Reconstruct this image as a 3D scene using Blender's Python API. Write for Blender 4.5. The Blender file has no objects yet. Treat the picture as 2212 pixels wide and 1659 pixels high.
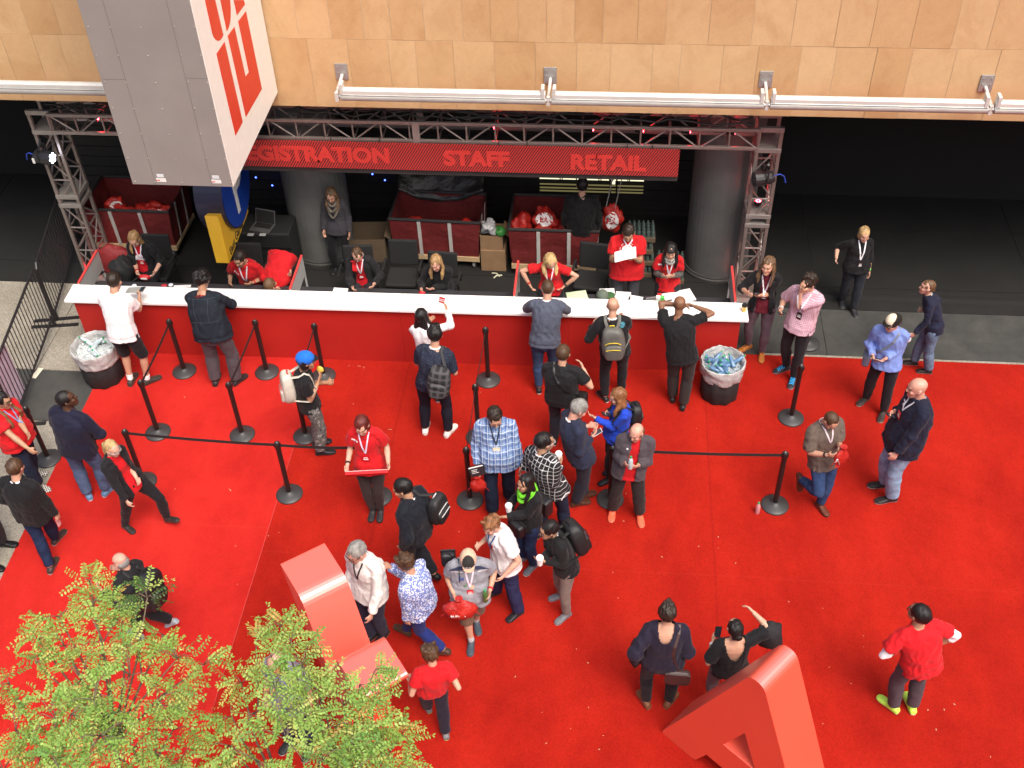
import bpy, bmesh, math, random
import numpy as np
from mathutils import Vector, Matrix, noise as mnoise
from mathutils.bvhtree import BVHTree
rad = math.radians
S = bpy.context.scene
COL = S.collection
rnd = random.Random(7)

# ------------------------------------------------------------------ camera
CF, CPITCH, CROLL, CYAW, CH = 2442.844, 0.761607, -0.0365228, -0.1113112, 11.28213
CW, CHH = 2212.0, 1659.0
_cp, _sp = math.cos(CPITCH), math.sin(CPITCH)
_F = Vector((math.sin(CYAW)*_cp, math.cos(CYAW)*_cp, -_sp))
_R0 = Vector((math.cos(CYAW), -math.sin(CYAW), 0)); _U0 = _R0.cross(_F)
_R = _R0*math.cos(CROLL) + _U0*math.sin(CROLL)
_U = -_R0*math.sin(CROLL) + _U0*math.cos(CROLL)
CPOS = Vector((0, 0, CH))
cam = bpy.data.cameras.new('camera'); camo = bpy.data.objects.new('camera', cam); COL.objects.link(camo)
camo.matrix_world = Matrix(((_R.x, _U.x, -_F.x, 0), (_R.y, _U.y, -_F.y, 0), (_R.z, _U.z, -_F.z, CH), (0, 0, 0, 1)))
cam.sensor_width = 36; cam.lens = CF/CW*36; cam.clip_end = 500; cam.clip_start = 0.1
S.camera = camo
OFF = {1:(0,0),2:(800,0),3:(1660,0),4:(0,600),5:(800,600),6:(1660,600),7:(0,1245),8:(800,1245),9:(1660,1245)}
def pq(k, x, y):                      # a reading of the photograph -> picture units
    if k == 0: return (x, y)
    return ((OFF[k][0]+x*900/2212)*2212/2560, (OFF[k][1]+y*900/2212)*2212/2560)
def ray(k, x, y):
    u, v = pq(k, x, y)
    return (_F + _R*((u-CW/2)/CF) - _U*((v-CHH/2)/CF))
def at(k, x, y, z=0.0):               # the point of height z that is seen there
    d = ray(k, x, y); return CPOS + d*((z-CH)/d.z)
def aty(k, x, y, Y):                  # the point of depth Y that is seen there
    d = ray(k, x, y); return CPOS + d*(Y/d.y)

# ------------------------------------------------------------------ tags
def tag(o, label=None, cat=None, group=None, kind=None):
    if label: o['label'] = label
    if cat: o['category'] = cat
    if group: o['group'] = group
    if kind: o['kind'] = kind
    return o
def thing(name, label, cat, loc=(0,0,0), rz=0.0, group=None):
    o = bpy.data.objects.new(name, None); COL.objects.link(o)
    o.location = loc; o.rotation_euler = (0,0,rz); o.empty_display_size = .1
    return tag(o, label, cat, group)
def dup(root, loc, rz=None, label=None):
    def cp(o, par):
        c = o.copy(); COL.objects.link(c)
        if par is not None: c.parent = par
        for ch in list(o.children): cp(ch, c)
        return c
    r = cp(root, None); r.location = loc
    if rz is not None: r.rotation_euler = (0,0,rz)
    if label: r['label'] = label
    return r

# ------------------------------------------------------------------ colour + materials
def lin(c):
    if isinstance(c, str): c = tuple(int(c[i:i+2],16) for i in (1,3,5))
    return tuple(((v/255)/12.92 if v/255 <= .04045 else ((v/255+.055)/1.055)**2.4) for v in c)
MATS = {}
class NT:
    def __init__(s, name):
        s.m = bpy.data.materials.new(name); s.m.use_nodes = True
        s.t = s.m.node_tree; s.b = s.t.nodes['Principled BSDF']
    def n(s, typ, **kw):
        x = s.t.nodes.new(typ)
        for k, v in kw.items():
            if k in x.inputs: x.inputs[k].default_value = v
            else: setattr(x, k, v)
        return x
    def l(s, a, b): s.t.links.new(a, b)
    def coords(s, kind='Object'): return s.n('ShaderNodeTexCoord').outputs[kind]
    def noise(s, scale, detail=3, rough=.55, co=None, dist=0):
        x = s.n('ShaderNodeTexNoise', Scale=scale, Detail=detail, Roughness=rough, Distortion=dist)
        s.l(co if co is not None else s.coords(), x.inputs['Vector']); return x.outputs['Fac']
    def ramp(s, fac, stops):
        x = s.n('ShaderNodeValToRGB'); e = x.color_ramp.elements
        e[0].position, e[0].color = stops[0][0], (*stops[0][1],1); e[1].position, e[1].color = stops[-1][0], (*stops[-1][1],1)
        for p, c in stops[1:-1]:
            q = e.new(p); q.color = (*c,1)
        s.l(fac, x.inputs[0]); return x.outputs[0]
    def mix(s, a, b, fac, mode='MIX'):
        x = s.n('ShaderNodeMix', data_type='RGBA', blend_type=mode)
        for i, v in ((6,a),(7,b),(0,fac)):
            if hasattr(v, 'node'): s.l(v, x.inputs[i])
            else: x.inputs[i].default_value = (*v,1) if isinstance(v, tuple) and len(v)==3 else v
        return x.outputs[2]
    def math(s, op, a, b=0.0, c=0.0):
        x = s.n('ShaderNodeMath', operation=op)
        for i, v in enumerate((a,b,c)):
            if hasattr(v, 'node'): s.l(v, x.inputs[i])
            else: x.inputs[i].default_value = v
        return x.outputs[0]
    def bump(s, h, strength=.3, dist=.01):
        x = s.n('ShaderNodeBump', Strength=strength, Distance=dist)
        s.l(h, x.inputs['Height']); s.l(x.outputs[0], s.b.inputs['Normal'])
    def base(s, c):
        if hasattr(c, 'node'): s.l(c, s.b.inputs['Base Color'])
        else: s.b.inputs['Base Color'].default_value = (*c,1)
    def set(s, **kw):
        for k, v in kw.items():
            k = k.replace('_',' ')
            if hasattr(v,'node'): s.l(v, s.b.inputs[k])
            else: s.b.inputs[k].default_value = v
        return s
def mat(name, c, rough=.6, var=.12, scale=6, bump=0.0, bscale=60, metal=0.0, spec=.5, dist=.004):
    if name in MATS: return MATS[name]
    t = NT(name); c = lin(c) if isinstance(c,str) else c
    f = t.noise(scale, 4, .6)
    a = tuple(v*(1-var) for v in c); b = tuple(min(1,v*(1+var)) for v in c)
    t.base(t.ramp(f, [(.3,a),(.7,b)]))
    t.set(Roughness=rough, Metallic=metal, Specular_IOR_Level=spec)
    if bump: t.bump(t.noise(bscale,3), bump, dist)
    MATS[name] = t.m; return t.m
def emit(name, c, strength):
    if name in MATS: return MATS[name]
    t = NT(name); t.base((.02,.02,.02)); t.b.inputs['Emission Color'].default_value = (*c,1)
    t.b.inputs['Emission Strength'].default_value = strength
    MATS[name] = t.m; return t.m

# ------------------------------------------------------------------ mesh builder
class MB:
    def __init__(s): s.v=[]; s.f=[]; s.mi=[]; s.mx=Matrix.Identity(4); s.cur=0
    def add(s, vs, fs):
        o=len(s.v); s.v += [tuple(s.mx@Vector(v)) for v in vs]; s.f += [tuple(i+o for i in f) for f in fs]; s.mi += [s.cur]*len(fs); return s
    def box(s, c, d, rz=0, m=None):
        x,y,z=[k/2 for k in d]
        M = Matrix.Translation(c)@Matrix.Rotation(rz,4,'Z')
        if m is not None: M = Matrix.Translation(c)@m.to_4x4()
        vs=[M@Vector((a*x,b*y,e*z)) for e in (-1,1) for b in (-1,1) for a in (-1,1)]
        return s.add(vs,[(0,2,3,1),(4,5,7,6),(0,1,5,4),(2,6,7,3),(0,4,6,2),(1,3,7,5)])
    def bb(s, a, b):
        return s.box([(a[i]+b[i])/2 for i in range(3)],[abs(b[i]-a[i]) for i in range(3)])
    def tube(s, pts, r, n=8, cap=True):
        pts=[Vector(p) for p in pts]; N=len(pts)
        rs = r if isinstance(r,(list,tuple)) else [r]*N
        t0=(pts[1]-pts[0]).normalized(); up=Vector((0,0,1)) if abs(t0.z)<.9 else Vector((1,0,0))
        a=t0.cross(up).normalized(); vs=[]; fs=[]
        for i,p in enumerate(pts):
            t=(pts[min(i+1,N-1)]-pts[max(i-1,0)]).normalized()
            a=(a-t*a.dot(t)).normalized(); b=t.cross(a)
            ra,rb = rs[i] if isinstance(rs[i],(tuple,list)) else (rs[i],rs[i])
            for k in range(n):
                w=2*math.pi*k/n; vs.append(p+a*math.cos(w)*ra+b*math.sin(w)*rb)
        for i in range(N-1):
            for k in range(n): fs.append((i*n+k,i*n+(k+1)%n,(i+1)*n+(k+1)%n,(i+1)*n+k))
        if cap: fs.append(tuple(range(n-1,-1,-1))); fs.append(tuple((N-1)*n+k for k in range(n)))
        return s.add(vs,fs)
    def lathe(s, prof, c=(0,0,0), n=24):
        vs=[];fs=[];c=Vector(c);N=len(prof)
        for r,z in prof:
            for k in range(n):
                w=2*math.pi*k/n; vs.append(c+Vector((math.cos(w)*r,math.sin(w)*r,z)))
        for i in range(N-1):
            for k in range(n): fs.append((i*n+k,i*n+(k+1)%n,(i+1)*n+(k+1)%n,(i+1)*n+k))
        fs.append(tuple(range(n-1,-1,-1))); fs.append(tuple((N-1)*n+k for k in range(n)))
        return s.add(vs,fs)
    def ell(s, c, r, n=12, m=8, rot=None):
        vs=[];fs=[];c=Vector(c)
        for i in range(1,m):
            for k in range(n):
                a=math.pi*i/m; w=2*math.pi*k/n
                p=Vector((math.sin(a)*math.cos(w)*r[0],math.sin(a)*math.sin(w)*r[1],math.cos(a)*r[2]))
                vs.append(c+(rot@p if rot is not None else p))
        for i in range(m-2):
            for k in range(n): fs.append((i*n+k,(i+1)*n+k,(i+1)*n+(k+1)%n,i*n+(k+1)%n))
        e=Vector((0,0,r[2])); e = rot@e if rot is not None else e
        vs += [c+e, c-e]; a=len(vs)-2
        for k in range(n): fs.append((a,k,(k+1)%n)); fs.append((a+1,(m-2)*n+(k+1)%n,(m-2)*n+k))
        return s.add(vs,fs)
    def prism(s, poly, o, ux, uy, un, d):           # outline in the ux,uy plane, depth d along un
        o=Vector(o);ux=Vector(ux);uy=Vector(uy);un=Vector(un);n=len(poly)
        a=[o+ux*p[0]+uy*p[1] for p in poly]; b=[p+un*d for p in a]
        return s.add(a+b,[tuple(range(n)),tuple(range(2*n-1,n-1,-1))]+[(i,n+i,n+(i+1)%n,(i+1)%n) for i in range(n)])
    def quad(s,a,b,c,d): return s.add([a,b,c,d],[(0,1,2,3)])
    def build(s, name, m, parent=None, bevel=0, smooth=False, loc=None, fix=True):
        me=bpy.data.meshes.new(name); me.from_pydata([tuple(v) for v in s.v],[],s.f)
        for k in (m if isinstance(m,(list,tuple)) else [m]): me.materials.append(k)
        if any(s.mi): me.polygons.foreach_set('material_index', s.mi)
        if fix:
            bm=bmesh.new(); bm.from_mesh(me); bmesh.ops.recalc_face_normals(bm,faces=bm.faces); bm.to_mesh(me); bm.free()
        if smooth: me.polygons.foreach_set('use_smooth',[True]*len(me.polygons))
        o=bpy.data.objects.new(name,me); COL.objects.link(o)
        if parent is not None: o.parent=parent
        if loc is not None: o.location=loc
        if bevel:
            b=o.modifiers.new('bevel','BEVEL'); b.width=bevel; b.segments=2; b.limit_method='ANGLE'; b.angle_limit=rad(40)
        return o
def text(name, body, size, M, m, parent, extrude=.002, fat=0.0, sx=1.0, align='LEFT', space=1.0):
    cu=bpy.data.curves.new(name,'FONT'); cu.body=body; cu.size=size; cu.extrude=extrude; cu.offset=fat; cu.align_x=align; cu.space_character=space
    tmp=bpy.data.objects.new(name,cu); COL.objects.link(tmp)
    bpy.context.view_layer.update()
    me=bpy.data.meshes.new_from_object(tmp.evaluated_get(bpy.context.evaluated_depsgraph_get()))
    bpy.data.objects.remove(tmp); me.materials.clear(); me.materials.append(m)
    me.transform(M@Matrix.Diagonal((sx,1,1,1)))
    o=bpy.data.objects.new(name,me); COL.objects.link(o)
    if parent is not None: o.parent=parent
    return o
def frame(o, x, y):                                 # matrix: text x along x, text y along y, facing out
    x=Vector(x).normalized(); y=Vector(y).normalized(); z=x.cross(y)
    return Matrix(((x.x,y.x,z.x,o[0]),(x.y,y.y,z.y,o[1]),(x.z,y.z,z.z,o[2]),(0,0,0,1)))
# ------------------------------------------------------------------ light
W = bpy.data.worlds.new('World'); S.world = W; W.use_nodes = True
nt = W.node_tree; bg = nt.nodes['Background']
sky = nt.nodes.new('ShaderNodeTexSky'); sky.sky_type='NISHITA'; sky.sun_disc=False
SUN_EL, SUN_AZ = rad(60), rad(146)                 # azimuth clockwise from +y
sky.sun_elevation=SUN_EL; sky.sun_rotation=SUN_AZ; sky.air_density=1.0; sky.dust_density=6.0; sky.ozone_density=0.6
# overcast: the cloud deck is about three times brighter overhead than at the horizon
tc_=nt.nodes.new('ShaderNodeTexCoord'); sp_=nt.nodes.new('ShaderNodeSeparateXYZ'); nt.links.new(tc_.outputs['Generated'],sp_.inputs[0])
ma_=nt.nodes.new('ShaderNodeMath'); ma_.operation='MULTIPLY_ADD'; ma_.use_clamp=False; nt.links.new(sp_.outputs[2],ma_.inputs[0]); ma_.inputs[1].default_value=1.35; ma_.inputs[2].default_value=.42
vm_=nt.nodes.new('ShaderNodeVectorMath'); vm_.operation='SCALE'; nt.links.new(sky.outputs[0],vm_.inputs[0]); nt.links.new(ma_.outputs[0],vm_.inputs['Scale'])
nt.links.new(vm_.outputs[0], bg.inputs[0]); bg.inputs[1].default_value=.115
sl=bpy.data.lights.new('sun','SUN'); sl.energy=1.5; sl.angle=rad(30); sl.color=(1,.95,.87)
so=bpy.data.objects.new('sun',sl); COL.objects.link(so)
sd=Vector((math.sin(SUN_AZ)*math.cos(SUN_EL),math.cos(SUN_AZ)*math.cos(SUN_EL),math.sin(SUN_EL)))
so.rotation_euler=sd.to_track_quat('Z','Y').to_euler(); so.location=(0,-5,30)
vs=S.view_settings; vs.view_transform='Standard'; vs.look='None'; vs.exposure=0.70; vs.gamma=1; vs.use_curve_mapping=False
S.cycles.use_denoising=True
S.cycles.max_bounces=6; S.cycles.diffuse_bounces=4; S.cycles.glossy_bounces=3; S.cycles.transparent_max_bounces=6

# ------------------------------------------------------------------ ground
def sheet(name, x0,y0,x1,y1,z,m, t=.05):
    return tag(MB().bb((x0,y0,z-t),(x1,y1,z)).build(name,m),kind='structure')
t=NT('pavement'); co=t.coords()
v=t.n('ShaderNodeTexVoronoi',Scale=70.0); t.l(co,v.inputs['Vector'])
agg=t.ramp(v.outputs['Color'],[(.15,(.14,.125,.10)),(.5,(.27,.245,.20)),(.85,(.42,.39,.33))])
c=t.mix(agg,(.27,.25,.205),.5); c=t.mix(c,t.ramp(t.noise(1.3,5,.65),[(.3,(.62,.6,.56)),(.7,(1,1,1))]),.7,'MULTIPLY')
t.base(c); t.set(Roughness=.9); t.bump(v.outputs['Distance'],.25,.003); M_pave=t.m
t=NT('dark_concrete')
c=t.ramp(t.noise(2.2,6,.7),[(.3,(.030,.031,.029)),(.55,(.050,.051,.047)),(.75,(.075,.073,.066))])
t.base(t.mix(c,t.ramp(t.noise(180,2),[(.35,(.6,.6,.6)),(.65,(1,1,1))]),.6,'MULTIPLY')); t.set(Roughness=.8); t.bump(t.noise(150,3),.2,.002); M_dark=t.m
t=NT('concrete_painted_shade')  # covered floor: the bay's deep shade is put into this near-black colour
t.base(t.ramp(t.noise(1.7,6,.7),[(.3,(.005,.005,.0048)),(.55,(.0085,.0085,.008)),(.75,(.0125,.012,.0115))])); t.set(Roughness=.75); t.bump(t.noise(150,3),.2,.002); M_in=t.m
JO=mat('joint_black',(.02,.02,.018),.9)
# the whole square in one sheet, slabs laid a few mm above it with open joints
sheet('ground',-90,-60,90,80,-.012,M_dark,.2)
def slabs(name,x0,y0,x1,y1,xs,m,z=0.0,g=.006):
    mb=MB(); xs=[x0]+sorted(x for x in xs if x0<x<x1)+[x1]
    for a,b in zip(xs,xs[1:]): mb.bb((a+g,y0+g,z-.04),(b-g,y1-g,z))
    return tag(mb.build(name,m),kind='structure')
JX=[-30,-24,-20,-16,-13.3,-10.9,-8.43,3.26,6.6,9.9,13]
slabs('pavement',-40,11.66,-7.3,13.70,JX,M_pave); slabs('pavement',-40,6.5,-7.3,10.62,JX,M_pave); slabs('pavement',-40,0,-7.3,6.5,JX,M_pave)
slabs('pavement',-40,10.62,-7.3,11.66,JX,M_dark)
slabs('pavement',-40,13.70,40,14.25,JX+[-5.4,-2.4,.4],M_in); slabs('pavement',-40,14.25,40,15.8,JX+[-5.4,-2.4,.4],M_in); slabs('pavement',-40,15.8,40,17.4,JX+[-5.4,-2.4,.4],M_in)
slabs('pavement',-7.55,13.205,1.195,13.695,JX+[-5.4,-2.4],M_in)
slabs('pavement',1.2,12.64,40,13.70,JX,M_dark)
tag(MB().bb((1.2,12.585,-.03),(40,12.632,.004)).build('kerb_strip',M_pave),kind='structure')
def carpet_mat(name, c0, c1, seams):
    t=NT(name); co=t.coords(); sx=t.n('ShaderNodeSeparateXYZ'); t.l(co,sx.inputs[0])
    mp=t.n('ShaderNodeMapping'); mp.inputs['Scale'].default_value=(1,.45,1); t.l(co,mp.inputs[0])
    a=t.ramp(t.noise(1.6,6,.62,mp.outputs[0]),[(.28,c0),(.72,c1)])
    a=t.mix(a,t.ramp(t.noise(.55,4,.6,dist=1.2),[(.35,(.86,.80,.80)),(.5,(1,1,1)),(.66,(1.08,1.25,1.22))]),.8,'MULTIPLY')
    a=t.mix(a,t.ramp(t.noise(75,5,.8),[(.3,(.50,.36,.36)),(.5,(.93,.92,.92)),(.70,(1.22,1.45,1.45))]),.85,'MULTIPLY')
    a=t.mix(a,t.ramp(t.noise(7,5,.7),[(.33,(.86,.80,.80)),(.55,(1,1,1)),(.75,(1.04,1.07,1.07))]),.45,'MULTIPLY')
    a=t.mix(a,(.10,.012,.01),t.math('MULTIPLY',t.ramp(t.noise(2.7,7,.75,dist=.6),[(.66,(0,0,0)),(.80,(1,1,1))]),.30))
    for ax,p,w,col,k in seams:
        d=t.math('ABSOLUTE',t.math('ADD',t.math('SUBTRACT',sx.outputs[ax],p),t.math('MULTIPLY',t.math('SUBTRACT',t.noise(.9,2),.5),.05)))
        f=t.math('MULTIPLY',t.math('SUBTRACT',1.0,t.math('MULTIPLY',d,1/w)),k); f=t.math('MAXIMUM',f,0.0)
        a=t.mix(a,col,f)
    t.base(a); t.set(Roughness=.95,Specular_IOR_Level=.08,Sheen_Weight=.12,Sheen_Roughness=.5,Sheen_Tint=(1,.25,.2,1))
    t.bump(t.noise(240,3,.7),.55,.006); return t.m
DK=(.13,.004,.004); LT=(.62,.07,.05)
M_carp=carpet_mat('carpet_deep_red',(.275,.0084,.0046),(.385,.0145,.0070),[(0,-2.86,.022,DK,.32),(0,1.45,.022,DK,.30),(1,8.52,.016,LT,.06)])
M_carp2=carpet_mat('carpet_bright_red',(.40,.0135,.0108),(.51,.022,.0165),[(1,8.9,.02,LT,.1)])
xl0,xl1=-7.38,-7.26
mb=MB(); mb.add([(-7.43,12.3,.012),(-7.22,0,.012),(-4.213,0,.012),(-4.203,12.3,.012),(-7.43,12.3,-.02),(-7.22,0,-.02),(-4.213,0,-.02),(-4.203,12.3,-.02)],[(0,1,2,3),(7,6,5,4),(0,4,5,1),(1,5,6,2),(2,6,7,3),(3,7,4,0)])
tag(mb.build('carpet',M_carp2),kind='structure')
tag(MB().bb((-4.2,-4,-.02),(26,12.585,.008)).build('carpet',M_carp),kind='structure')
tag(MB().add([(-4.212,0,.0135),(-4.206,0,.0135),(-4.196,11.96,.0135),(-4.206,11.96,.0135)],[(0,1,2,3)]).build('carpet_seam',mat('seam_pale',(.42,.035,.03),.9)),kind='structure')
tag(MB().bb((-7.55,11.99,-.02),(2.3,13.2,.006)).build('carpet',mat('booth_floor',(.035,.034,.033),.9,bump=.3)),kind='structure')
# red carpet offcuts sticking out by the counter's left end
M_crp3=carpet_mat('carpet_offcut',(.40,.012,.011),(.50,.014,.011),[])

# ------------------------------------------------------------------ facade
YF, ZB = 13.6, 3.375
ft=NT('sandstone'); at_=ft.n('ShaderNodeAttribute',attribute_name='tint')
mp=ft.n('ShaderNodeMapping'); mp.inputs['Scale'].default_value=(1,1,.8); ft.l(ft.coords(),mp.inputs[0])
vn=ft.n('ShaderNodeVectorMath',operation='ADD'); ft.l(mp.outputs[0],vn.inputs[0]); ft.l(at_.outputs['Vector'],vn.inputs[1])
sc=ft.n('ShaderNodeVectorMath',operation='SCALE'); ft.l(at_.outputs['Vector'],sc.inputs[0]); sc.inputs['Scale'].default_value=37.0; ft.l(sc.outputs[0],vn.inputs[1])
n1=ft.noise(1.6,6,.6,vn.outputs[0],dist=.8); n2=ft.noise(9,5,.7,vn.outputs[0])
base=ft.mix((.575,.385,.205),(.50,.305,.145),at_.outputs['Fac'])
base=ft.mix(base,ft.ramp(n1,[(.30,(.84,.77,.68)),(.5,(1,1,1)),(.72,(1.07,1.09,1.11))]),.8,'MULTIPLY')
base=ft.mix(base,ft.ramp(n2,[(.30,(.90,.87,.83)),(.6,(1,1,1))]),.5,'MULTIPLY')
base=ft.mix(base,ft.ramp(ft.noise(60,3,.7,vn.outputs[0]),[(.28,(.82,.78,.72)),(.5,(1,1,1))]),.5,'MULTIPLY')
base=ft.mix(base,(.22,.12,.06),ft.math('MULTIPLY',ft.ramp(ft.noise(4.2,6,.8,vn.outputs[0],dist=1.5),[(.62,(0,0,0)),(.76,(1,1,1))]),.42))
ft.base(base); ft.set(Roughness=.75); ft.bump(n2,.12,.004)
grout=mat('grout',(.50,.40,.28),.9)
fac=thing('stone_facade','tan sandstone slab facade above the dark open ground floor','building',(0,YF,0))
mb=MB(); tints=[]
rows=[(ZB,4.372),(4.378,5.40),(5.406,6.43),(6.436,7.6)]
rf=random.Random(3)
bm_v=[];
for ri,(z0,z1) in enumerate(rows):
    x=-18.0-rf.random()*.4
    while x<18:
        w=rf.choice([.36,.44,.54,.44,.54,.50]); g=.0028 if rf.random()<.7 else .004; n=len(mb.f)
        mb.bb((x+g,rf.uniform(-.003,.003),z0),(x+w-g,.06,z1)); tints += [rf.random()]*6
        x+=w
o=mb.build('stone_cladding',ft.m,fac,fix=False)
a=o.data.attributes.new('tint','FLOAT_COLOR','CORNER'); vals=[]
for p,tv in zip(o.data.polygons,tints): vals += [tv,tv,tv,1]*p.loop_total
a.data.foreach_set('color',vals)
MB().bb((-18,.006,ZB+.002),(18,.40,7.6)).build('wall',grout,fac)
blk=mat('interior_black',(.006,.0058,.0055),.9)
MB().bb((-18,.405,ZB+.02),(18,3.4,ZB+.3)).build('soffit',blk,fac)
# closed roller shutters and side walls at the back of the ground floor
sh=MB()
for i in range(34): sh.bb((-9.2,2.45+(.012 if i%2 else 0),.0+i*.1),(2.6,2.55,.1+i*.1-.006))
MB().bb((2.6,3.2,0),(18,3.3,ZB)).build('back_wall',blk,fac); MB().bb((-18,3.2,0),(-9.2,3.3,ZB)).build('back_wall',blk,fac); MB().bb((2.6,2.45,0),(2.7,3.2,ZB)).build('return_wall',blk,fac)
sh.build('shutter',mat('shutter_dark',(.022,.02,.019),.6,metal=.2),fac)

# ------------------------------------------------------------------ awning rollers + brackets on the facade
alu=mat('brushed_aluminium',(.42,.41,.385),.45,var=.10,metal=.3,scale=3); aluw=mat('white_aluminium',(.60,.60,.57),.45,var=.08,metal=.2,scale=3)
galv=mat('galvanised_plate',(.40,.40,.39),.45,var=.1,metal=.6)
zr=3.775; yr=YF-.42
brx=[-3.66,-.86,1.945,4.73,7.5]
segs=[(-9.4,-6.05,'leftmost, running behind the hanging blade sign'),(-3.60,-.90,'between the first and second wall brackets'),(-.82,1.905,'between the second and third wall brackets'),(1.985,4.69,'between the third and fourth wall brackets'),(4.77,7.46,'rightmost, cut off by the picture edge')]
for x0,x1,w in segs:
    r=thing('awning_roller','silver awning roller on the stone facade, '+w,'awning roller',((x0+x1)/2,yr,zr),0,'rolled awnings along the facade')
    h=(x1-x0)/2
    MB().tube([(-h,0,0),(h,0,0)],.055,20).build('tube',alu,r,smooth=False)
    MB().prism([(-.05,.0),(.055,.0),(.055,.06),(.03,.082),(-.02,.082),(-.05,.065)],(-h,.02,.035),(0,1,0),(0,0,1),(1,0,0),2*h).build('cassette',aluw,r,bevel=.008)
    MB().bb((-h,-.045,.03),(h,.0,.04)).build('slot',mat('slot_dark',(.12,.12,.11),.6),r)
    for s_ in (-1,1): MB().tube([(s_*h,0,0),(s_*(h+.03),0,0)],.03,12).build('end_cap',galv,r)
zp=aty(2,1425,460,YF).z
for i,x in enumerate(brx):
    wh=['with a lone roller end at the left','above the middle of the red sign','above the right truss tower','at the far right','beyond the frame'][i]
    if i==4: break
    b=thing('awning_bracket','grey wall plate and strut, '+wh,'bracket',(x,YF,zp),0,'awning brackets')
    MB().bb((-.085,-.022,-.115),(.085,-.001,.115)).build('wall_plate',galv,b,bevel=.004)
    for dx,dz in ((-.05,.07),(.05,.07),(-.05,-.01),(.05,-.01)): MB().tube([(dx,-.022,dz),(dx,-.032,dz)],.012,6).build('bolt',galv,b)
    MB().tube([(0,-.02,-.05),(0,-.40,zr-zp+.05)],.022,8).build('strut',aluw,b)
    MB().box((0,-.42,zr-zp-.005),(.05,.05,.13)).build('clamp',aluw,b,bevel=.004)
    for s_ in ((-1,1) if i else (1,)): MB().bb((s_*.075-.022,-.46,zr-zp+.03),(s_*.075+.022,-.33,zr-zp+.19)).build('ear',aluw,b,bevel=.005)

# ------------------------------------------------------------------ blade sign hanging out from the facade
gx0,gx1,gy0,gy1,gz=-5.85,-4.585,11.27,13.56,3.60
bl=thing('blade_sign','tall grey metal blade sign with red logo on its white side','hanging sign',(gx1,gy0,gz))
t=NT('blade_grey'); t.base(t.ramp(t.noise(1.4,5,.6),[(.3,(.225,.210,.196)),(.7,(.262,.245,.229))])); t.set(Roughness=.55,Metallic=.0); t.bump(t.noise(5,2),.04,.02); M_bg=t.m
wd=gx1-gx0; dp=gy1-gy0
MB().bb((-wd,0,0),(-.004,dp,4.6)).build('box',M_bg,bl,bevel=.006)
MB().bb((-.0035,.004,.004),(.004,dp,4.6)).build('white_panel',mat('panel_white',(.82,.80,.74),.5,var=.03),bl)
jm=mat('sheet_joint',(.15,.138,.128),.7)
jn=MB()
for fx in (-.975,-.265): jn.bb((fx,-.0012,.0),(fx+.006,0,4.6))
jn.bb((-1.26,-.0012,1.42),(-.975,0,1.425)); jn.bb((-.26,-.0012,1.45),(-.005,0,1.455))
jn.build('sheet_joints',jm,bl)
rv=MB()
for fx in (-1.235,-.985,-.64,-.255,-.03):
    for k in range(14):
        rv.ell((fx+.012,-.001,.045+k*.335+(.02 if fx>-.5 else 0)),(.011,.006,.011),8,4)
rv.build('rivets',mat('rivet',(.42,.38,.34),.4,metal=.5),bl)
for fx in (-.86,-.17):
    pl=MB().bb((fx-.085,-.003,.05),(fx+.035,0,.10)).build('sticker',mat('sticker_white',(.75,.75,.72),.5),bl)
    MB().bb((fx-.065,-.003,.115),(fx+.02,0,.16)).build('sticker',mat('sticker_pale',(.62,.66,.68),.5),bl)
    MB().bb((fx-.085,-.0045,.066),(fx-.04,-.003,.078)).build('sticker_mark',mat('mark_red',(.6,.05,.03),.5),pl)
def sidept(zx,zy):                                 # reading on the sign's white side (own close-up) -> y,z of that side
    u=(440+zx*300/1037)*2212/2560; v_=(zy*300/1037)*2212/2560
    d=ray(0,u,v_); P=CPOS+d*((gx1-CPOS.x)/d.x); return (P.y-gy0,P.z-gz)
M_logo=mat('logo_red',(.66,.050,.022),.5,var=.04)
shapes=[[(345,465),(415,362),(572,1055),(510,1172)],
 [(443,310),(500,232),(597,662),(626,622),(533,185),(600,97),(738,770),(600,1010)],
 [(500,0),(582,0),(590,40),(522,130),(494,0)],
 [(378,-4),(462,-4),(468,70),(467,150),(462,195),(450,240),(435,270)],
 [(245,-4),(332,-4),(404,302),(392,330),(375,347),(360,353),(340,345),(322,322),(308,285),(298,240)]]
for k,sh_ in enumerate(shapes):
    MB().prism([sidept(*p) for p in sh_],(.004,0,0),(0,1,0),(0,0,1),(1,0,0),.004).build('logo_stroke',M_logo,bl)

# ------------------------------------------------------------------ parking sign under the blade sign
px_,py_=-5.66,13.3
ps=thing('parking_sign','blue round P sign over a yellow East Garage wedge','parking sign',(0,py_,0))
yel=mat('sign_yellow',(.86,.50,.035),.45,var=.04); blu=mat('sign_blue',(.012,.055,.36),.35,var=.05); blud=mat('sign_blue_side',(.02,.03,.10),.5)
P1=aty(1,1330,1615,13.2); P2=aty(1,1410,1618,13.2); P0=aty(1,1255,1345,13.2)
xl,xr=P1.x,P2.x; zb,zt=P2.z,P0.z+.05
fx=xr
def sp(zx,zy):
    d=ray(1,zx,zy); P=CPOS+d*((fx-CPOS.x)/d.x); return (P.y-py_,P.z)
A_,B_=sp(1410,1618),sp(1527,1300); TT=sp(1505,1185)
wx=xr-xl
MB().prism([A_,B_,TT,(A_[0],zt)],(xl,0,0),(0,1,0),(0,0,1),(1,0,0),wx).build('wedge',yel,ps,bevel=.004)
cen=sp(1425,1130); rr=math.dist(cen,sp(1437,1402))*1.0
cyl=MB(); 
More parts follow.
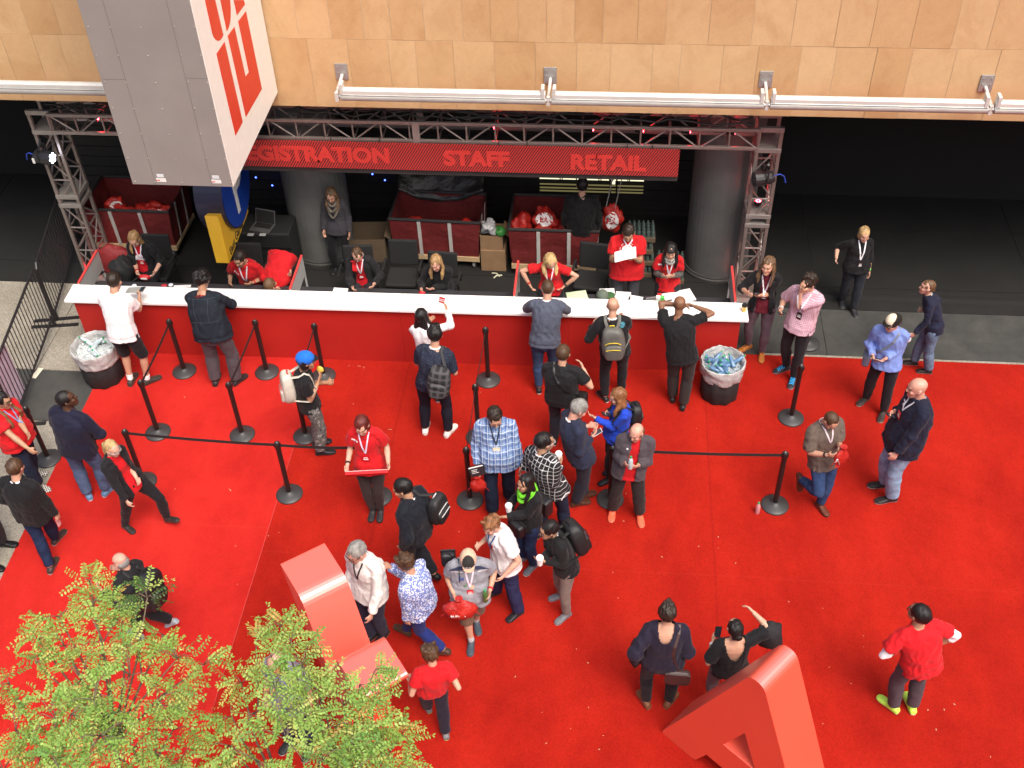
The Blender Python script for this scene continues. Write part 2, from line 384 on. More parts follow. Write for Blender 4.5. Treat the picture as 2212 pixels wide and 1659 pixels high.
cyl.prism([(cen[0]+rr*math.cos(a*math.pi/24),cen[1]+rr*math.sin(a*math.pi/24)) for a in range(48)],(xl-.16,0,0),(0,1,0),(0,0,1),(1,0,0),wx+.22)
cyl.build('disc_body',mat('disc_rim',(.02,.022,.05),.4),ps)
MB().prism([(cen[0]+(rr-.025)*math.cos(a*math.pi/24),cen[1]+(rr-.025)*math.sin(a*math.pi/24)) for a in range(48)],(fx+.06,0,0),(0,1,0),(0,0,1),(1,0,0),.006).build('disc_face',blu,ps)
text('letter_P','P',rr*1.75,frame((fx+.068,py_+cen[0]-.36*rr,cen[1]-.62*rr),(0,1,0),(0,0,1)),mat('sign_white',(.78,.78,.75),.5),None,.002,.012,.9)
lp=bpy.data.objects['letter_P']; lp.parent=ps; lp.matrix_parent_inverse=Matrix.Translation((0,-py_,0))
dv=Vector((0,B_[0]-A_[0],B_[1]-A_[1])); ln=dv.length; dvn=dv.normalized(); up=Vector((1,0,0)).cross(dvn)
st=Vector((fx+.003,py_+A_[0],A_[1]))+dvn*.10*ln+up*.045
tx=text('lettering','East Garage',.185,frame(st,dvn,up),mat('sign_ink',(.03,.025,.02),.5),None,.0015,.003,.92)
tx.parent=ps; tx.matrix_parent_inverse=Matrix.Translation((0,-py_,0))
st2=st+dvn*1.02+up*.05
tx=text('ball_mark','2',.2,frame(st2,dvn,up),mat('sign_white',(.78,.78,.75),.5),None,.0015,.02); tx.parent=ps; tx.matrix_parent_inverse=Matrix.Translation((0,-py_,0))
MB().tube([(xl+.05,A_[0]+.35,zt-.3),(xl+.05,A_[0]+.35,ZB)],.04,10).build('pole',blk,ps)

# ------------------------------------------------------------------ lighting truss round the booth
tr=mat('truss_metal',(.27,.225,.205),.42,var=.1,metal=.55,scale=14); trb=mat('truss_plate',(.32,.295,.275),.4,var=.1,metal=.5)
def tower(x0,x1,y0,y1,h,lab):
    T=thing('truss_tower',lab,'truss',((x0+x1)/2,(y0+y1)/2,0),0,'truss towers'); a=(x1-x0)/2; b=(y1-y0)/2; c=.026
    for sx in (-1,1):
        for sy in (-1,1): MB().bb((sx*a-c,sy*b-c,.03),(sx*a+c,sy*b+c,h)).build('chord',tr,T,bevel=.008)
    MB().bb((-a-.1,-b-.1,.0),(a+.1,b+.1,.03)).build('base_plate',trb,T)
    st=.44; n=int((h-.3)/st)
    for (p,q) in (((-a,-b),(a,-b)),((a,-b),(a,b)),((a,b),(-a,b)),((-a,b),(-a,-b))):
        for k in range(n):
            z=.12+k*st
            MB().tube([(p[0],p[1],z),(q[0],q[1],z)],.014,6).build('rung',tr,T)
            u,w=(p,q) if k%2 else (q,p)
            MB().tube([(u[0],u[1],z+.02),(w[0],w[1],z+st-.02)],.013,6).build('brace',tr,T)
    for z in (1.42,1.58,h-.36,h-.02): MB().bb((-a-.03,-b-.032,z-.035),(a+.03,b+.032,z+.035)).build('joint_collar',trb,T,bevel=.006) if z<h-.3 else [MB().bb((-a-.03,sy*b-.03,z-.05),(a+.03,sy*b+.032,z+.02)).build('end_plate',trb,T,bevel=.004) for sy in (-1,1)]
    return T
TL=tower(-8.44,-8.14,13.86,14.24,3.07,'left truss tower with a lit spotlight clamped on, beside the barricade')
TR=tower(2.0,2.30,13.86,14.24,3.05,'right truss tower glowing red, behind the counter end')
def span(x0,x1,y0,y1,z0,z1):
    T=thing('lighting_truss','long horizontal box truss carrying the red sign over the counter','truss',((x0+x1)/2,(y0+y1)/2,z0)); a=(x1-x0)/2; b=(y1-y0)/2; h=z1-z0; c=.024
    for sy in (-1,1):
        for z in (0,h): MB().bb((-a,sy*b-c,z-c),(a,sy*b+c,z+c)).build('chord',tr,T,bevel=.007)
    st=.40; n=int(2*a/st); st=2*a/n
    for k in range(n+1):
        x=-a+k*st
        for sy in (-1,1):
            MB().tube([(x,sy*b,0),(x,sy*b,h)],.013,6).build('upright',tr,T)
            if k<n:
                u,w=((0,h) if k%2 else (h,0))
                MB().tube([(x+.02,sy*b,u),(x+st-.02,sy*b,w)],.012,6).build('brace',tr,T)
        MB().tube([(x,-b,h),(x,b,h)],.012,6).build('cross_bar',tr,T)
        MB().tube([(x,-b,0),(x,b,0)],.012,6).build('cross_bar',tr,T)
    for x in (-3.07+.1,-.32+.62):
        for sy in (-1,1): MB().bb((x-.05,sy*b-.03,-.02),(x+.05,sy*b+.03,h+.02)).build('splice_plate',trb,T)
    return T
SP=span(-8.14,2.0,13.80,14.18,2.745,3.03)
# black cables lying on the truss
for k,(x0,x1) in enumerate(((-8.2,-5.6),(-4.6,-1.2),(-2.2,1.9))):
    r2=random.Random(40+k); mb=MB()
    for j in range(4):
        pts=[]; 
        for i in range(26):
            x=x0+(x1-x0)*i/25; pts.append((x,13.86+.09*j+r2.uniform(-.04,.04),3.075+abs(r2.gauss(0,.035))+.02*j))
        mb.tube(pts,.014,6)
    tag(mb.build('cable_bundle',mat('cable_black',(.015,.015,.015),.5)),['black cable bundle on the truss at the left tower','black cable bundle on the truss above the word REGISTRATION','black cable bundle on the truss above the word RETAIL'][k],'cable','cables on the truss')
# red LED lamps inside the truss
led=emit('led_red',(1,.02,.03),60)
for k,x in enumerate((-7.55,-6.9,-1.75,-.35,.35,1.0,1.62)):
    L=thing('truss_lamp','small red LED lamp inside the truss, '+['nearest the left tower','second from the left tower','above the gap after STAFF','just left of RETAIL','above the letter R of RETAIL','above the letter I of RETAIL','nearest the right tower'][k],'stage lamp',(x,14.0,2.90),0,'red truss lamps')
    MB().tube([(-.05,0,0),(.06,0,-.01)],[.05,.06],12).build('housing',blk,L)
    mb=MB()
    for j in range(6): mb.ell((.064,.03*math.cos(j*1.047),-.01+.03*math.sin(j*1.047)),(.008,.012,.012),6,4)
    mb.build('lens',led,L)
for k,(x,y,z,lab) in enumerate(((-8.29,14.05,.07,'red uplight at the foot of the left tower'),(2.15,14.05,.07,'red uplight at the foot of the right tower'),(2.15,14.05,2.55,'red lamp inside the top of the right tower'),(2.15,14.05,1.7,'red lamp inside the middle of the right tower'))):
    L=thing('truss_lamp',lab,'stage lamp',(x,y,z),0,'red truss lamps'); MB().lathe([(.05,-.05),(.055,.0),(.05,.01)],n=12).build('housing',blk,L)
    mb=MB()
    for j in range(6): mb.ell((.03*math.cos(j*1.047),.03*math.sin(j*1.047),.014),(.013,.013,.008),6,4)
    mb.build('lens',led,L)
def par(loc,aim,lab,lit):
    L=thing('stage_light',lab,'spotlight',loc,aim,'stage lights on the truss towers')
    b=mat('par_black',(.018,.018,.02),.35)
    MB().tube([(-.15,0,.01),(-.10,0,0),(-.02,0,0),(.0,0,0),(.14,0,0)],[.075,.095,.10,.105,.105],16).build('housing',b,L)
    MB().tube([(-.02,-.115,0),(-.02,-.115,.16),(-.02,.115,.16),(-.02,.115,0)],.014,6).build('yoke',b,L)
    MB().tube([(-.02,0,.16),(-.02,.07,.26)],.02,6).build('clamp',b,L)
    MB().tube([(-.15,0,.02),(-.24,.01,.04),(-.30,.02,.0),(-.33,.03,-.1)],.009,6).build('cable',mat('plug_blue',(.02,.06,.4),.4),L)
    MB().box((-.12,-.098,-.02),(.035,.012,.08)).build('label_plate',mat('sticker_white',(.75,.75,.72),.5),L)
    mb=MB()
    for j in range(7):
        r_=0 if j==0 else .06; mb.ell((.142,r_*math.cos(j*1.047),r_*math.sin(j*1.047)),(.008,.022,.022),8,4)
    mb.build('lens',emit('led_white',(.75,.82,1),14) if lit else mat('lens_dark',(.05,.05,.06),.1),L)
par(aty(1,270,965,13.72),rad(-8),'black round spotlight lit blue-white, on the left tower',True)
par(aty(3,610,1095,13.72),rad(195),'black unlit spotlight with white tag, on the right tower',False)

# ------------------------------------------------------------------ striped sign
t=NT('sign_stripes'); co=t.coords(); sx=t.n('ShaderNodeSeparateXYZ'); t.l(co,sx.inputs[0])
u=t.math('FRACT',t.math('MULTIPLY',t.math('SUBTRACT',sx.outputs[0],t.math('MULTIPLY',sx.outputs[2],.62)),26.0))
t.base(t.mix((.50,.030,.026),(.075,.012,.012),t.math('GREATER_THAN',u,.5))); t.set(Roughness=.5); M_str=t.m
xs0,xs1=-7.0,.93; zs0,zs1=2.30,2.735
rs=thing('striped_sign','long red striped fabric sign reading REGISTRATION STAFF RETAIL','sign',(0,13.74,zs0))
MB().bb((xs0,-.012,0),(xs1,.012,zs1-zs0)).build('panel',M_str,rs)
ink=mat('sign_red',(.56,.035,.028),.5,var=.03)
def sign_word(w,x0,x1,zc,hgt):
    o=text('word_'+w.lower(),w,hgt/.72,Matrix.Identity(4),ink,rs,.003,.016)
    me=o.data; xsv=[v.co.x for v in me.vertices]; a,b=min(xsv),max(xsv)
    o.data.transform(Matrix.Translation((x0,-.016,zc-hgt/2))@Matrix.Rotation(rad(90),4,'X')@Matrix.Diagonal(((x1-x0)/(b-a),1,1,1))@Matrix.Translation((-a,0,0)))
wx_=lambda zx,zy: aty(2,zx,zy,13.74).x
sign_word('REGISTRATION',aty(0,503,330,13.74).x,wx_(425,950),.235,.235)
sign_word('STAFF',wx_(760,970),wx_(1165,985),.225,.235)
sign_word('RETAIL',wx_(1540,1000),wx_(2005,1010),.21,.235)
for x in (-4.0,-3.3,-1.6,-1.2,.2,.55): MB().tube([(x,0,zs1-zs0),(x,.02,zs1-zs0+.06)],.006,6).build('tie',blk,rs)
MB().bb((xs0,.03,-.10),(xs1,.06,-.03)).build('rail',mat('rail_dark',(.03,.026,.025),.5),rs)

# ------------------------------------------------------------------ concrete columns
t=NT('column_grey'); co=t.coords(); t.base(t.ramp(t.noise(2,5,.6),[(.3,(.095,.097,.093)),(.7,(.13,.131,.125))])); t.set(Roughness=.5); M_col=t.m
for (x,y,r,lab) in ((-4.70,14.86,.50,'grey round column behind the middle of the counter'),(1.72,14.78,.50,'grey round column beside the right truss tower')):
    c_=thing('column',lab,'column',(x,y,0),0,'round concrete columns')
    MB().lathe([(r+.05,0),(r+.05,.05),(r+.03,.06),(r+.03,.085),(r+.01,.09)],n=40).build('base_ring',mat('ring_dark',(.05,.05,.048),.5),c_,smooth=False)
    MB().lathe([(r,.09),(r,1.315)],n=40).build('lower_shaft',M_col,c_,smooth=False)
    MB().lathe([(r-.004,1.315),(r-.004,1.325),(r,1.325),(r,ZB)],n=40).build('upper_shaft',M_col,c_,smooth=False)
# ------------------------------------------------------------------ counter
red_p=NT('counter_red'); red_p.base(red_p.mix(red_p.ramp(red_p.noise(1.1,4,.6),[(.3,(.35,.012,.009)),(.7,(.43,.016,.011))]),(.16,.012,.01),red_p.math('MULTIPLY',red_p.ramp(red_p.noise(6,6,.75,dist=1.0),[(.62,(0,0,0)),(.78,(1,1,1))]),.35))); red_p.set(Roughness=.55); red_p.bump(red_p.noise(40,3),.05,.002)
M_cr=red_p.m; M_wh=mat('laminate_white',(.83,.83,.82),.35,var=.02)
L0=at(4,392,372,1.05); CA=math.atan2(.10,9.78)
ct=thing('registration_counter','long red counter with white top, people leaning along it','counter',(L0.x,L0.y,0),CA)
LEN=9.78; seg=LEN/4
for i in range(4):
    MB().bb((i*seg+.0015,0,1.008),((i+1)*seg-.0015,.375,1.05)).build('countertop',M_wh,ct,bevel=.004)
    MB().bb((.10+i*(LEN-.2)/4+.001,.06,.006),(.10+(i+1)*(LEN-.2)/4-.001,.08,1.006)).build('front_panel',M_cr,ct)
for x in (.10,LEN-.12): MB().bb((x,.082,.006),(x+.02,.36,1.006)).build('end_panel',M_cr,ct)
MB().bb((.13,.36,.70),(LEN-.13,.86,.735)).build('desk_top',mat('desk_black',(.03,.03,.034),.5),ct)
for i in range(5): MB().bb((.15+i*(LEN-.34)/4,.30,.006),(.19+i*(LEN-.34)/4,.84,.70)).build('desk_leg',mat('desk_black',(.03,.03,.034),.5),ct)
gp=mat('divider_grey',(.40,.40,.39),.5,var=.04); rp=mat('divider_red_edge',(.55,.05,.045),.5)
for i,(x,lab) in enumerate(((.085,'grey red-edged divider at the counter left end'),(3.245,'grey red-edged divider beside the man bending over'),(6.50,'grey red-edged divider left of the blonde woman'),(9.62,'grey red-edged divider at the counter right end'))):
    d=thing('divider_panel',lab,'divider',tuple(ct.matrix_basis@Vector((x,.40,0))),CA,'divider panels along the counter')
    MB().bb((-.012,0,.74),(.012,.78,1.045)).build('panel',gp,d) if False else MB().bb((-.012,-.02,.74),(.012,.78,1.062)).build('panel',gp,d)
    MB().bb((-.016,-.02,1.062),(.016,.784,1.078)).build('edge_strip',rp,d)
    MB().bb((-.012,.76,.006),(.012,.78,.738)).build('leg',gp,d)
def rug(pts,lab):
    o=MB().prism(pts,(0,0,.004),(1,0,0),(0,1,0),(0,0,1),.008).build('carpet_offcut',M_crp3); return tag(o,lab,'carpet scrap')
c0=at(4,430,490)
rug([(-7.75,12.30),(-7.35,12.25),(-7.35,12.8),(-7.85,12.75),(-7.75,12.6)],'ragged red carpet offcut poking out under the counter left end')

# ------------------------------------------------------------------ queue posts
pb=mat('post_black',(.012,.011,.011),.38,var=.1); rb=mat('post_rubber',(.035,.035,.036),.5)
def make_post(lab):
    p=thing('queue_post',lab,'queue barrier post',(0,0,0),0,'belt barrier posts')
    MB().lathe([(.176,0),(.178,.012),(.172,.02),(.13,.034),(.08,.05),(.045,.064),(.042,.07)],n=40).build('base',rb,p,smooth=True)
    MB().lathe([(.033,.066),(.033,.90)],n=20).build('pole',pb,p,smooth=False)
    MB().lathe([(.036,.90),(.037,.905),(.037,.985),(.033,.995),(.018,1.0)],n=20).build('head',pb,p,smooth=False)
    for k in range(4): MB().box((.037*math.cos(k*math.pi/2),.037*math.sin(k*math.pi/2),.945),(.012,.03,.06),k*math.pi/2).build('clip',pb,p)
    MB().lathe([(.012,1.0),(.012,1.003),(.006,1.004)],n=10).build('cap_bolt',mat('bolt_silver',(.5,.5,.5),.3,metal=.8),p)
    return p
posts={}
pd=[('a',4,1135,812,'beside the leaning man in white T-shirt, against the counter'),('b',4,1642,817,'right of the man in the denim jacket, by the counter'),('c',4,1990,838,'behind the boy in the blue cap, by the counter'),
 ('d',4,973,1187,'in the second row, left one, nearest the ice tub'),('e',4,1491,1202,'in the second row, middle one, on the bright carpet'),('f',4,1880,1207,'hidden behind the boy in camouflage trousers'),
 ('g',4,885,1491,'beside the blonde ponytail woman, at the belt end'),('h',4,1780,1566,'in the middle of the long front belt'),('i',4,298,1346,'behind the red T-shirt man at the left pavement edge'),
 ('j',5,1034,864,'standing alone at the counter middle'),('k',5,975,1215,'hidden behind the man in the blue plaid shirt'),('l',5,923,1602,'at the knee of the man in the blue plaid shirt'),
 ('m',5,1783,1597,'behind the man in orange shoes'),('n',6,779,1097,'below the man in the pink shirt, on the right'),('o',6,680,1632,'at the right end of the belt, beside a small bottle'),
 ('p',5,362,1582,'behind the red-haired woman holding a red sign'),('q',6,882,640,'mostly hidden behind the legs of the pink shirt man')]
first=None
for nm,k,x,y,w in pd:
    P=at(k,x,y); P.z=.013 if P.x<-4.2 and P.x>-7.3 else .009
    if P.x<-7.3: P.z=.002
    lab='black belt post '+w
    if first is None: first=make_post(lab); first.location=P; posts[nm]=first
    else: posts[nm]=dup(first,P,None,lab)
bm_=mat('belt_black',(.014,.013,.013),.8)
def belt(a,b,sag=.015):
    A=posts[a].location if isinstance(a,str) else Vector(a); B=posts[b].location if isinstance(b,str) else Vector(b)
    d=(B-A); d.z=0; L=d.length; d.normalize(); vs=[];fs=[];n=10
    nn=Vector((-d.y,d.x,0))*.0015
    for i in range(n+1):
        u=i/n; P=d*(.035+u*(L-.07)); z=.945-sag*4*u*(1-u)
        for s_ in (1,-1):
            for h in (-.024,.024): vs.append(P+nn*s_+Vector((0,0,z+h)))
    for i in range(n):
        o=i*4; fs+=[(o,o+1,o+5,o+4),(o+2,o+6,o+7,o+3),(o+1,o+3,o+7,o+5),(o,o+4,o+6,o+2)]
    fs+=[(0,2,3,1),(n*4,n*4+1,n*4+3,n*4+2)]
    return MB().add(vs,fs).build('belt',bm_,posts[a])
for a,b in (('a','d'),('b','e'),('c','f'),('g','h'),('h','p'),('j','k'),('k','l'),('m','o'),('q','n')): belt(a,b,.02)
belt('i',(-9.2,10.25,0),.01)

# ------------------------------------------------------------------ steel barricades on the pavement
bs=mat('barricade_black',(.018,.016,.018),.45)
def barricade(A,B,lab,feet=True):
    A=Vector(A);B=Vector(B);L=(B-A).length;an=math.atan2(B.y-A.y,B.x-A.x)
    r=thing('crowd_barricade',lab,'barricade',tuple(A),an,'black steel crowd barricades')
    MB().tube([(0,0,.06),(0,0,1.04),(.06,0,1.10),(L-.06,0,1.10),(L,0,1.04),(L,0,.06)],.02,8).build('frame',bs,r)
    MB().tube([(0,0,.16),(L,0,.16)],.018,8).build('bottom_rail',bs,r)
    n=int(L/.105)
    for i in range(1,n): MB().tube([(i*L/n,0,.16),(i*L/n,0,1.09)],.0075,6).build('bar',bs,r)
    for x in (.05,L-.05): MB().bb((x-.03,-.36,.0),(x+.03,.36,.02)).build('foot',bs,r); MB().bb((x-.02,-.02,.018),(x+.02,.02,.2)).build('foot_socket',bs,r)
    return r
PA=at(4,205,172,1.1); PB=at(4,0,690,1.1)
dirv=(PB-PA); dirv.z=0; dirv.normalize()
E1=PA.copy();E1.z=0
E2=E1+dirv*2.25
barricade(E1,E2,'black bar barricade standing on the pale pavement at left')
E3=at(1,330,1270,1.1); E3.z=0
e3=E1+(E3-E1).normalized()*2.2
barricade(E1+Vector((0,.06,0)),e3,'black bar barricade in the shade behind the left tower')
mb=MB(); a_=E2-dirv*.62; 
pan=thing('barricade_banner','lilac printed panel tied to the barricade by the red shirt man','banner',(a_.x,a_.y,0),math.atan2(dirv.y,dirv.x))
MB().bb((.0,-.032,.17),(.62,-.024,1.05)).build('sheet',mat('lilac_sheet',(.62,.50,.62),.5),pan)
tag(MB().bb((-.04,-.11,.0),(.04,.11,.0045)).build('tape_strip',mat('tape_cream',(.70,.67,.52),.6),loc=at(4,228,818)),'cream tape strip stuck on the pavement joint','tape')
bpy.data.objects['tape_strip'].rotation_euler=(0,0,rad(-8))

# ------------------------------------------------------------------ ice tubs
M_bag=NT('clear_liner'); M_bag.base(M_bag.ramp(M_bag.noise(14,4,.7),[(.3,(.40,.40,.40)),(.7,(.66,.66,.66))])); M_bag.set(Roughness=.25,Alpha=.92); M_bag.bump(M_bag.noise(22,5,.75,dist=1.0),.9,.03); M_bag=M_bag.m
M_skirt=mat('skirt_black',(.012,.011,.012),.8,bump=.5,bscale=14,dist=.02)
M_bot=mat('bottle_blue',(.10,.20,.34),.12,var=.3,scale=20); M_cap=mat('bottle_cap_green',(.02,.28,.10),.4); M_lab=mat('bottle_clear',(.42,.50,.52),.12)
def rag(mbv,amp,seed,sc):
    out=[]
    for v in mbv:
        q=Vector(v)*sc+Vector((seed*7.1,0,0)); out.append((v[0]+amp*mnoise.noise(q),v[1]+amp*mnoise.noise(q+Vector((31,0,0))),v[2]+amp*.8*mnoise.noise(q+Vector((0,47,0)))))
    return out
def tub(k,x,y,kb,xb,yb,R,lab,ice,sd):
    P=at(kb,xb,yb); P.z=.01
    Tb=thing('ice_tub',lab,'drinks tub',tuple(P),0,'drinks tubs')
    m1=MB().lathe([(R*.80,0),(R*.84,.02),(R*.86,.2),(R*.88,.42),(R*.80,.44)],n=48); m1.v=[(v[0]*(1+.04*math.sin(9*math.atan2(v[1],v[0]))*(1-v[2])),v[1]*(1+.04*math.sin(9*math.atan2(v[1],v[0]))*(1-v[2])),v[2]) for v in m1.v]
    m1.build('skirt',M_skirt,Tb,smooth=True)
    prof=[(R*.90,.38),(R*.93,.42),(R*.97,.52),(R*1.0,.60),(R*.99,.635),(R*.95,.64),(R*.92,.615),(R*.90,.55),(R*.88,.50),(R*.86,.49)]
    fine=[]
    for (a,b),(c_,d_) in zip(prof,prof[1:]):
        for u in (0,.34,.67): fine.append((a+(c_-a)*u,b+(d_-b)*u))
    m2=MB().lathe(fine+[prof[-1]],n=72); m2.v=rag(m2.v,.022,sd,11); m2.v=rag(m2.v,.012,sd+3,34)
    m2.build('liner',M_bag,Tb,smooth=True)
    m3=MB(); r3=random.Random(sd)
    m3.lathe([(R*.90,.44),(R*.90,.50),(R*.5,.515),(.01,.52)],n=32)
    for i in range(420):
        a=r3.random()*6.28; q=math.sqrt(r3.random())*R*.84; s_=r3.uniform(.010,.022)
        m3.box((q*math.cos(a),q*math.sin(a),.515+r3.uniform(-.005,.02)),(s_*1.4,s_,s_),0,Matrix.Rotation(r3.random()*6,3,(r3.random(),r3.random(),r3.random()+.1)))
    m3.build('ice',mat('ice',(.50,.54,.55),.15,var=.25,scale=40) if ice else mat('ice_water',(.36,.42,.46),.15,var=.3,scale=30),Tb)
    return Tb,P,r3
T1,P1_,r3=tub(4,600,710,4,650,845,.33,'black draped ice tub with green-capped bottles at the left counter end',True,5)
T2,P2_,r4=tub(6,340,830,6,335,945,.31,'black draped ice tub full of blue bottles at the right counter end',False,9)
def bottle(P,Rm,lab,body,grp,z=0):
    b=thing('water_bottle',lab,'bottle',P,0,grp); b.rotation_euler=Rm
    MB().lathe([(.028,0),(.031,.01),(.031,.13),(.022,.16),(.012,.185)],n=12).build('body',body,b,smooth=True)
    MB().lathe([(.0145,.185),(.0145,.207),(.01,.21)],n=10).build('cap',M_cap,b)
    return b
for (P,r_,n,lab,bd) in ((P1_,r3,9,'clear bottle half sunk in the ice of the left tub',M_lab),(P2_,r4,22,'blue-tinted bottle lying in the right ice tub',M_bot)):
    f=None
    for i in range(n):
        a=r_.random()*6.28; q=math.sqrt(r_.random())*.20; loc=(P.x+q*math.cos(a)-.02,P.y+q*math.sin(a),P.z+.52+r_.uniform(0,.04)); ro=(r_.uniform(.9,1.5),r_.uniform(-.4,.4),r_.random()*6.28)
        if f is None: f=bottle(loc,ro,lab,bd,'bottles in the '+('left' if bd is M_lab else 'right')+' tub')
        else: o=dup(f,loc); o.rotation_euler=ro
tag(bottle(at(9,572,92),(0,0,0),'small clear bottle with green cap standing on the carpet by a post',mat('bottle_pinkish',(.52,.22,.24),.12),None),None)

# ------------------------------------------------------------------ giant letters
t=NT('letter_red'); t.base(t.ramp(t.noise(1.5,4),[(.3,(.72,.066,.026)),(.7,(.76,.075,.030))])); t.set(Roughness=.4,Specular_IOR_Level=.5,Coat_Weight=1.0,Coat_Roughness=.46,Coat_IOR=2.4); t.bump(t.noise(30,2),.03,.002); M_let=t.m
def letter(outer,hole,o,u,w,T,lab,nm,rz=.035):
    # outline in (u,z); extruded along w by T with soft rounded rims
    bm=bmesh.new(); u=Vector(u); w=Vector(w); o=Vector(o)
    def ring(pl): return [bm.verts.new(o+u*p[0]+Vector((0,0,p[1]))) for p in pl]
    ov=ring(outer); es=[bm.edges.new((ov[i],ov[(i+1)%len(ov)])) for i in range(len(ov))]
    if hole:
        hv=ring(hole); es+=[bm.edges.new((hv[i],hv[(i+1)%len(hv)])) for i in range(len(hv))]
    bmesh.ops.triangle_fill(bm,edges=es,use_beauty=True)
    r=bmesh.ops.extrude_face_region(bm,geom=bm.faces[:]); vs_=[g for g in r['geom'] if isinstance(g,bmesh.types.BMVert)]
    bmesh.ops.translate(bm,verts=vs_,vec=w*T); bmesh.ops.recalc_face_normals(bm,faces=bm.faces)
    me=bpy.data.meshes.new(nm); bm.to_mesh(me); bm.free(); me.materials.append(M_let)
    ob=bpy.data.objects.new(nm,me); COL.objects.link(ob)
    b=ob.modifiers.new('bevel','BEVEL'); b.width=.006; b.segments=2; b.angle_limit=rad(50); b.limit_method='ANGLE'
    return tag(ob,lab,'letter sculpture')
def rounded(poly,rs,n=5):
    out=[];N=len(poly)
    for i,p in enumerate(poly):
        r=rs[i]
        if r<=0: out.append(p); continue
        a=Vector(poly[i-1]).to_2d();b=Vector(p).to_2d();c_=Vector(poly[(i+1)%N]).to_2d()
        d1=(a-b);d2=(c_-b);l1=min(r,d1.length*.45);l2=min(r,d2.length*.45);s_=b+d1.normalized()*l1;e=b+d2.normalized()*l2
        for k in range(n+1):
            q=k/n; out.append(tuple(s_*(1-q)**2+b*2*q*(1-q)+e*q*q))
    return out
u_=Vector((.752,-.659,0)); w_=Vector((.659,.752,0))
A0=Vector((.776,6.383,.01))
apx=.965
A_out=[(0,0),(.47,0),(.60,.29),(1.33,.29),(1.46,0),(1.93,0),(apx+.085,2.13),(apx-.075,2.13)]
A_hole=[(.765,.715),(1.165,.715),(.965,1.20)]
letter(rounded(A_out,[.06,.05,0,0,.05,.06,.10,.10]),A_hole,A0,u_,w_,.50,'giant glossy red letter A standing on the carpet at bottom right','letter_sculpture')
u2=Vector((.60,-.80,0)); w2=Vector((.80,.60,0)); Y0=at(0,604,1216,2.15); Y0.z=.01
Yw=1.87; c_=Yw/2
Y_out=[(c_-.24,0),(c_+.24,0),(c_+.24,.95),(Yw,2.14),(Yw-.52,2.14),(c_,1.33),(.52,2.14),(0,2.14),(c_-.24,.95)]
letter(rounded(Y_out,[.03,.03,.2,.09,.06,.12,.10,.03,.2]),None,Y0,u2,w2,.49,'giant glossy red letter Y standing beside the tree at bottom left','letter_sculpture')

# ------------------------------------------------------------------ laundry carts behind the counter
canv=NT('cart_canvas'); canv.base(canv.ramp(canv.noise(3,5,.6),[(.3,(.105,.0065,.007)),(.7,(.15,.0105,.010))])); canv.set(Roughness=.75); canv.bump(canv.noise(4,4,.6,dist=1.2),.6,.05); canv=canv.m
wd_=mat('pine_wood',(.45,.32,.18),.7); web=mat('webbing_grey',(.42,.40,.37),.8)
def cart(loc,rz,w,d,h,lab):
    c_=thing('laundry_cart',lab,'laundry cart',loc,rz,'red canvas laundry carts')
    b=MB(); t_=.012; z0=.24; x0,x1=-w/2+.05,w/2-.05; X0,X1=-w/2,w/2
    def panel(p,q,P,Q):
        n=8
        for i in range(n):
            for j in range(6):
                pass
    for (a,b_,A,B) in (((x0,.03),(x1,.03),(X0,0),(X1,0)),((x1,.03),(x1,d-.03),(X1,0),(X1,d)),((x1,d-.03),(x0,d-.03),(X1,d),(X0,d)),((x0,d-.03),(x0,.03),(X0,d),(X0,0))):
        n,m=14,8; nx=Vector((b_[1]-a[1],-(b_[0]-a[0]),0)).normalized(); vs_=[];fs_=[]
        for i in range(n+1):
            for j in range(m+1):
                u,v=i/n,j/m; lo=Vector((a[0]+(b_[0]-a[0])*u,a[1]+(b_[1]-a[1])*u,z0)); hi=Vector((A[0]+(B[0]-A[0])*u,A[1]+(B[1]-A[1])*u,h)); p=lo.lerp(hi,v)
                p+=nx*(.035*math.sin(math.pi*v)*mnoise.noise(Vector((u*4,v*2,w)))); vs_.append(p)
        for i in range(n):
            for j in range(m): k=i*(m+1)+j; fs_.append((k,k+m+1,k+m+2,k+1))
        b.add(vs_,fs_)
    b.add([(x0,.03,z0+.01),(x1,.03,z0+.01),(x1,d-.03,z0+.01),(x0,d-.03,z0+.01)],[(0,1,2,3)])
    o=b.build('canvas_body',canv,c_,fix=False); s_=o.modifiers.new('solid','SOLIDIFY'); s_.thickness=.012; s_.offset=0
    MB().tube([(X0,0,h),(X1,0,h),(X1,d,h),(X0,d,h),(X0,0,h)],.026,8).build('rim',mat('rim_black',(.02,.018,.018),.5),c_)
    for x in (-w*.17,w*.17): MB().box((x,-.012,(h+z0)/2-.01),(.055,.012,h-z0-.02),0,Matrix.Rotation(rad(2.3),3,'X')).build('strap',web,c_)
    for y in (d*.3,d*.7): MB().box((w/2-.012,y,(h+z0)/2),(.012,.05,h-z0),0,Matrix.Rotation(rad(3),3,'Y')).build('strap',web,c_)
    MB().bb((x0-.02,.0,.155),(x1+.02,.09,.24)).build('base_board',wd_,c_); MB().bb((x0-.02,d-.09,.155),(x1+.02,d,.24)).build('base_board',wd_,c_)
    MB().bb((x0-.02,.091,.17),(x0+.07,d-.091,.225)).build('base_board',wd_,c_); MB().bb((x1-.07,.091,.17),(x1+.02,d-.091,.225)).build('base_board',wd_,c_)
    for x in (x0+.08,x1-.08):
        for y in (.07,d-.07):
            wl=MB().tube([(x-.02,y,.055),(x+.02,y,.055)],.055,14).build('wheel',mat('caster_grey',(.12,.12,.12),.5),c_); MB().box((x,y,.12),(.055,.03,.08)).build('fork',galv,wl)
    return c_
C1=(-7.78,14.5,0); C2=(-2.74,14.42,0); C3=(-.86,14.28,0)
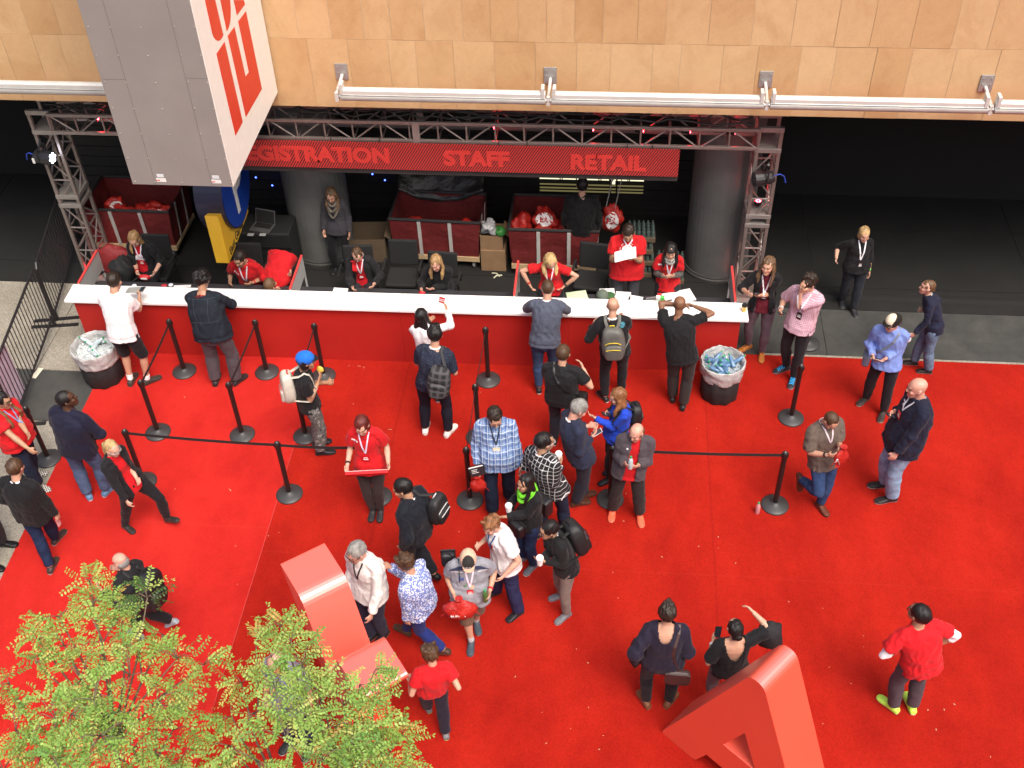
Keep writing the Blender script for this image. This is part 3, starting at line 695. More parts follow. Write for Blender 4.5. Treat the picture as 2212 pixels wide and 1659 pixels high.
cart((-7.78,14.46,0),rad(-1),1.46,.95,.92,'red canvas cart with plastic bags behind the left tower')
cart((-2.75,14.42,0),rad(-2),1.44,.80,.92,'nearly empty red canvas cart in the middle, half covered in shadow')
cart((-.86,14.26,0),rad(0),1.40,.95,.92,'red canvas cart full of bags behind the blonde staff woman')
M_pb=NT('bag_red_plastic'); M_pb.base(M_pb.ramp(M_pb.noise(7,4),[(.3,(.34,.012,.010)),(.7,(.48,.03,.02))])); M_pb.set(Roughness=.28); M_pb.bump(M_pb.noise(9,5,.7,dist=1.5),.8,.03); M_pb=M_pb.m
M_pw=mat('print_white',(.70,.68,.66),.4,var=.05)
def lumpy(r,seed,amp=.25,n=22,m=14):
    b=MB().ell((0,0,0),r,n,m); out=[]
    for v in b.v:
        q=Vector(v); k=1+amp*mnoise.noise(q*9+Vector((seed,0,0)))+amp*.5*mnoise.noise(q*22+Vector((0,seed,0))); out.append(tuple(q*k))
    b.v=out; return b
def bag(loc,r,rot,lab,logo,seed,grp=None):
    g=thing('plastic_bag',lab,'plastic bag',loc,0,grp); g.rotation_euler=rot
    b_=lumpy(r,seed,.42,30,20); b_.build('body',M_pb,g,smooth=True)
    if logo:
        bv=BVHTree.FromPolygons([Vector(v) for v in b_.v],b_.f); n=20; R_=r[0]*.62; RZ=r[2]*.62
        def srf(x,z,e=.004):
            h_=bv.ray_cast(Vector((x,-1,z)),Vector((0,1,0)),2)[0]; return (x,(h_.y if h_ else -r[1]*.5)-e,z)
        vs_=[srf(0,0)]
        for f in (.35,.68,1): vs_+=[srf(R_*f*math.cos(i*6.2832/n),RZ*f*math.sin(i*6.2832/n)) for i in range(n)]
        fs_=[(0,1+i,1+(i+1)%n) for i in range(n)]+[(1+k*n+i,1+k*n+n+i,1+k*n+n+(i+1)%n,1+k*n+(i+1)%n) for k in (0,1) for i in range(n)]
        MB().add(vs_,fs_).build('logo_disc',M_pw,g)
        t_=text('logo_text','EA',RZ*1.0,Matrix.Identity(4),mat('print_red',(.35,.02,.02),.5),g,.001,.006)
        w_=max(v.co.x for v in t_.data.vertices)
        for v in t_.data.vertices: v.co=Vector(srf((v.co.x-w_/2),v.co.y-RZ*.34,.007+v.co.z))
    return g
rb_=random.Random(11)
bl_=[((-8.15,14.95,.66),(.17,.12,.15),(.5,0,.4),'left cart bag with white roundel, leaning at the back',1),((-8.22,14.70,.60),(.16,.13,.12),(.9,.2,.1),'left cart bag lying at the front left corner',1),((-7.90,14.78,.62),(.26,.12,.12),(.8,.25,-.3),'long rolled bag in the left cart, red without roundel',0),((-7.72,14.63,.60),(.15,.12,.12),(1.0,.1,.1),'left cart bag at the front middle, roundel up',1),((-7.35,14.72,.66),(.22,.13,.12),(.9,-.5,.2),'left cart bag at the front right, tilted roundel',1),((-7.20,14.66,.56),(.13,.13,.13),(.4,0,0),'crumpled left cart bag under the tilted one',0),((-7.6,15.0,.50),(.3,.2,.16),(0,0,0),'flat bag at the bottom of the left cart',0),
 ((-3.10,14.62,.72),(.16,.12,.10),(.9,0,.05),'bag peeking over the rim of the middle cart, left',1),((-2.25,14.58,.72),(.14,.12,.10),(.9,0,-.05),'bag peeking over the rim of the middle cart, right',1),
 ((-1.40,14.62,.72),(.15,.13,.22),(.3,.1,.2),'bag at the left end of the right cart',0),((-1.03,14.72,.80),(.22,.14,.18),(.7,0,0),'topmost bag of the right cart with big roundel',1),((-.98,14.48,.64),(.24,.13,.16),(.5,.1,.1),'crumpled bag at the front middle of the right cart',0),((-.62,14.60,.72),(.18,.14,.18),(.4,-.1,-.1),'bag near the dark-clad person in the right cart',0),((-.60,14.46,.62),(.16,.12,.12),(.8,.1,.2),'small bag with roundel at the right cart front',1),((-1.36,14.44,.62),(.15,.12,.12),(.7,.1,.1),'small crumpled bag at the right cart left corner',0)]
for i,(l,r,ro,lab,lg) in enumerate(bl_): bag(l,r,(-ro[0]*.8,ro[1],ro[2]),'red '+lab if not lab.startswith(('long','flat','topmost','crumpled','small')) else lab,lg,i*3.7,'red plastic bags in the carts')
q=aty(3,60,1,14.6)
hb=aty(2,1795,1340,14.55); bag((hb.x,hb.y,hb.z),(.17,.09,.24),(0,0,0),'red bag with EA roundel hanging behind the man reading a sheet',1,77)
for dx,lab in ((-.10,'left'),(.04,'right')):
    b_=hb+Vector((dx,0,.2)); tag(MB().tube([b_,b_+Vector((.16,-.05,1.1))],.008,6).build('hanging_cord',mat('cord_grey',(.35,.33,.30),.6)),'pale cord above the hanging EA bag, '+lab+' one','cord','cords over the hanging bag')

# ------------------------------------------------------------------ boxes, chairs, laptop, light behind
card=mat('cardboard',(.24,.145,.075),.85,var=.12,bump=.1); cardd=mat('cardboard_dark',(.11,.075,.045),.85,var=.12)
def carton(loc,d,rz,lab,open_=False,m=card):
    c_=thing('cardboard_box',lab,'box',loc,rz,'cardboard boxes'); w,e,h=d
    if not open_:
        MB().bb((-w/2,-e/2,0),(w/2,e/2,h)).build('carton',m,c_,bevel=.004); MB().bb((-w/2-.001,-.025,h*.0+.002),(w/2+.001,.025,h+.0015)).build('tape',mat('tape_tan',(.33,.22,.12),.4),c_)
    else:
        b=MB(); t_=.006
        b.bb((-w/2,-e/2,0),(w/2,-e/2+t_,h)); b.bb((-w/2,e/2-t_,0),(w/2,e/2,h)); b.bb((-w/2,-e/2+t_,0),(-w/2+t_,e/2-t_,h)); b.bb((w/2-t_,-e/2+t_,0),(w/2,e/2-t_,h)); b.bb((-w/2+t_,-e/2+t_,0),(w/2-t_,e/2-t_,t_))
        b.build('carton',m,c_)
        MB().box((-w/2-.05,0,h+.03),(.12,e-.01,.005),0,Matrix.Rotation(rad(-35),3,'Y')).build('flap',m,c_); MB().box((w/2+.05,0,h+.03),(.12,e-.01,.005),0,Matrix.Rotation(rad(35),3,'Y')).build('flap',m,c_)
    return c_
Q=at(5,1068,190)
carton((Q.x,Q.y+.19,0.0),(.40,.38,.40),0,'closed brown box under the open one, between two carts')
carton((Q.x-.02,Q.y+.20,.401),(.36,.34,.27),0,'open box of wrapped stuff on top of a closed box',True)
tag(lumpy((.12,.11,.12),3.3,.7,30,20).build('plastic_wrap',mat('wrap_clear',(.30,.30,.30),.2,bump=.8,bscale=20,dist=.02),loc=(Q.x-.06,Q.y+.14,.78),smooth=True),'crumpled clear plastic wrap in the open box','wrapping')
tag(lumpy((.11,.10,.06),8.3,.5).build('green_pouch',mat('pouch_green',(.03,.16,.03),.4),loc=(Q.x+.09,Q.y+.12,.72),smooth=True),'green pouch beside clear wrap in the open box','pouch')
Q2=at(2,330,1510); carton((-3.93,14.75,0),(.62,.5,.45),rad(4),'large dim open box beside the scarf woman',True,cardd)
Q3=aty(2,1910,1330,15.0)
def crate(loc,lab):
    c_=thing('drink_crate',lab,'crate',loc,0,'shrink-wrapped drink crates')
    MB().bb((-.22,-.16,0),(.22,.16,.07)).build('tray',cardd,c_)
    b=MB()
    for i in range(6):
        for j in range(4): b.lathe([(.028,.02),(.031,.03),(.031,.16),(.014,.2),(.014,.22)],(-.18+i*.072,-.11+j*.072,0),8)
    b.build('bottles',mat('crate_bottle',(.07,.10,.09),.2),c_); return c_
k1=crate((.48,14.5,.0),'lowest dark crate of bottles by the hanging bag'); dup(k1,(.5,14.5,.23),.05,'second dark crate of bottles in the stack'); dup(k1,(.47,14.5,.46),-.04,'third dark crate of bottles in the stack'); dup(k1,(.49,14.5,.69),0.02,'topmost dark crate of bottles in the stack'); dup(k1,(.98,14.35,0),.03,'lower dark crate behind the woman with black fringe'); dup(k1,(.97,14.35,.23),-.03,'upper dark crate behind the woman with black fringe')
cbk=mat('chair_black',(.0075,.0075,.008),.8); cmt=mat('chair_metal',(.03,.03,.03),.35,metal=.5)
def chair(loc,rz,lab):
    c_=thing('office_chair',lab,'chair',loc,rz,'black meeting chairs')
    MB().bb((-.24,-.22,.43),(.24,.24,.50)).build('seat',cbk,c_,bevel=.025)
    MB().box((0,-.25,.76),(.46,.05,.44),0,Matrix.Rotation(rad(8),3,'X')).build('backrest',cbk,c_,bevel=.03)
    for sx in (-1,1):
        MB().tube([(sx*.27,-.22,.50),(sx*.28,-.20,.66),(sx*.28,.12,.67)],.02,8).build('armrest',cbk,c_)
        for sy in (-1,1): MB().tube([(sx*.22,sy*.2,.43),(sx*.25,sy*.25,0)],.014,8).build('leg',cmt,c_)
    return c_
ch=at(5,495,50,.8)
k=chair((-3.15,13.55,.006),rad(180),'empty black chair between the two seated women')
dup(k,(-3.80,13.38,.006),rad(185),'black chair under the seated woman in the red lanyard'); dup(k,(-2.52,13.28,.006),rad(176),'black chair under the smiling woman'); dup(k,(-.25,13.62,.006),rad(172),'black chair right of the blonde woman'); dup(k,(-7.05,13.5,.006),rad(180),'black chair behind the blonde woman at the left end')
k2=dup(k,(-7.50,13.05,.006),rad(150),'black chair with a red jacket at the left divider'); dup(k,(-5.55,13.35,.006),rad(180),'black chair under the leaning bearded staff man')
jk=lumpy((.30,.14,.30),21,.18); tag(jk.build('draped_jacket',mat('jacket_maroon',(.20,.012,.014),.7,bump=.6,bscale=12,dist=.02),loc=(-7.54,13.30,.80),smooth=True),'dark red jacket draped over a chair by the left divider','jacket')
bk_=lumpy((.17,.13,.22),31,.40); tag(bk_.build('black_bag',cbk,loc=(-7.32,13.02,.86),smooth=True),'rounded black bag in front of the red jacket','bag')
lpz=1.0
lc=thing('equipment_case','dark equipment case under the open laptop','case',(-5.42,14.2,0)); MB().bb((-.45,-.25,0),(.45,.28,.92)).build('shell',mat('case_black',(.009,.009,.009),.7),lc,bevel=.02)
for z in (.25,.65): MB().bb((-.46,-.262,z),(.46,-.251,z+.03)).build('rail',cmt,lc)
lt=thing('laptop','open grey laptop on the dark case left of the column','laptop',(-5.42,14.1,.925),rad(-12))
MB().bb((-.17,-.12,0),(.17,.12,.018)).build('keyboard_base',mat('laptop_grey',(.11,.11,.11),.4,metal=.4),lt,bevel=.004); MB().bb((-.14,-.03,.0185),(.14,.10,.0195)).build('keys',blk,lt)
lid=MB().box((0,.15,.115),(.34,.012,.23),0,Matrix.Rotation(rad(-18),3,'X')).build('lid',mat('laptop_grey',(.11,.11,.11),.4,metal=.4),lt,bevel=.004); MB().box((0,.142,.115),(.31,.004,.20),0,Matrix.Rotation(rad(-18),3,'X')).build('screen',blk,lid)
pc=mat('paper_white',(.80,.80,.79),.7,var=.03)
for i,(dx,dy,rz,lab) in enumerate(((-.14,-.25,.2,'left'),(.05,-.24,-.1,'right'))): tag(MB().box((0,0,.001),(.10,.07,.002)).build('paper_slip',mat('slip_grey',(.30,.30,.29),.7),loc=(-5.42+dx,14.1+dy+.06,.926)),'small pale slip in front of the laptop, '+lab,'paper')
# glimpse of a lit fluorescent shelf behind
yl=15.95
X0=aty(2,1350,1090,yl); X1=aty(2,1990,1105,yl); Zt=X0.z; 
sf=thing('strip_light','long yellowish strip light glowing behind dark bars at the back','light',((X0.x+X1.x)/2,yl,Zt))
hw=(X1.x-X0.x)/2
warm=emit('tube_warm',(1,.93,.62),.85); warm2=emit('tube_dim',(1,.85,.35),.10)
MB().bb((-hw,-.01,-.02),(hw,.0,.012)).build('tube',warm,sf)
for z in (-.12,-.19,-.25): MB().bb((-hw,-.01,z-.014),(hw,0,z+.010)).build('reflector',warm2,sf)
for i,(x0,x1) in enumerate(((-.55,-.50),(-.27,-.21),(.12,.17),(.30,.38),(.62,.66))): MB().tube([(x0*hw/.9,-.03,.03),((x0+x1)/2*hw/.9,-.05,-.04),(x1*hw/.9,-.03,.03)],.012,6).build('cable_loop',blk,sf)
MB().bb((.35*hw,-.03,-.30),(.38*hw,-.011,.04)).build('bar',blk,sf); MB().bb((.47*hw,-.03,-.30),(.50*hw,-.011,.04)).build('bar',blk,sf); MB().bb((.40*hw,-.013,-.09),(.455*hw,-.011,.01)).build('bright_gap',warm,sf)
for i,(k_,x,y) in enumerate(((1,1572,1090),(1,1673,1139),(2,322,1070),(2,399,1107))):
    P=aty(k_,x,y,15.9); tag(MB().ell((0,0,0),(.014,.01,.014),8,6).build('indicator_light',emit('led_blue',(.05,.1,1),8),loc=P),'tiny blue indicator light in the dark, '+['left of the column, upper','left of the column, lower','right of the column, upper','right of the column, lower'][i],'indicator light','blue indicator lights')
# dark sheet over the middle cart
sh_=MB(); n=26;m=9; vs_=[];fs_=[]
for i in range(n+1):
    for j in range(m+1):
        u,v=i/n,j/m; vs_.append((-3.45+1.4*u,15.15+.35*v,.98+.30*v-.20*math.sin(math.pi*u)*(1-v*.6)+.04*mnoise.noise(Vector((u*6,v*4,0)))))
for i in range(n):
    for j in range(m): k_=i*(m+1)+j; fs_.append((k_,k_+m+1,k_+m+2,k_+1))
o=sh_.add(vs_,fs_).build('dust_sheet',mat('sheet_dark',(.016,.015,.014),.35,bump=.7,bscale=9,dist=.03),smooth=True,fix=False); so_=o.modifiers.new('s','SOLIDIFY'); so_.thickness=.01
tag(o,'dark crumpled plastic sheet draped behind the middle cart','sheet')
# dark ramp strip across the open bay on the right
rpz=at(6,720,345); tag(MB().prism([(0,0),(.05,.05),(.14,.05),(.19,0)],(2.62,13.93,.002),(0,1,0),(0,0,1),(1,0,0),9).build('cable_ramp',mat('ramp_black',(.006,.006,.006),.9)),'long black cable ramp across the dark bay at right','cable ramp')
fr=thing('floor_flap','tilted red board on the floor behind the right divider','board',(1.55,13.0,0.01)); MB().box((0,.12,.10),(.20,.34,.012),0,Matrix.Rotation(rad(25),3,'X')).build('board',mat('board_red',(.28,.02,.018),.6),fr); MB().bb((-.09,.2,.0),(.09,.22,.16)).build('prop',blk,fr)

# ------------------------------------------------------------------ papers and small things on the staff desk
def onz(k,x,y,z): p=at(k,x,y,z); return p
dz=.738
def paper(P,w,h,rz,lab,m=pc,t_=.003): 
    o=MB().bb((-w/2,-h/2,0),(w/2,h/2,t_)).build('paper_sheet',m,loc=P); o.rotation_euler=(0,0,rz); return tag(o,lab,'paper','papers on the staff desk')
pg=NT('printed_paper'); u=pg.math('FRACT',pg.math('MULTIPLY',pg.n('ShaderNodeSeparateXYZ').outputs[1],1)); 
paper(onz(5,1580,345,dz),.30,.22,.25,'green printed flyer on the desk by the blonde woman',mat('flyer_green',(.52,.66,.42),.6,var=.25,scale=25))
paper(onz(5,1600,362,dz+.004),.06,.04,.3,'small red card on the green flyer',mat('card_red',(.5,.03,.03),.5))
paper(onz(5,1765,325,dz),.22,.20,.1,'white sheet behind the green cap on the desk')
paper(onz(5,1862,345,dz),.22,.20,-.05,'white sheet with a dark clip on the desk')
paper(onz(5,1940,360,dz),.20,.12,-.25,'narrow white sheet right of the clip sheet')
paper(onz(5,2140,345,dz),.16,.16,.4,'white folded sheet near the counter right end')
paper(onz(6,110,350,dz),.34,.26,.35,'stack of white lists beside the bald man in black',pc,.02)
paper(onz(5,125,312,dz),.22,.12,-.05,'white sheet before the woman with red lanyard')
paper(onz(4,1120,285,dz),.26,.06,.1,'white strip of paper beside the curly-haired man')
for i,(k_,x,y,lab) in enumerate(((4,1050,278,'white round badge reel on the desk, right one'),(4,825,282,'white round badge reel on the desk, left one'))):
    o=MB().lathe([(.035,0),(.035,.012),(.02,.016)],n=16).build('badge_reel',mat('reel_white',(.7,.75,.85),.4),loc=onz(k_,x,y,dz)); tag(o,lab,'badge reel','badge reels')
tag(lumpy((.05,.03,.012),5,.5).build('ribbon_pile',mat('ribbon_red',(.5,.03,.04),.5),loc=onz(4,1005,280,dz+.012)),'small tangle of red ribbon on the desk','ribbon')
cp=thing('baseball_cap','grey-green baseball cap on the staff desk','cap',onz(5,1735,350,dz)); MB().ell((0,0,.02),(.095,.10,.10),16,10).build('crown',mat('cap_olive',(.10,.13,.10),.8),cp,smooth=True); MB().ell((.10,.02,.025),(.085,.08,.012),14,6).build('brim',mat('cap_green',(.03,.10,.03),.8),cp,smooth=True)
gb=thing('gum_box','small green and white carton on the desk','carton',onz(5,2090,365,dz)); MB().bb((-.06,-.03,0),(.06,.03,.05)).build('box',mat('carton_green',(.10,.50,.10),.5),gb,bevel=.003); MB().bb((-.06,-.031,.012),(0,.031,.051)).build('label',pc,gb)
tag(MB().bb((-.03,-.02,0),(.03,.02,.06)).build('red_carton',mat('card_red',(.5,.03,.03),.5),loc=onz(5,2085,350,dz)),'tiny red carton beside the green one','carton')
st_=thing('stapler','silver stapler lying on the desk','stapler',onz(5,2035,368,dz),.1); MB().bb((-.08,-.015,0),(.08,.015,.012)).build('base',galv,st_); MB().box((0,0,.035),(.15,.022,.02),0,Matrix.Rotation(rad(-8),3,'Y')).build('arm',galv,st_)
cf=thing('coffee_cup','yellow paper cup with black lid on the counter right end','cup',tuple(at(6,490,438,1.052)))
MB().lathe([(.028,0),(.036,.10)],n=18).build('cup',mat('cup_yellow',(.70,.48,.12),.5,var=.3,scale=30),cf); MB().lathe([(.040,.10),(.040,.112),(.034,.118),(.032,.128),(.01,.129)],n=18).build('lid',blk,cf)

# ------------------------------------------------------------------ litter
sc_=mat('scrap_pale',(.50,.36,.22),.8); fs=None
rl=random.Random(21)
spots=[(5,180,775),(5,240,778),(5,270,785),(5,430,1168),(5,205,1010),(5,985,940),(5,1790,1120),(5,1810,1130),(5,1880,1560),(9,333,242),(9,213,300),(9,331,310),(9,440,403),(9,765,640),(9,975,680),(9,1225,850),(9,1015,1043),(9,1147,1143),(9,975,1390),(9,1670,1425),(9,1620,1305),(9,1783,1270),(9,1720,1303),(9,2005,1593),(9,1225,918),(8,1200,1100),(8,1645,1015),(8,1575,930),(8,1830,618),(8,2100,365),(8,1540,1420),(8,1715,1547),(8,1740,1463),(8,1650,1290),(8,1365,1320),(8,855,210),(7,1460,535),(7,1650,235),(7,1715,215),(7,1450,300),(6,200,1160),(4,1415,1540),(4,1078,1535),(4,1135,970),(4,822,768),(8,1390,1510),(8,1865,145),(8,1800,460)]
for k_,x,y in spots:
    P=at(k_,x,y); P.z=.016 if P.x<-4.2 else .010; s_=rl.uniform(.5,1.0); L=1 if (k_,x) not in ((5,180),(5,240),(5,270),(4,1415),(5,430)) else 2.6
    if fs is None: fs=tag(MB().add([(-.019,-.006,0),(.0,-.009,.003),(.02,-.004,0),(.018,.006,.002),(0,.005,.007),(-.017,.007,0)],[(0,1,4,5),(1,2,3,4)]).build('paper_scrap',sc_),'tiny pale paper scrap lying on the red carpet','litter','paper scraps on the carpet'); o=fs
    else: o=fs.copy(); COL.objects.link(o)
    o.location=P; o.rotation_euler=(0,0,rl.random()*6.28); o.scale=(s_*L*.62,s_*.62,s_*.6)
for k_,x,y,r0 in ((5,1090,228,.6),(5,1080,215,-.5)):
    P=at(k_,x,y); o=MB().tube([(-.07,0,.01),(0,.02,.02),(.08,-.01,.012)],.012,6).build('tape_curl',mat('curl_pale',(.5,.5,.36),.6),loc=P); o.rotation_euler=(0,0,r0); tag(o,'pale twisted strip on the dark floor behind the counter, '+('long' if r0>0 else 'short'),'litter','twisted strips on the dark floor')
# ------------------------------------------------------------------ people: body + clothing builder
def attr_mat(name, kind):
    t=NT(name); a=t.n('ShaderNodeAttribute',attribute_name='col')
    if kind=='skin':
        c=t.mix(a.outputs['Color'],t.ramp(t.noise(40,3),[(.3,(.88,.82,.80)),(.7,(1.06,1.03,1.02))]),.7,'MULTIPLY')
        t.base(c); t.set(Roughness=.48,Specular_IOR_Level=.4,Subsurface_Weight=.12,Subsurface_Scale=.01); t.b.inputs['Subsurface Radius'].default_value=(1,.35,.2)
    elif kind=='hair':
        mp=t.n('ShaderNodeMapping'); mp.inputs['Scale'].default_value=(1,1,.22); t.l(t.coords(),mp.inputs[0])
        n=t.noise(130,3,.65,mp.outputs[0],dist=.8)
        t.base(t.mix(a.outputs['Color'],t.ramp(n,[(.3,(.45,.45,.45)),(.5,(.9,.9,.9)),(.72,(1.45,1.4,1.35))]),1.0,'MULTIPLY'))
        t.set(Roughness=.42,Specular_IOR_Level=.35); t.bump(n,.7,.006)
    elif kind=='denim':
        n=t.noise(11,5,.7)
        c=t.mix(a.outputs['Color'],t.ramp(n,[(.3,(.62,.64,.66)),(.52,(1,1,1)),(.75,(1.45,1.4,1.34))]),1.0,'MULTIPLY')
        t.base(c); t.set(Roughness=.85,Specular_IOR_Level=.2); t.bump(t.noise(20,5,.7,dist=.6),.35,.012)
    else:
        c=t.mix(a.outputs['Color'],t.ramp(t.noise(16,5,.65),[(.3,(.80,.80,.80)),(.7,(1.12,1.12,1.12))]),.9,'MULTIPLY')
        t.base(c); t.set(Roughness=.8 if kind!='shiny' else .35,Specular_IOR_Level=.25,Sheen_Weight=.06); t.bump(t.noise(24,5,.7,dist=1.2),.55,.012)
    return t.m
M_SKIN=attr_mat('skin','skin'); M_HAIR=attr_mat('hair','hair'); M_CLOTH=attr_mat('cloth','cloth'); M_DEN=attr_mat('denim','denim'); M_SHINY=attr_mat('leather','shiny')
def pat_mat(name, fn, rough=.8):
    t=NT(name); sx=t.n('ShaderNodeSeparateXYZ'); t.l(t.coords(),sx.inputs[0])
    t.base(fn(t,sx.outputs[0],sx.outputs[2],sx.outputs[1])); t.set(Roughness=rough,Specular_IOR_Level=.25); t.bump(t.noise(22,4,.65,dist=.8),.3,.010); return t.m
def stripe(t,x,period,lo,hi,off=0.0):
    u=t.math('FRACT',t.math('ADD',t.math('MULTIPLY',x,1/period),50+off)); return t.math('MULTIPLY',t.math('GREATER_THAN',u,lo),t.math('LESS_THAN',u,hi))
def plaid_blue(t,x,z,y):
    w=t.noise(3,2); x=t.math('ADD',x,t.math('MULTIPLY',w,.03)); z=t.math('ADD',z,t.math('MULTIPLY',w,.03))
    c=t.mix((.085,.155,.34),(.32,.41,.55),t.math('MULTIPLY',stripe(t,x,.078,.0,.46),.62)); c=t.mix(c,(.045,.085,.23),t.math('MULTIPLY',stripe(t,z,.078,.1,.5),.55))
    c=t.mix(c,(.58,.62,.68),t.math('MULTIPLY',stripe(t,x,.078,.60,.69),.75)); return t.mix(c,(.58,.62,.68),t.math('MULTIPLY',stripe(t,z,.078,.64,.73),.75))
def plaid_bw(t,x,z,y):
    c=t.mix((.016,.016,.018),(.60,.60,.60),t.math('MULTIPLY',stripe(t,x,.056,.0,.13),.8)); c=t.mix(c,(.60,.60,.60),t.math('MULTIPLY',stripe(t,z,.062,.0,.11),.8)); return c
def plaid_red(t,x,z,y):
    c=t.mix((.34,.02,.02),(.02,.008,.008),t.math('MULTIPLY',stripe(t,x,.05,.0,.5),.7)); return t.mix(c,(.02,.008,.008),t.math('MULTIPLY',stripe(t,z,.05,.0,.5),.7))
def check_pink(t,x,z,y):
    c=t.mix((.50,.30,.36),(.30,.15,.22),t.math('MULTIPLY',stripe(t,x,.024,.0,.4),.6)); return t.mix(c,(.64,.48,.54),t.math('MULTIPLY',stripe(t,z,.024,.0,.4),.6))
def floral(t,x,z,y):
    v=t.n('ShaderNodeTexVoronoi',Scale=46.0); t.l(t.coords(),v.inputs['Vector']); n=t.noise(30,3,.7,dist=1.0)
    f=t.math('GREATER_THAN',t.math('ADD',v.outputs['Distance'],t.math('MULTIPLY',n,.6)),.76); return t.mix((.60,.64,.76),(.09,.14,.40),t.math('MULTIPLY',f,.9))
def camo(t,x,z,y):
    return t.ramp(t.noise(22,3,.6,dist=.7),[(.36,(.035,.035,.036)),(.46,(.16,.16,.15)),(.54,(.05,.05,.05)),(.62,(.30,.29,.27))])
def dots(t,x,z,y):
    v=t.n('ShaderNodeTexVoronoi',Scale=62.0); v.inputs['Randomness'].default_value=0.15; t.l(t.coords(),v.inputs['Vector'])
    return t.mix((.014,.018,.036),(.12,.13,.17),t.math('LESS_THAN',v.outputs['Distance'],.20))
def check_shoe(t,x,z,y):
    return t.mix((.55,.53,.48),(.03,.03,.03),t.math('ABSOLUTE',t.math('SUBTRACT',stripe(t,x,.036,0,.5),stripe(t,y,.036,0,.5))))
def keffiyeh(t,x,z,y):
    return t.mix((.50,.48,.44),(.03,.03,.03),t.math('ABSOLUTE',t.math('SUBTRACT',stripe(t,x,.022,0,.5),stripe(t,z,.022,0,.5))))
def pack_plaid(t,x,z,y):
    c=t.mix((.022,.022,.024),(.075,.072,.075),t.math('MULTIPLY',stripe(t,x,.09,.0,.4),.8)); return t.mix(c,(.085,.08,.085),t.math('MULTIPLY',stripe(t,z,.09,.0,.35),.8))
PAT={k.__name__:pat_mat(k.__name__,k) for k in (plaid_blue,plaid_bw,plaid_red,check_pink,floral,camo,dots,check_shoe,keffiyeh,pack_plaid)}

def V(*a): return np.array(a,float)
def nrm(v): return v/(np.linalg.norm(v)+1e-9)
class Loft(MB):
    def ring(s, c, ax, bx, n=20, p=2.0):
        w=np.arange(n)*2*math.pi/n; cs,sn=np.cos(w),np.sin(w)
        if p!=2.0: cs=np.sign(cs)*np.abs(cs)**(2/p); sn=np.sign(sn)*np.abs(sn)**(2/p)
        return np.array(c)[None]+cs[:,None]*np.array(ax)[None]+sn[:,None]*np.array(bx)[None]
    def rings(s, rs):
        N=len(rs); n=len(rs[0]); o=len(s.v)
        for r in rs: s.v += [tuple(p) for p in r]
        for i in range(N-1):
            for k in range(n): s.f.append((o+i*n+k,o+i*n+(k+1)%n,o+(i+1)*n+(k+1)%n,o+(i+1)*n+k))
        for i,sg in ((0,-1),(N-1,1)):
            c=np.mean(rs[i],0); s.v.append(tuple(c)); q=len(s.v)-1
            for k in range(n):
                a,b=o+i*n+k,o+i*n+(k+1)%n; s.f.append((q,b,a) if sg<0 else (q,a,b))
        s.mi=[0]*len(s.f); return s
    def limb(s, pts, rad_, n=12, flat=None):
        pts=[np.array(p,float) for p in pts]; N=len(pts)
        t0=nrm(pts[1]-pts[0]); up=V(0,1,0) if abs(t0[1])<.9 else V(1,0,0); a=nrm(np.cross(t0,up)); rs=[]
        for i,p in enumerate(pts):
            t=nrm(pts[min(i+1,N-1)]-pts[max(i-1,0)]); a=nrm(a-t*np.dot(a,t)); b=np.cross(t,a); r=rad_[i]; ra,rb=r if isinstance(r,tuple) else (r,r)
            rs.append(s.ring(p,a*ra,b*rb,n))
        s.rings(rs)
        # rounded ends
        return s
    def ball(s,c,r): 
        r=r if isinstance(r,(tuple,list)) else (r,r,r); s.ell(tuple(c),tuple(r),12,8); s.mi=[0]*len(s.f); return s
def ik(a,t,l1,l2,pole):
    d=t-a; L=np.linalg.norm(d); mx=(l1+l2)*.999
    if L>mx: t=a+d/L*mx; d=t-a; L=mx
    if L<abs(l1-l2)+.02: d=nrm(d)*(abs(l1-l2)+.02); t=a+d; L=np.linalg.norm(d)
    x=(l1*l1-l2*l2+L*L)/(2*L); h=math.sqrt(max(l1*l1-x*x,0)); u=d/L; p=pole-u*np.dot(pole,u)
    return a+u*x+nrm(p)*h, t
def rotz(a): c,s=math.cos(a),math.sin(a); return np.array(((c,-s,0),(s,c,0),(0,0,1)))
def rotx(a): c,s=math.cos(a),math.sin(a); return np.array(((1,0,0),(0,c,-s),(0,s,c)))
def roty(a): c,s=math.cos(a),math.sin(a); return np.array(((c,0,s),(0,1,0),(-s,0,c)))
def folds(P,seed,freq,zs=.55):
    r=np.random.RandomState(seed); Q=P*np.array((1,1,zs)); o=np.zeros(len(P))
    for k in range(6):
        d=nrm(r.randn(3)); e=nrm(r.randn(3)); f=freq*(.6+1.3*r.rand())
        o+=np.sin(Q@d*f+1.7*np.sin(Q@e*f*.55+r.rand()*6)+r.rand()*6)*(.6+.6*r.rand())
    return o/4.0
PENDING=[]           # (object, post function)
def queue(lf,name,parent,m,vox,smooth=4,post=None):
    me=bpy.data.meshes.new(name); me.from_pydata([tuple(map(float,v)) for v in lf.v],[],lf.f); me.materials.append(m)
    o=bpy.data.objects.new(name,me); COL.objects.link(o); o.parent=parent
    r=o.modifiers.new('r','REMESH'); r.mode='VOXEL'; r.voxel_size=vox; r.use_smooth_shade=True
    if smooth: q=o.modifiers.new('s','SMOOTH'); q.factor=.5; q.iterations=smooth
    PENDING.append((o,post)); return o
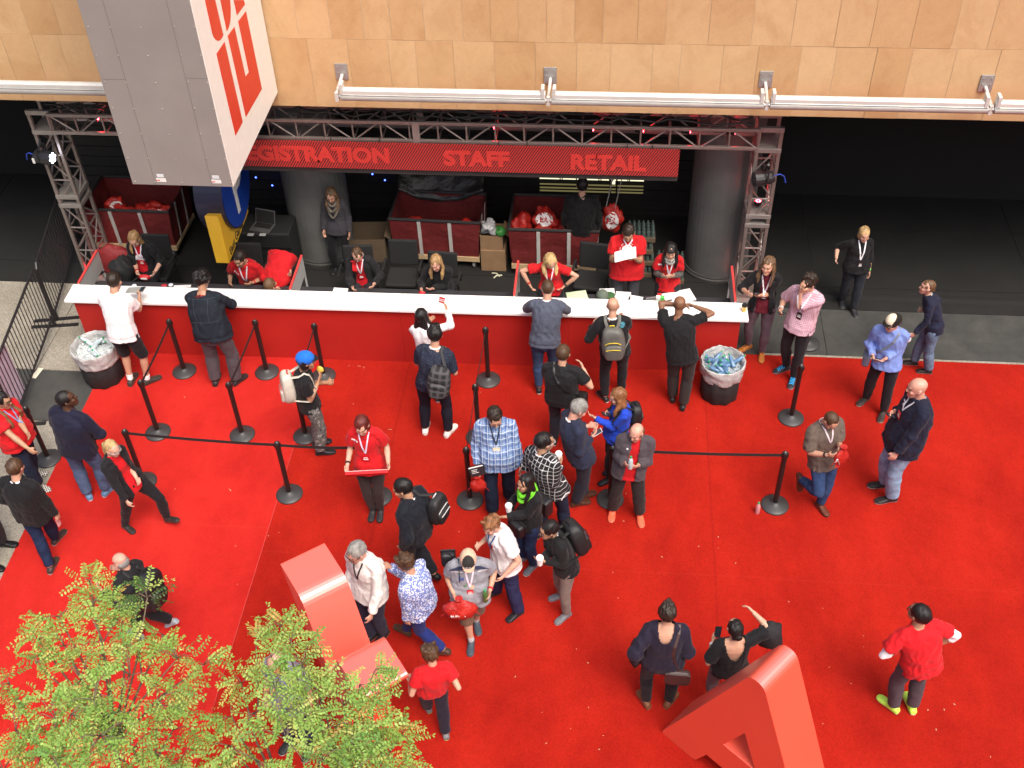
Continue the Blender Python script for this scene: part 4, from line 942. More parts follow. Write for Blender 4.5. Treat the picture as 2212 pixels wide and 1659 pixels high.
def flush():
    bpy.context.view_layer.update(); dg=bpy.context.evaluated_depsgraph_get(); done=[]
    for o,post in PENDING:
        me=bpy.data.meshes.new_from_object(o.evaluated_get(dg)); done.append(me)
    for (o,post),me in zip(PENDING,done):
        old=o.data; nm=old.name; o.modifiers.clear(); o.data=me; bpy.data.meshes.remove(old); me.name=nm
        me.polygons.foreach_set('use_smooth',[True]*len(me.polygons))
        if post: post(o)
    PENDING.clear()
def getv(me):
    P=np.empty(len(me.vertices)*3); me.vertices.foreach_get('co',P); return P.reshape(-1,3)
def getn(me):
    P=np.empty(len(me.vertices)*3); me.vertex_normals.foreach_get('vector',P); return P.reshape(-1,3)
def setv(me,P): me.vertices.foreach_set('co',P.ravel()); me.update()
def setc(me,C):
    a=me.attributes.new('col','FLOAT_COLOR','POINT'); q=np.ones((len(C),4)); q[:,:3]=C; a.data.foreach_set('color',q.ravel())
def solid(col):
    c=np.array(lin(col) if isinstance(col,str) else col)
    return lambda P: np.tile(c,(len(P),1))
def cloth_post(colf,seed,amp=.006,freq=34,cut=None,zs=.55):
    def f(o):
        me=o.data
        if o.name.split('.')[0] in ('shorts','trousers'):    # drop enclosed bubbles left by the merge
            bm=bmesh.new(); bm.from_mesh(me); seen=set(); isl=[]
            for v in bm.verts:
                if v in seen: continue
                st=[v]; seen.add(v); g=[]
                while st:
                    q_=st.pop(); g.append(q_)
                    for e in q_.link_edges:
                        w=e.other_vert(q_)
                        if w not in seen: seen.add(w); st.append(w)
                isl.append(g)
            isl.sort(key=len)
            if len(isl)>1: bmesh.ops.delete(bm,geom=[v for g in isl[:-1] for v in g],context='VERTS'); bm.to_mesh(me)
            bm.free()
        P=getv(me); N=getn(me); n=folds(P,seed,freq,zs); m=folds(P,seed+9,freq*.42,zs)
        setv(me,P+N*(np.maximum(amp*(1-2*np.abs(n))+amp*1.2*m,-.0045)[:,None]))
        setc(me,colf(P))
        if cut is not None:
            bm=bmesh.new(); bm.from_mesh(me); C=np.array([f_.calc_center_median()[:] for f_ in bm.faces]); k=cut(C)
            bm.faces.ensure_lookup_table(); bmesh.ops.delete(bm,geom=[bm.faces[i] for i in np.nonzero(k)[0]],context='FACES'); bm.to_mesh(me); bm.free()
            s=o.modifiers.new('solid','SOLIDIFY'); s.thickness=.008; s.offset=-.6
    return f
SKIN={'fair':(.56,.335,.245),'light':(.50,.285,.195),'tan':(.38,.205,.125),'olive':(.42,.245,.155),'brown':(.20,.098,.055),'dark':(.075,.037,.022),'pink':(.56,.30,.225)}
HAIRC={'black':(.010,.009,.009),'dark':(.026,.017,.012),'brown':(.070,.038,.020),'mid':(.13,.075,.040),'auburn':(.11,.018,.014),'blonde':(.46,.31,.14),'dirty':(.28,.17,.075),'grey':(.22,.215,.205),'silver':(.24,.235,.22),'ginger':(.22,.095,.04)}
PEOPLE={}
def person(key,label,feet,head,yaw,H=None,lean=.02,sit=None,hy=None,hp=8,hr=0,L=None,R=None,skin='light',hair='dark',hs='short',build=1.0,fem=False,belly=0.0,
           top='#888888',topm=None,sleeve='short',hem=.80,loose=.012,neck=None,open_=None,inner=None,innerm=None,inner_hem=None,sleeve2=None,pants='#222228',pantm=None,plen=1.0,ploose=.012,shoes='#222222',sole='#dddddd',shoem=None,socks=None,
           twist=0,lanyard=None,badge=None,beard=0,post=None,elbL=None,elbR=None,fdir=(8,8),colf=None,glasses=None,cap=None,bag=None,curl=.5,hipoff=(0,0),scoop=None,collar=None,toe=(0,0),amp=.0095,bust=0):
    a=rad(yaw); Rw=rotz(-a); Rl=rotz(a)
    if feet is not None:
        F=[np.array(at(*(f[:3]),(f[3] if len(f)>3 else 0)+.0)) for f in feet]; raise_=[(f[3] if len(f)>3 else 0) for f in feet]
        k_=.5 if max(raise_)<.1 else (.25 if raise_[0]>raise_[1] else .75); base=F[0]*k_+F[1]*(1-k_); base[2]=0
    if sit is not None:
        hd=np.array(aty(*head[:3],sit[0])) if sit[1] is None else np.array(at(*head[:3],sit[1]))
        base=hd-Rw@V(0,sit[2],0); base[2]=0
    elif feet is None:
        hd=np.array(aty(*head[:3],head[3])); base=hd-Rw@V(0,lean,0); base[2]=0; raise_=[0,0]
    if feet is not None and sit is None:
        # head: nearest point of its sight line to the body's upright axis (or a given height)
        d=np.array(ray(*head[:3])); ax=base+Rw@V(hipoff[0],hipoff[1]+lean,0)
        if H is None:
            k=((ax-np.array(CPOS))[:2]@d[:2])/(d[:2]@d[:2]); hd=np.array(CPOS)+d*k
        else:
            k=(H-.125*H/1.75-CH)/d[2]; hd=np.array(CPOS)+d*k
    loc=lambda w: Rl@(np.array(w)-base)
    h=loc(hd); s=(H if H else (h[2]+.125))/1.75
    if H is None:
        for _ in range(2): s=(h[2]+.125*s)/1.75
        if abs(lean)>.12 and sit is None: s=max(s,.96)
        s=min(max(s,.86),1.10)
    if sit is not None: s=(H or 1.7)/1.75
    PEOPLE[key]=(s*1.75,h,base)
    print('%-10s H=%.2f head=%s base=%s'%(key,s*1.75,np.round(h,2),np.round(base,2)))
    gz=.012 if -7.3<base[0]<-4.2 else .008
    E=thing('person',label,'person',(base[0],base[1],gz if base[1]<12.6 and base[0]>-7.3 else .002),-a); PEOPLE[key]=PEOPLE[key]+(E,)
    bw=build*(0.93 if fem else 1.0)
    # --- skeleton
    hw=.095*s*(1.03 if fem else 1)*(.5+.5*build)
    if sit is not None:
        pel=V(0,0,sit[3] if len(sit)>3 else .54); ank=[V(-.13,.36,.09),V(.13,.40,.09)]
        if len(sit)>4 and sit[4]: pel=V(0,-sit[2]*.2,sit[3]); ank=[V(-.12,-.05,.09),V(.12,-.05,.09)]
    elif feet is not None:
        ank=[loc(F[i])+V(0,0,.085*s) for i in (0,1)]
        pel=V(hipoff[0],hipoff[1],.915*s)
    else:
        ank=[V(-.11,0,.085),V(.12,.03,.085)]; pel=V(hipoff[0],hipoff[1],.915*s)
    hips=[pel+V(-hw,0,0),pel+V(hw,0,0)]; tl,sl_=.425*s,.415*s
    if sit is None:
        zz=pel[2]
        for i in (0,1):
            dx=math.hypot(*(ank[i]-hips[i])[:2]); zz=min(zz,ank[i][2]+math.sqrt(max((tl+sl_)**2*.997-dx*dx,.2)) if not (raise_[i]>.12) else zz)
        pel[2]=zz; hips=[pel+V(-hw,0,0),pel+V(hw,0,0)]
    legs=[]
    for i in (0,1):
        fd=rad((-1,1)[i]*fdir[i]); pole=V(math.sin(fd),math.cos(fd),0)+V(0,0,.15)
        kn,an=ik(hips[i],ank[i],tl,sl_,pole); legs.append((hips[i],kn,an,fd))
    Hr=rotz(-rad((hy if hy is not None else yaw)-yaw))@roty(rad(hr))@rotx(-rad(hp)); hs_=s*(1.0 if not fem else .97)*(1.02 if s>.93 else 1.07)
    Hn=rotz(-rad((hy if hy is not None else yaw)-yaw)*.4)@rotx(-rad(hp)*.6); neck_b=h+Hn@V(0,-.045,-.145)*s; 
    sp=neck_b-pel; spl=np.linalg.norm(sp); su=sp/spl
    tw=rad(-twist)
    def spine(t):
        q=pel+sp*t; fw=nrm(rotz(tw*min(max(t,0),1))@V(0,1,0)); q=q-fw*(.035*s*math.sin(math.pi*min(max(t,0),1)))*(1 if sit is None else .6); rt=np.cross(fw,su); rt=nrm(rt); fw=np.cross(su,rt); return q,rt,fw
    q,rt,fw=spine(.93); shw=.178*s*(.86 if fem else 1)*(.72+.28*build)
    sh=[q-rt*shw-su*.045*s,q+rt*shw-su*.045*s]; l1,l2=.29*s,.255*s; arms=[]; CHF=(q,rt,fw,su)
    for i,T in enumerate((L,R)):
        sg=(-1,1)[i]; pole={'out':V(sg*1,-.25,-.05),'down':V(sg*.25,-.25,-1),'back':V(sg*.25,-1,-.2),'up':V(sg*.8,.2,.7),'wide':V(sg*1,.15,-.35),'fwd':V(sg*.3,.6,-.7)}.get((elbL,elbR)[i] or 'def',V(sg*.45,-.75,-.55))
        if T is None: t=sh[i]+rt*sg*.075*s*(1+.6*(build-1))-su*.525*s+fw*.05*s; t[2]=sh[i][2]-.52*s
        elif len(T)==5:                                   # seen there, at a given distance before / beside the body
            o_=Rl@(np.array(CPOS)-base); d_=Rl@np.array(ray(*T[:3])); ax=1 if T[3]=='f' else 0; t=o_+d_*((T[4]-o_[ax])/d_[ax])
        elif len(T)==4: t=loc(at(*T))
        else: t=V(*T)*V(1,1,1)
        e,w=ik(sh[i],t,l1,l2,pole)
        if T is not None and len(T)>=4:
            w=t-nrm(t-e)*.085*s; e,w=ik(sh[i],w,l1,l2,pole)
        arms.append((sh[i],e,w))
    # --- torso cross-sections: t along the spine, half width, half depth, depth offset
    if fem: TS=[(-.10,.115,.095,-.01),(.02,.170,.118,-.012),(.12,.166,.115,-.005),(.30,.130,.095,.0),(.48,.136,.102,.004),(.64,.150,.112+bust,.012+bust),(.78,.160,.105,.0),(.88,.135,.085,-.01),(.96,.075,.065,-.01),(1.02,.052,.056,-.005)]
    else: TS=[(-.10,.115,.095,-.01),(.02,.160,.115,-.008),(.12,.158,.112,-.004),(.30,.146,.105,.0),(.48,.156,.112,.002),(.64,.170,.120,.006),(.78,.178,.116,.0),(.88,.148,.092,-.01),(.96,.085,.070,-.01),(1.02,.058,.062,-.005)]
    def torso(lf,ex,t0=-.11,t1=1.1,flare=0,exd=None):
        rs=[]
        for t,wx,dy,oy in TS:
            if t<t0 or t>t1: continue
            c,r_,f_=spine(t); k=math.exp(-((t-.22)/.26)**2)*belly; b_=bw if .0<=t<.7 else (.55+.45*bw)
            e=ex*(1 if t<.55 else max(.45,1-1.5*(t-.55)))+flare*max(0,.5-t)
            W_=wx*s*b_+e+k*.5; D_=dy*s*(.4+.6*b_)+e+k*.55
            rs.append(lf.ring(c+f_*(oy*s+k*.45),r_*W_,f_*D_,24,2.3))
        lf.rings(rs)
        # shoulder yoke
        for i in (0,1):
            c,r_,f_=spine(.9); lf.limb([c+su*.012*s,(c+sh[i])/2+su*.022*s,sh[i]+su*.012*s],[(.06*s+ex*.45,.055*s+ex*.45),(.058*s+ex*.45,.050*s+ex*.45),(.052*s+ex*.5,.052*s+ex*.5)],12)
            lf.ball(sh[i],.052*s*(.6+.4*bw)+ex*.5)
    lr=(.75+.25*bw)
    def arm_pts(i,f0,f1,ex,ex2=None):
        S_,E_,W_=arms[i]; ex2=ex if ex2 is None else ex2; prof=[(0,.050),(.22,.052),(.5,.046),(.9,.038),(1.0,.037),(1.08,.038),(1.3,.041),(1.6,.034),(2.0,.0255)]
        P=[];Rr=[]
        for u,r in prof:
            if u<f0-1e-6 or u>f1+1e-6: continue
            p=S_+(E_-S_)*u if u<=1 else E_+(W_-E_)*(u-1); P.append(p); Rr.append(r*s*lr+ex+(ex2-ex)*(u-f0)/(f1-f0))
        p=S_+(E_-S_)*f1 if f1<=1 else E_+(W_-E_)*(f1-1)
        if np.linalg.norm(P[-1]-p)>.012: P.append(p); Rr.append(Rr[-1]+.001)
        return P,Rr
    def leg_pts(i,f0,f1,ex,exk):
        A,K,N,_=legs[i]; prof=[(-.05,.080),(.08,.087),(.3,.080),(.6,.066),(.92,.054),(1.0,.053),(1.1,.052),(1.3,.055),(1.6,.043),(1.95,.034),(2.0,.035)]; P=[];Rr=[]
        for u,r in prof:
            if u<f0-1e-6 or u>f1+1e-6: continue
            p=A+(K-A)*u if u<=1 else K+(N-K)*(u-1); P.append(p); Rr.append(r*s*(.5+.5*build)*(1.04 if fem and u<.6 else 1)+ex+(exk-ex)*min(max(u,0)/2,1))
        p=A+(K-A)*f1 if f1<=1 else K+(N-K)*(f1-1)
        if np.linalg.norm(P[-1]-p)>.012: P.append(p); Rr.append(Rr[-1]+.001)
        return P,Rr
    # --- body
    B=Loft(); torso(B,-.011)
    B.limb([neck_b-su*.03*s,neck_b+(h-neck_b)*.35+Hr@V(0,-.012,0)*s,h+Hr@V(0,-.022,-.03)*hs_],[.060*s*(.9 if fem else 1.03),.052*s*(.9 if fem else 1.05),.052*s],14)
    sec=[(-.124,.022,.078,.025),(-.116,.036,.088,.0),(-.095,.048,.093,-.02),(-.062,.060,.091,-.055),(-.03,.068,.088,-.08),(0,.073,.084,-.094),(.024,.0755,.090,-.100),(.06,.0745,.083,-.100),(.09,.060,.060,-.082),(.108,.036,.03,-.05),(.116,.012,.0,-.02)]
    B.rings([B.ring(h+Hr@(V(0,(f+b)/2,z)*hs_),Hr@V(w*hs_,0,0),Hr@V(0,(f-b)/2*hs_,0),22,2.15) for z,w,f,b in sec])
    B.limb([h+Hr@(V(0,.080,.018)*hs_),h+Hr@(V(0,.100,-.018)*hs_),h+Hr@(V(0,.107,-.034)*hs_),h+Hr@(V(0,.085,-.043)*hs_)],[.008*hs_,.012*hs_,.016*hs_,.010*hs_],10)
    B.limb([h+Hr@(V(-.045,.080,.024)*hs_),h+Hr@(V(0,.091,.026)*hs_),h+Hr@(V(.045,.080,.024)*hs_)],[.010*hs_]*3,8)
    for sg in (-1,1):
        B.limb([h+Hr@(V(sg*.072,.006,-.035)*hs_),h+Hr@(V(sg*.084,-.008,-.008)*hs_),h+Hr@(V(sg*.083,-.014,.022)*hs_)],[(.008*hs_,.012*hs_),(.009*hs_,.022*hs_),(.008*hs_,.014*hs_)],8)
        B.ball(h+Hr@(V(sg*.042,.062,-.030)*hs_),.026*hs_)
    hands=[]
    for i in (0,1):
        P,Rr=arm_pts(i,0,2.0,0); Rr=[r_-.004*max(0,1-j_/3) for j_,r_ in enumerate(Rr)]; B.limb(P,Rr,12); B.ball(arms[i][1],.037*s*lr)
        d=nrm(arms[i][2]-arms[i][1]); W_=arms[i][2]; sg=(-1,1)[i]
        tb=V(0,0,0); cpt=pel+su*.35; n_=nrm((cpt-W_)-d*np.dot(cpt-W_,d)); t_=np.cross(d,n_)*sg   # palm faces the body
        t_=-t_ if (t_@V(0,1,.35))<0 else t_
        hl=s*(.95 if fem else 1.0); k0=W_+d*.085*hl
        B.rings([B.ring(W_-d*.01,t_*.025*hl,n_*.020*hl,12),B.ring(W_+d*.03*hl,t_*.034*hl,n_*.019*hl,12),B.ring(W_+d*.065*hl,t_*.042*hl,n_*.018*hl,12),B.ring(k0,t_*.041*hl,n_*.014*hl,12)])
        for j,(o_,ln) in enumerate(((.031,.066),(.0105,.076),(-.0105,.071),(-.030,.056))):
            p=k0+t_*o_*hl-d*.008*hl; ang=curl*.55+.07*j*curl; q1=p+(d*math.cos(ang)+n_*math.sin(ang))*ln*.5*hl; an2=ang+curl*1.0; q2=q1+(d*math.cos(an2)+n_*math.sin(an2))*ln*.36*hl; an3=an2+curl*.7; q3=q2+(d*math.cos(an3)+n_*math.sin(an3))*ln*.28*hl
            B.limb([p,q1,q2,q3],[.0105*hl,.0098*hl,.0090*hl,.0075*hl],8)
        p=W_+d*.028*hl+t_*.022*hl; q1=p+(t_*.75+d*.55+n_*.25)*.040*hl; q2=q1+(t_*.25+d*.85+n_*.45)*.034*hl; B.limb([p,q1,q2],[.013*hl,.0115*hl,.009*hl],8)
        hands.append((W_,d,n_,t_,k0+d*.02))
    for i in (0,1):
        P,Rr=leg_pts(i,-.05,2.0,0,0); B.limb(P,Rr,14)
    def foot(lf,i,ex,sole=False):
        A,K,N,fd=legs[i]; f_=V(math.sin(fd),math.cos(fd),0); r_=V(f_[1],-f_[0],0); up=V(0,0,1); k=.92 if fem else 1.0
        pit=rad(toe[i]); f2=f_*math.cos(pit)-up*math.sin(pit); u2=up*math.cos(pit)+f_*math.sin(pit)
        o=N-u2*.085*s
        rs=[]
        for y,w,z0,z1 in ((-.075,.022,.0,.045),(-.06,.033,.0,.065),(-.02,.038,.0,.085),(.03,.038,.0,.085),(.08,.042,.0,.062),(.13,.046,.0,.048),(.165,.042,.0,.040),(.19,.028,.003,.032),(.20,.012,.006,.024)):
            rs.append(lf.ring(o+f2*(y*s*k)+u2*((z0+z1)/2*s+.002),r_*(w*s*k+ex),u2*((z1-z0)/2*s+ex),14,2.6))
        lf.rings(rs); return o,u2
    sole_z=[]
    for i in (0,1): sole_z.append(foot(B,i,-.003))
    sk=np.array(SKIN[skin]) if isinstance(skin,str) else np.array(skin); hc=np.array(HAIRC[hair]) if isinstance(hair,str) else np.array(hair); sd=abs(hash(key))%1000 if False else sum(map(ord,key))
    def skin_post(o):
        P=getv(o.data); q=((P-h)@Hr)/hs_; x,y,z=q[:,0],q[:,1],q[:,2]; inh=(np.abs(x)<.1)&(np.abs(z)<.14)&(y>-.12)&(y<.14)
        C=np.tile(sk,(len(P),1)); C*= (1+.06*folds(P,sd,30))[:,None]
        def bl(mask,c,f): 
            m=(mask&inh); C[m]=C[m]*(1-f)+np.array(c)*f
        bl((np.abs(np.abs(x)-.043)<.025)&(z<-.015)&(z>-.055)&(y>.04),sk*np.array((1.05,.78,.75)),.5)
        if beard: bl((y>-.005)&(z<-.038-.1*np.maximum(0,.05-y))&~((np.abs(x)<.012)&(z>-.05)),hc*1.2,beard)
        if hs in ('bald','fringe') : bl((z<.065)&(z>-.06)&(y<.015),sk*.55+hc*.4,.35)
        bl((np.abs(x)<.026)&(z<-.054)&(z>-.074)&(y>.07),sk*np.array((.80,.42,.40)),.75)
        bl(((np.abs(x)-.031)**2/.017**2+(z-.000)**2/.010**2<1)&(y>.05),sk*.45,.7)
        bl(((np.abs(x)-.031)**2/.012**2+(z-.000)**2/.007**2<1)&(y>.05),(.02,.015,.012),.85)
        bl((np.abs(z-.022)<.0075)&(np.abs(x)>.012)&(np.abs(x)<.048)&(y>.05),np.minimum(hc,.15),.7)
        setc(o.data,C)
    queue(B,'body',E,M_SKIN,.0095,3,skin_post)
    # --- trousers
    if pants:
        T_=Loft(); torso(T_,.010,-.11,.13)
        for i in (0,1): P,Rr=leg_pts(i,-.05,2*plen if plen<1 else 1.97,.012,.012+ploose); T_.limb(P,Rr,16)
        for i in (0,1): T_.ball(legs[i][0]+V(0,0,-.02),.085*s*(.6+.4*build)+.010)
        T_.ball(pel+V(0,-.02,-.06*s),(.11*s*build,.10*s*build,.09*s))
        pcf=solid(pants) if not callable(pants) else pants
        queue(T_,'shorts' if plen<.8 else 'trousers',E,pantm or M_CLOTH,.0125,4,cloth_post(pcf,sd,.0045,30,zs=.8))
    # --- shoes
    for i in (0,1):
        if shoes is None: break
        Fo=Loft(); o_,u_=foot(Fo,i,.006)
        sc_,dc_=np.array(lin(sole)),np.array(lin(shoes))
        def sp_(ob,o_=o_,u_=u_,sc_=sc_,dc_=dc_):
            P=getv(ob.data); z=(P-o_)@u_; C=np.where((z<.022*s)[:,None],sc_,dc_); setc(ob.data,C)
        queue(Fo,'shoe',E,shoem or M_SHINY,.008,2,sp_)
        if socks:
            A,K,N,_=legs[i]; Sk=Loft().limb([N+(K-N)*.0,N+(K-N)*.10,N+(K-N)*.20],[.043*s,.042*s,.044*s],12); c_=solid(socks); queue(Sk,'sock',E,M_CLOTH,.009,1,lambda o,c_=c_: setc(o.data,c_(getv(o.data))))
    # --- tops
    fr=(q,rt,fw,su)
    def chest(P):                                        # coordinates on the chest: across, out, up
        d=P-q; return d@rt,d@fw,d@su
    def make_top(nm,col,ex,slv,hem_,m,cut=None,cf=None,post_=None,am=amp):
        lf=Loft(); t0=(hem_*s-pel[2])/max(sp[2],.2) if sit is None else -.05
        if sit is not None and len(sit)>4 and sit[4]: t0=-.08
        torso(lf,ex,max(t0,-.10)-.001 if t0<0 else t0,.97,.03)
        if t0>-.10:
            pass
        c,r_,f_=spine(max(t0,-.12)); k=math.exp(-((max(t0,0)-.22)/.26)**2)*belly
        hx=.165*s*bw+ex+.018+k*.4; hd_=.118*s*(.4+.6*bw)+ex+.016+k*.5
        c2,r2,f2=spine(max(t0,-.12)+.16); lf.rings([lf.ring(c+f_*k*.42,r_*hx,f_*hd_,24,2.3),lf.ring(c2+f2*(k*.45),r2*(.155*s*bw+ex+.006+k*.5),f2*(.112*s*(.4+.6*bw)+ex+.004+k*.55),24,2.3)])
        lf.limb([neck_b-su*.085*s,neck_b-su*.04*s,neck_b+su*.006*s],[.088*s+ex*.4,.079*s+ex*.4,.067*s+ex*.3],16)
        F1={'short':.62,'half':.85,'34':1.35,'long':1.95,'none':0,'cap':.34}[slv]
        if F1:
            for i in (0,1): P,Rr=arm_pts(i,0,F1,ex*.6,(ex+.012 if slv in('short','half','cap') else ex*.7)); lf.limb(P,Rr,14)
            if F1>1:
                for i in (0,1): lf.ball(arms[i][1],.040*s*lr+ex)
        cf_=cf or solid(col)
        return queue(lf,nm,E,m or M_CLOTH,.0125,3,cloth_post(cf_,sd+len(nm),am,34,cut))
    if inner:
        make_top('shirt',inner,.009 if inner_hem else .0,'none',inner_hem or hem,innerm,cf=colf if open_ else None,am=.003)
    cutf=None
    if open_:
        w0,w1=open_                                       # half width of the gap at the neck, at the hem
        def cutf(C):
            x,y,z=chest(C); tt=np.clip((z+.06)/(.55*s),-1,0)*-1; return (y>.0)&(np.abs(x-.006)<w0+(w1-w0)*tt)&(z<.10*s)
    if scoop:
        sw,szf,szb=scoop
        def cutf(C):
            x,y,z=chest(C); r_=np.where(y>-.01,szf,szb); return ((x/sw)**2+((z-.09*s)/(r_+.09*s))**2<1)&(z>-.35)
    if top:
        nm={'long':'jacket' if open_ else 'sweater','short':'t_shirt'}.get(sleeve,'top')
        if topm is not None: nm='shirt' if not inner else 'jacket'
        make_top(nm,top,loose,sleeve,hem,topm,cutf,None if open_ else colf)
    if sleeve2:                                           # longer sleeves of a layer beneath
        for i in (0,1):
            lf=Loft(); P,Rr=arm_pts(i,.2,sleeve2[1],.008,.006); lf.limb(P,Rr,12)
            c_=solid(sleeve2[0]); queue(lf,'undersleeve',E,M_CLOTH,.010,2,cloth_post(c_,sd,.003,40))
    if neck:                                              # visible collar band
        cl=MB().tube([tuple(neck_b+su*.004*s+(rt*math.sin(w)*.066+fw*(math.cos(w)*.066+.0)-su*.03*max(0,math.cos(w)))*s) for w in np.linspace(-math.pi,math.pi,19)],[(.013*s,.008*s)]*19,6)
        o=cl.build('collar',mat('collar_'+neck.strip('#'),lin(neck),.7),E,smooth=True)
    # --- hair
    G=Loft(); hh=lambda x,y,z: h+Hr@(V(x,y,z)*hs_); yw=rotz(-rad((hy if hy is not None else yaw)-yaw)); ww=lambda x,y,z: h+yw@(V(x,y,z)*hs_)
    E3=Matrix(Hr.tolist())
    am_=.010; hv=.0085
    def shell(c,r): G.ell(tuple(hh(*c)),tuple(k*hs_ for k in r),20,14,E3)
    if hs in ('short','spiky','curly','messy','quiff'): shell((0,-.024,.034),(.0875,.106,.102)); am_=.006
    if hs=='buzz': shell((0,-.016,.027),(.0835,.099,.0985)); am_=.002
    if hs=='receding': shell((0,-.036,.020),(.082,.082,.094)); am_=.004
    if hs=='fringe': shell((0,-.022,-.012),(.0845,.092,.074)); am_=.003
    if hs in ('spiky','quiff'): 
        for j in range(14): w=j*2.4; G.ell(tuple(hh(.045*math.cos(w)*(j/14)**.5,.0+.055*math.sin(w)*(j/14)**.5,.122)),(.018*hs_,.018*hs_,.026*hs_),8,6)
        am_=.014
    if hs=='messy':
        for j in range(26): w=j*2.4; G.ell(tuple(hh(.078*math.cos(w),-.02+.088*math.sin(w),.045+.07*((j*7)%11)/11)),(.022*hs_,.022*hs_,.022*hs_),8,6)
        am_=.014
    if hs=='curly':
        rr_=random.Random(4)
        for j in range(90):
            w=rr_.random()*6.28; p_=rr_.uniform(-.2,1.35); x,y,z=.095*math.cos(w)*math.cos(p_),-.025+.108*math.sin(w)*math.cos(p_),.03+.108*math.sin(p_)
            if y>.055 and z<.06: continue
            G.ell(tuple(hh(x,y,z)),(.021*hs_,.021*hs_,.021*hs_),8,6)
        am_=.010
    if hs=='bob':
        shell((0,-.022,.032),(.089,.105,.099)); G.rings([G.ring(ww(0,-.030,z),yw@V(w*hs_,0,0),yw@V(0,d*hs_,0),20) for z,w,d in ((.03,.088,.078),(-.03,.092,.075),(-.075,.086,.066),(-.10,.070,.050))]); am_=.006
    if hs=='longbang': G.ell(tuple(hh(0,.052,.058)),(.066*hs_,.046*hs_,.042*hs_),14,10,E3)
    if hs in ('long','longside','wavy','longbang'):
        Ln=.34 if hs!='longside' else .30; shell((0,-.027,.034),(.087,.105,.099))
        G.rings([G.ring(ww(0,y,z),yw@V(w*hs_,0,0),yw@V(0,d*hs_,0),20) for z,w,d,y in ((.04,.086,.074,-.03),(-.03,.090,.066,-.045),(-.10,.098,.050,-.070),(-.18,.105,.036,-.082),(-Ln,.075,.024,-.088))])
        for sg in ((-1,1) if hs!='longside' else (1,)):
            k=1.0; p3=hh(sg*.095,.012,-.085); p4=p3+yw@V(sg*.004,.045,-.10)*hs_; p5=p4+yw@V(-sg*.012,.018,-.10)*hs_; G.limb([hh(sg*.066,-.005,.06),hh(sg*.088,-.004,-.01),p3,p4,p5],[(.016,.026),(.016,.030),(.020,.032),(.024,.026),(.010,.012)],12)
        am_=.012 if hs=='wavy' else .008
    if hs in ('pony','ponylow'):
        shell((0,-.024,.030),(.083,.101,.096)); zt=.055 if hs=='pony' else -.02
        G.limb([hh(0,-.095,zt),hh(0,-.135,zt+.01),ww(0,-.150,zt-.06),ww(.01,-.135,zt-.17),ww(.015,-.12,zt-.28)],[.018,.026,.030,.026,.008],12); am_=.006
    if hs=='bun': shell((0,-.024,.030),(.083,.101,.096)); G.ball(hh(.01,-.115,-.005),.040*hs_); G.ball(hh(-.03,-.105,-.02),.026*hs_); am_=.008
    if hs=='bunlow': shell((0,-.016,.028),(.080,.099,.095)); G.ball(hh(.02,-.095,-.045),.032*hs_); am_=.006
    if hs!='bald' and G.v:
        G.mi=[0]*len(G.f)
        def hair_post(o):
            me=o.data; P=getv(me); N=getn(me); n=folds(P,sd+3,95,.3); setv(me,P+N*(am_*(n+.35))[:,None]); C=np.tile(hc,(len(P),1))*(1+.35*folds(P,sd+5,60,.25))[:,None]
            if hs in('long','longside','wavy') and hair in('blonde','dirty','ginger','mid'): z=(P-h)[:,2]; C=C*(1+.35*np.clip((-z-.0)/.3,0,1))[:,None]
            setc(me,np.clip(C,0.004,1))
        queue(G,'hair',E,M_HAIR,hv,3,hair_post)
    # --- glasses, cap
    if glasses:
        g=MB(); dark=glasses=='dark'
        for sg in (-1,1):
            c_=hh(sg*.033,.099,.0); g.tube([tuple(c_+Hr@(V(.026*math.cos(w),0,.019*math.sin(w))*hs_)) for w in np.linspace(0,6.283,13)],.0035,5)
            g.tube([tuple(hh(sg*.058,.094,.004)),tuple(hh(sg*.080,.04,.004)),tuple(hh(sg*.083,-.015,.0))],.004,5)
            if dark: g.tube([tuple(hh(sg*.033,.097,.0)),tuple(hh(sg*.033,.101,.0))],[(.027*hs_,.020*hs_)]*2,12)
        g.tube([tuple(hh(-.008,.102,.005)),tuple(hh(.008,.102,.005))],.0035,5); g.build('glasses',mat('glasses_'+glasses,(.015,.013,.013) if glasses!='silver' else (.35,.35,.35),.25),E)
    if cap:
        c_=Loft(); c_.ell(tuple(hh(0,-.014,.047)),(.096*hs_,.120*hs_,.099*hs_),20,14,E3); ff=cap.get('front'); cc=np.array(lin(cap['col'])); fc=np.array(lin(ff)) if ff else cc; sgn=-1 if cap.get('back') else 1
        def cap_post(o):
            me=o.data; P=getv(me); qv=((P-h)@Hr)/hs_; C=np.tile(cc,(len(P),1)); C[((qv[:,0]/.070)**2+((qv[:,1]*sgn-.045)/.080)**2<1)&(qv[:,2]>.02)]=fc; f2=cap.get('fn'); 
            if f2: C=f2(qv,C)
            bm=bmesh.new(); bm.from_mesh(me); bm.free(); setc(me,C)
        c_.mi=[0]*len(c_.f); co_=queue(c_,'cap',E,M_CLOTH,.009,2,cap_post)
        br=Loft(); br.rings([br.ring(hh(0,sgn*y,z),Hr@V(w*hs_,0,0),Hr@V(0,0,.006*hs_),14,2.6) for y,w,z in ((.05,.075,.050),(.09,.074,.046),(.12,.064,.038),(.142,.042,.031),(.15,.016,.028))]); bcx=solid(cap.get('brim',cap['col'])); queue(br,'cap_brim',E,M_CLOTH,.008,1,lambda o: setc(o.data,bcx(getv(o.data))))
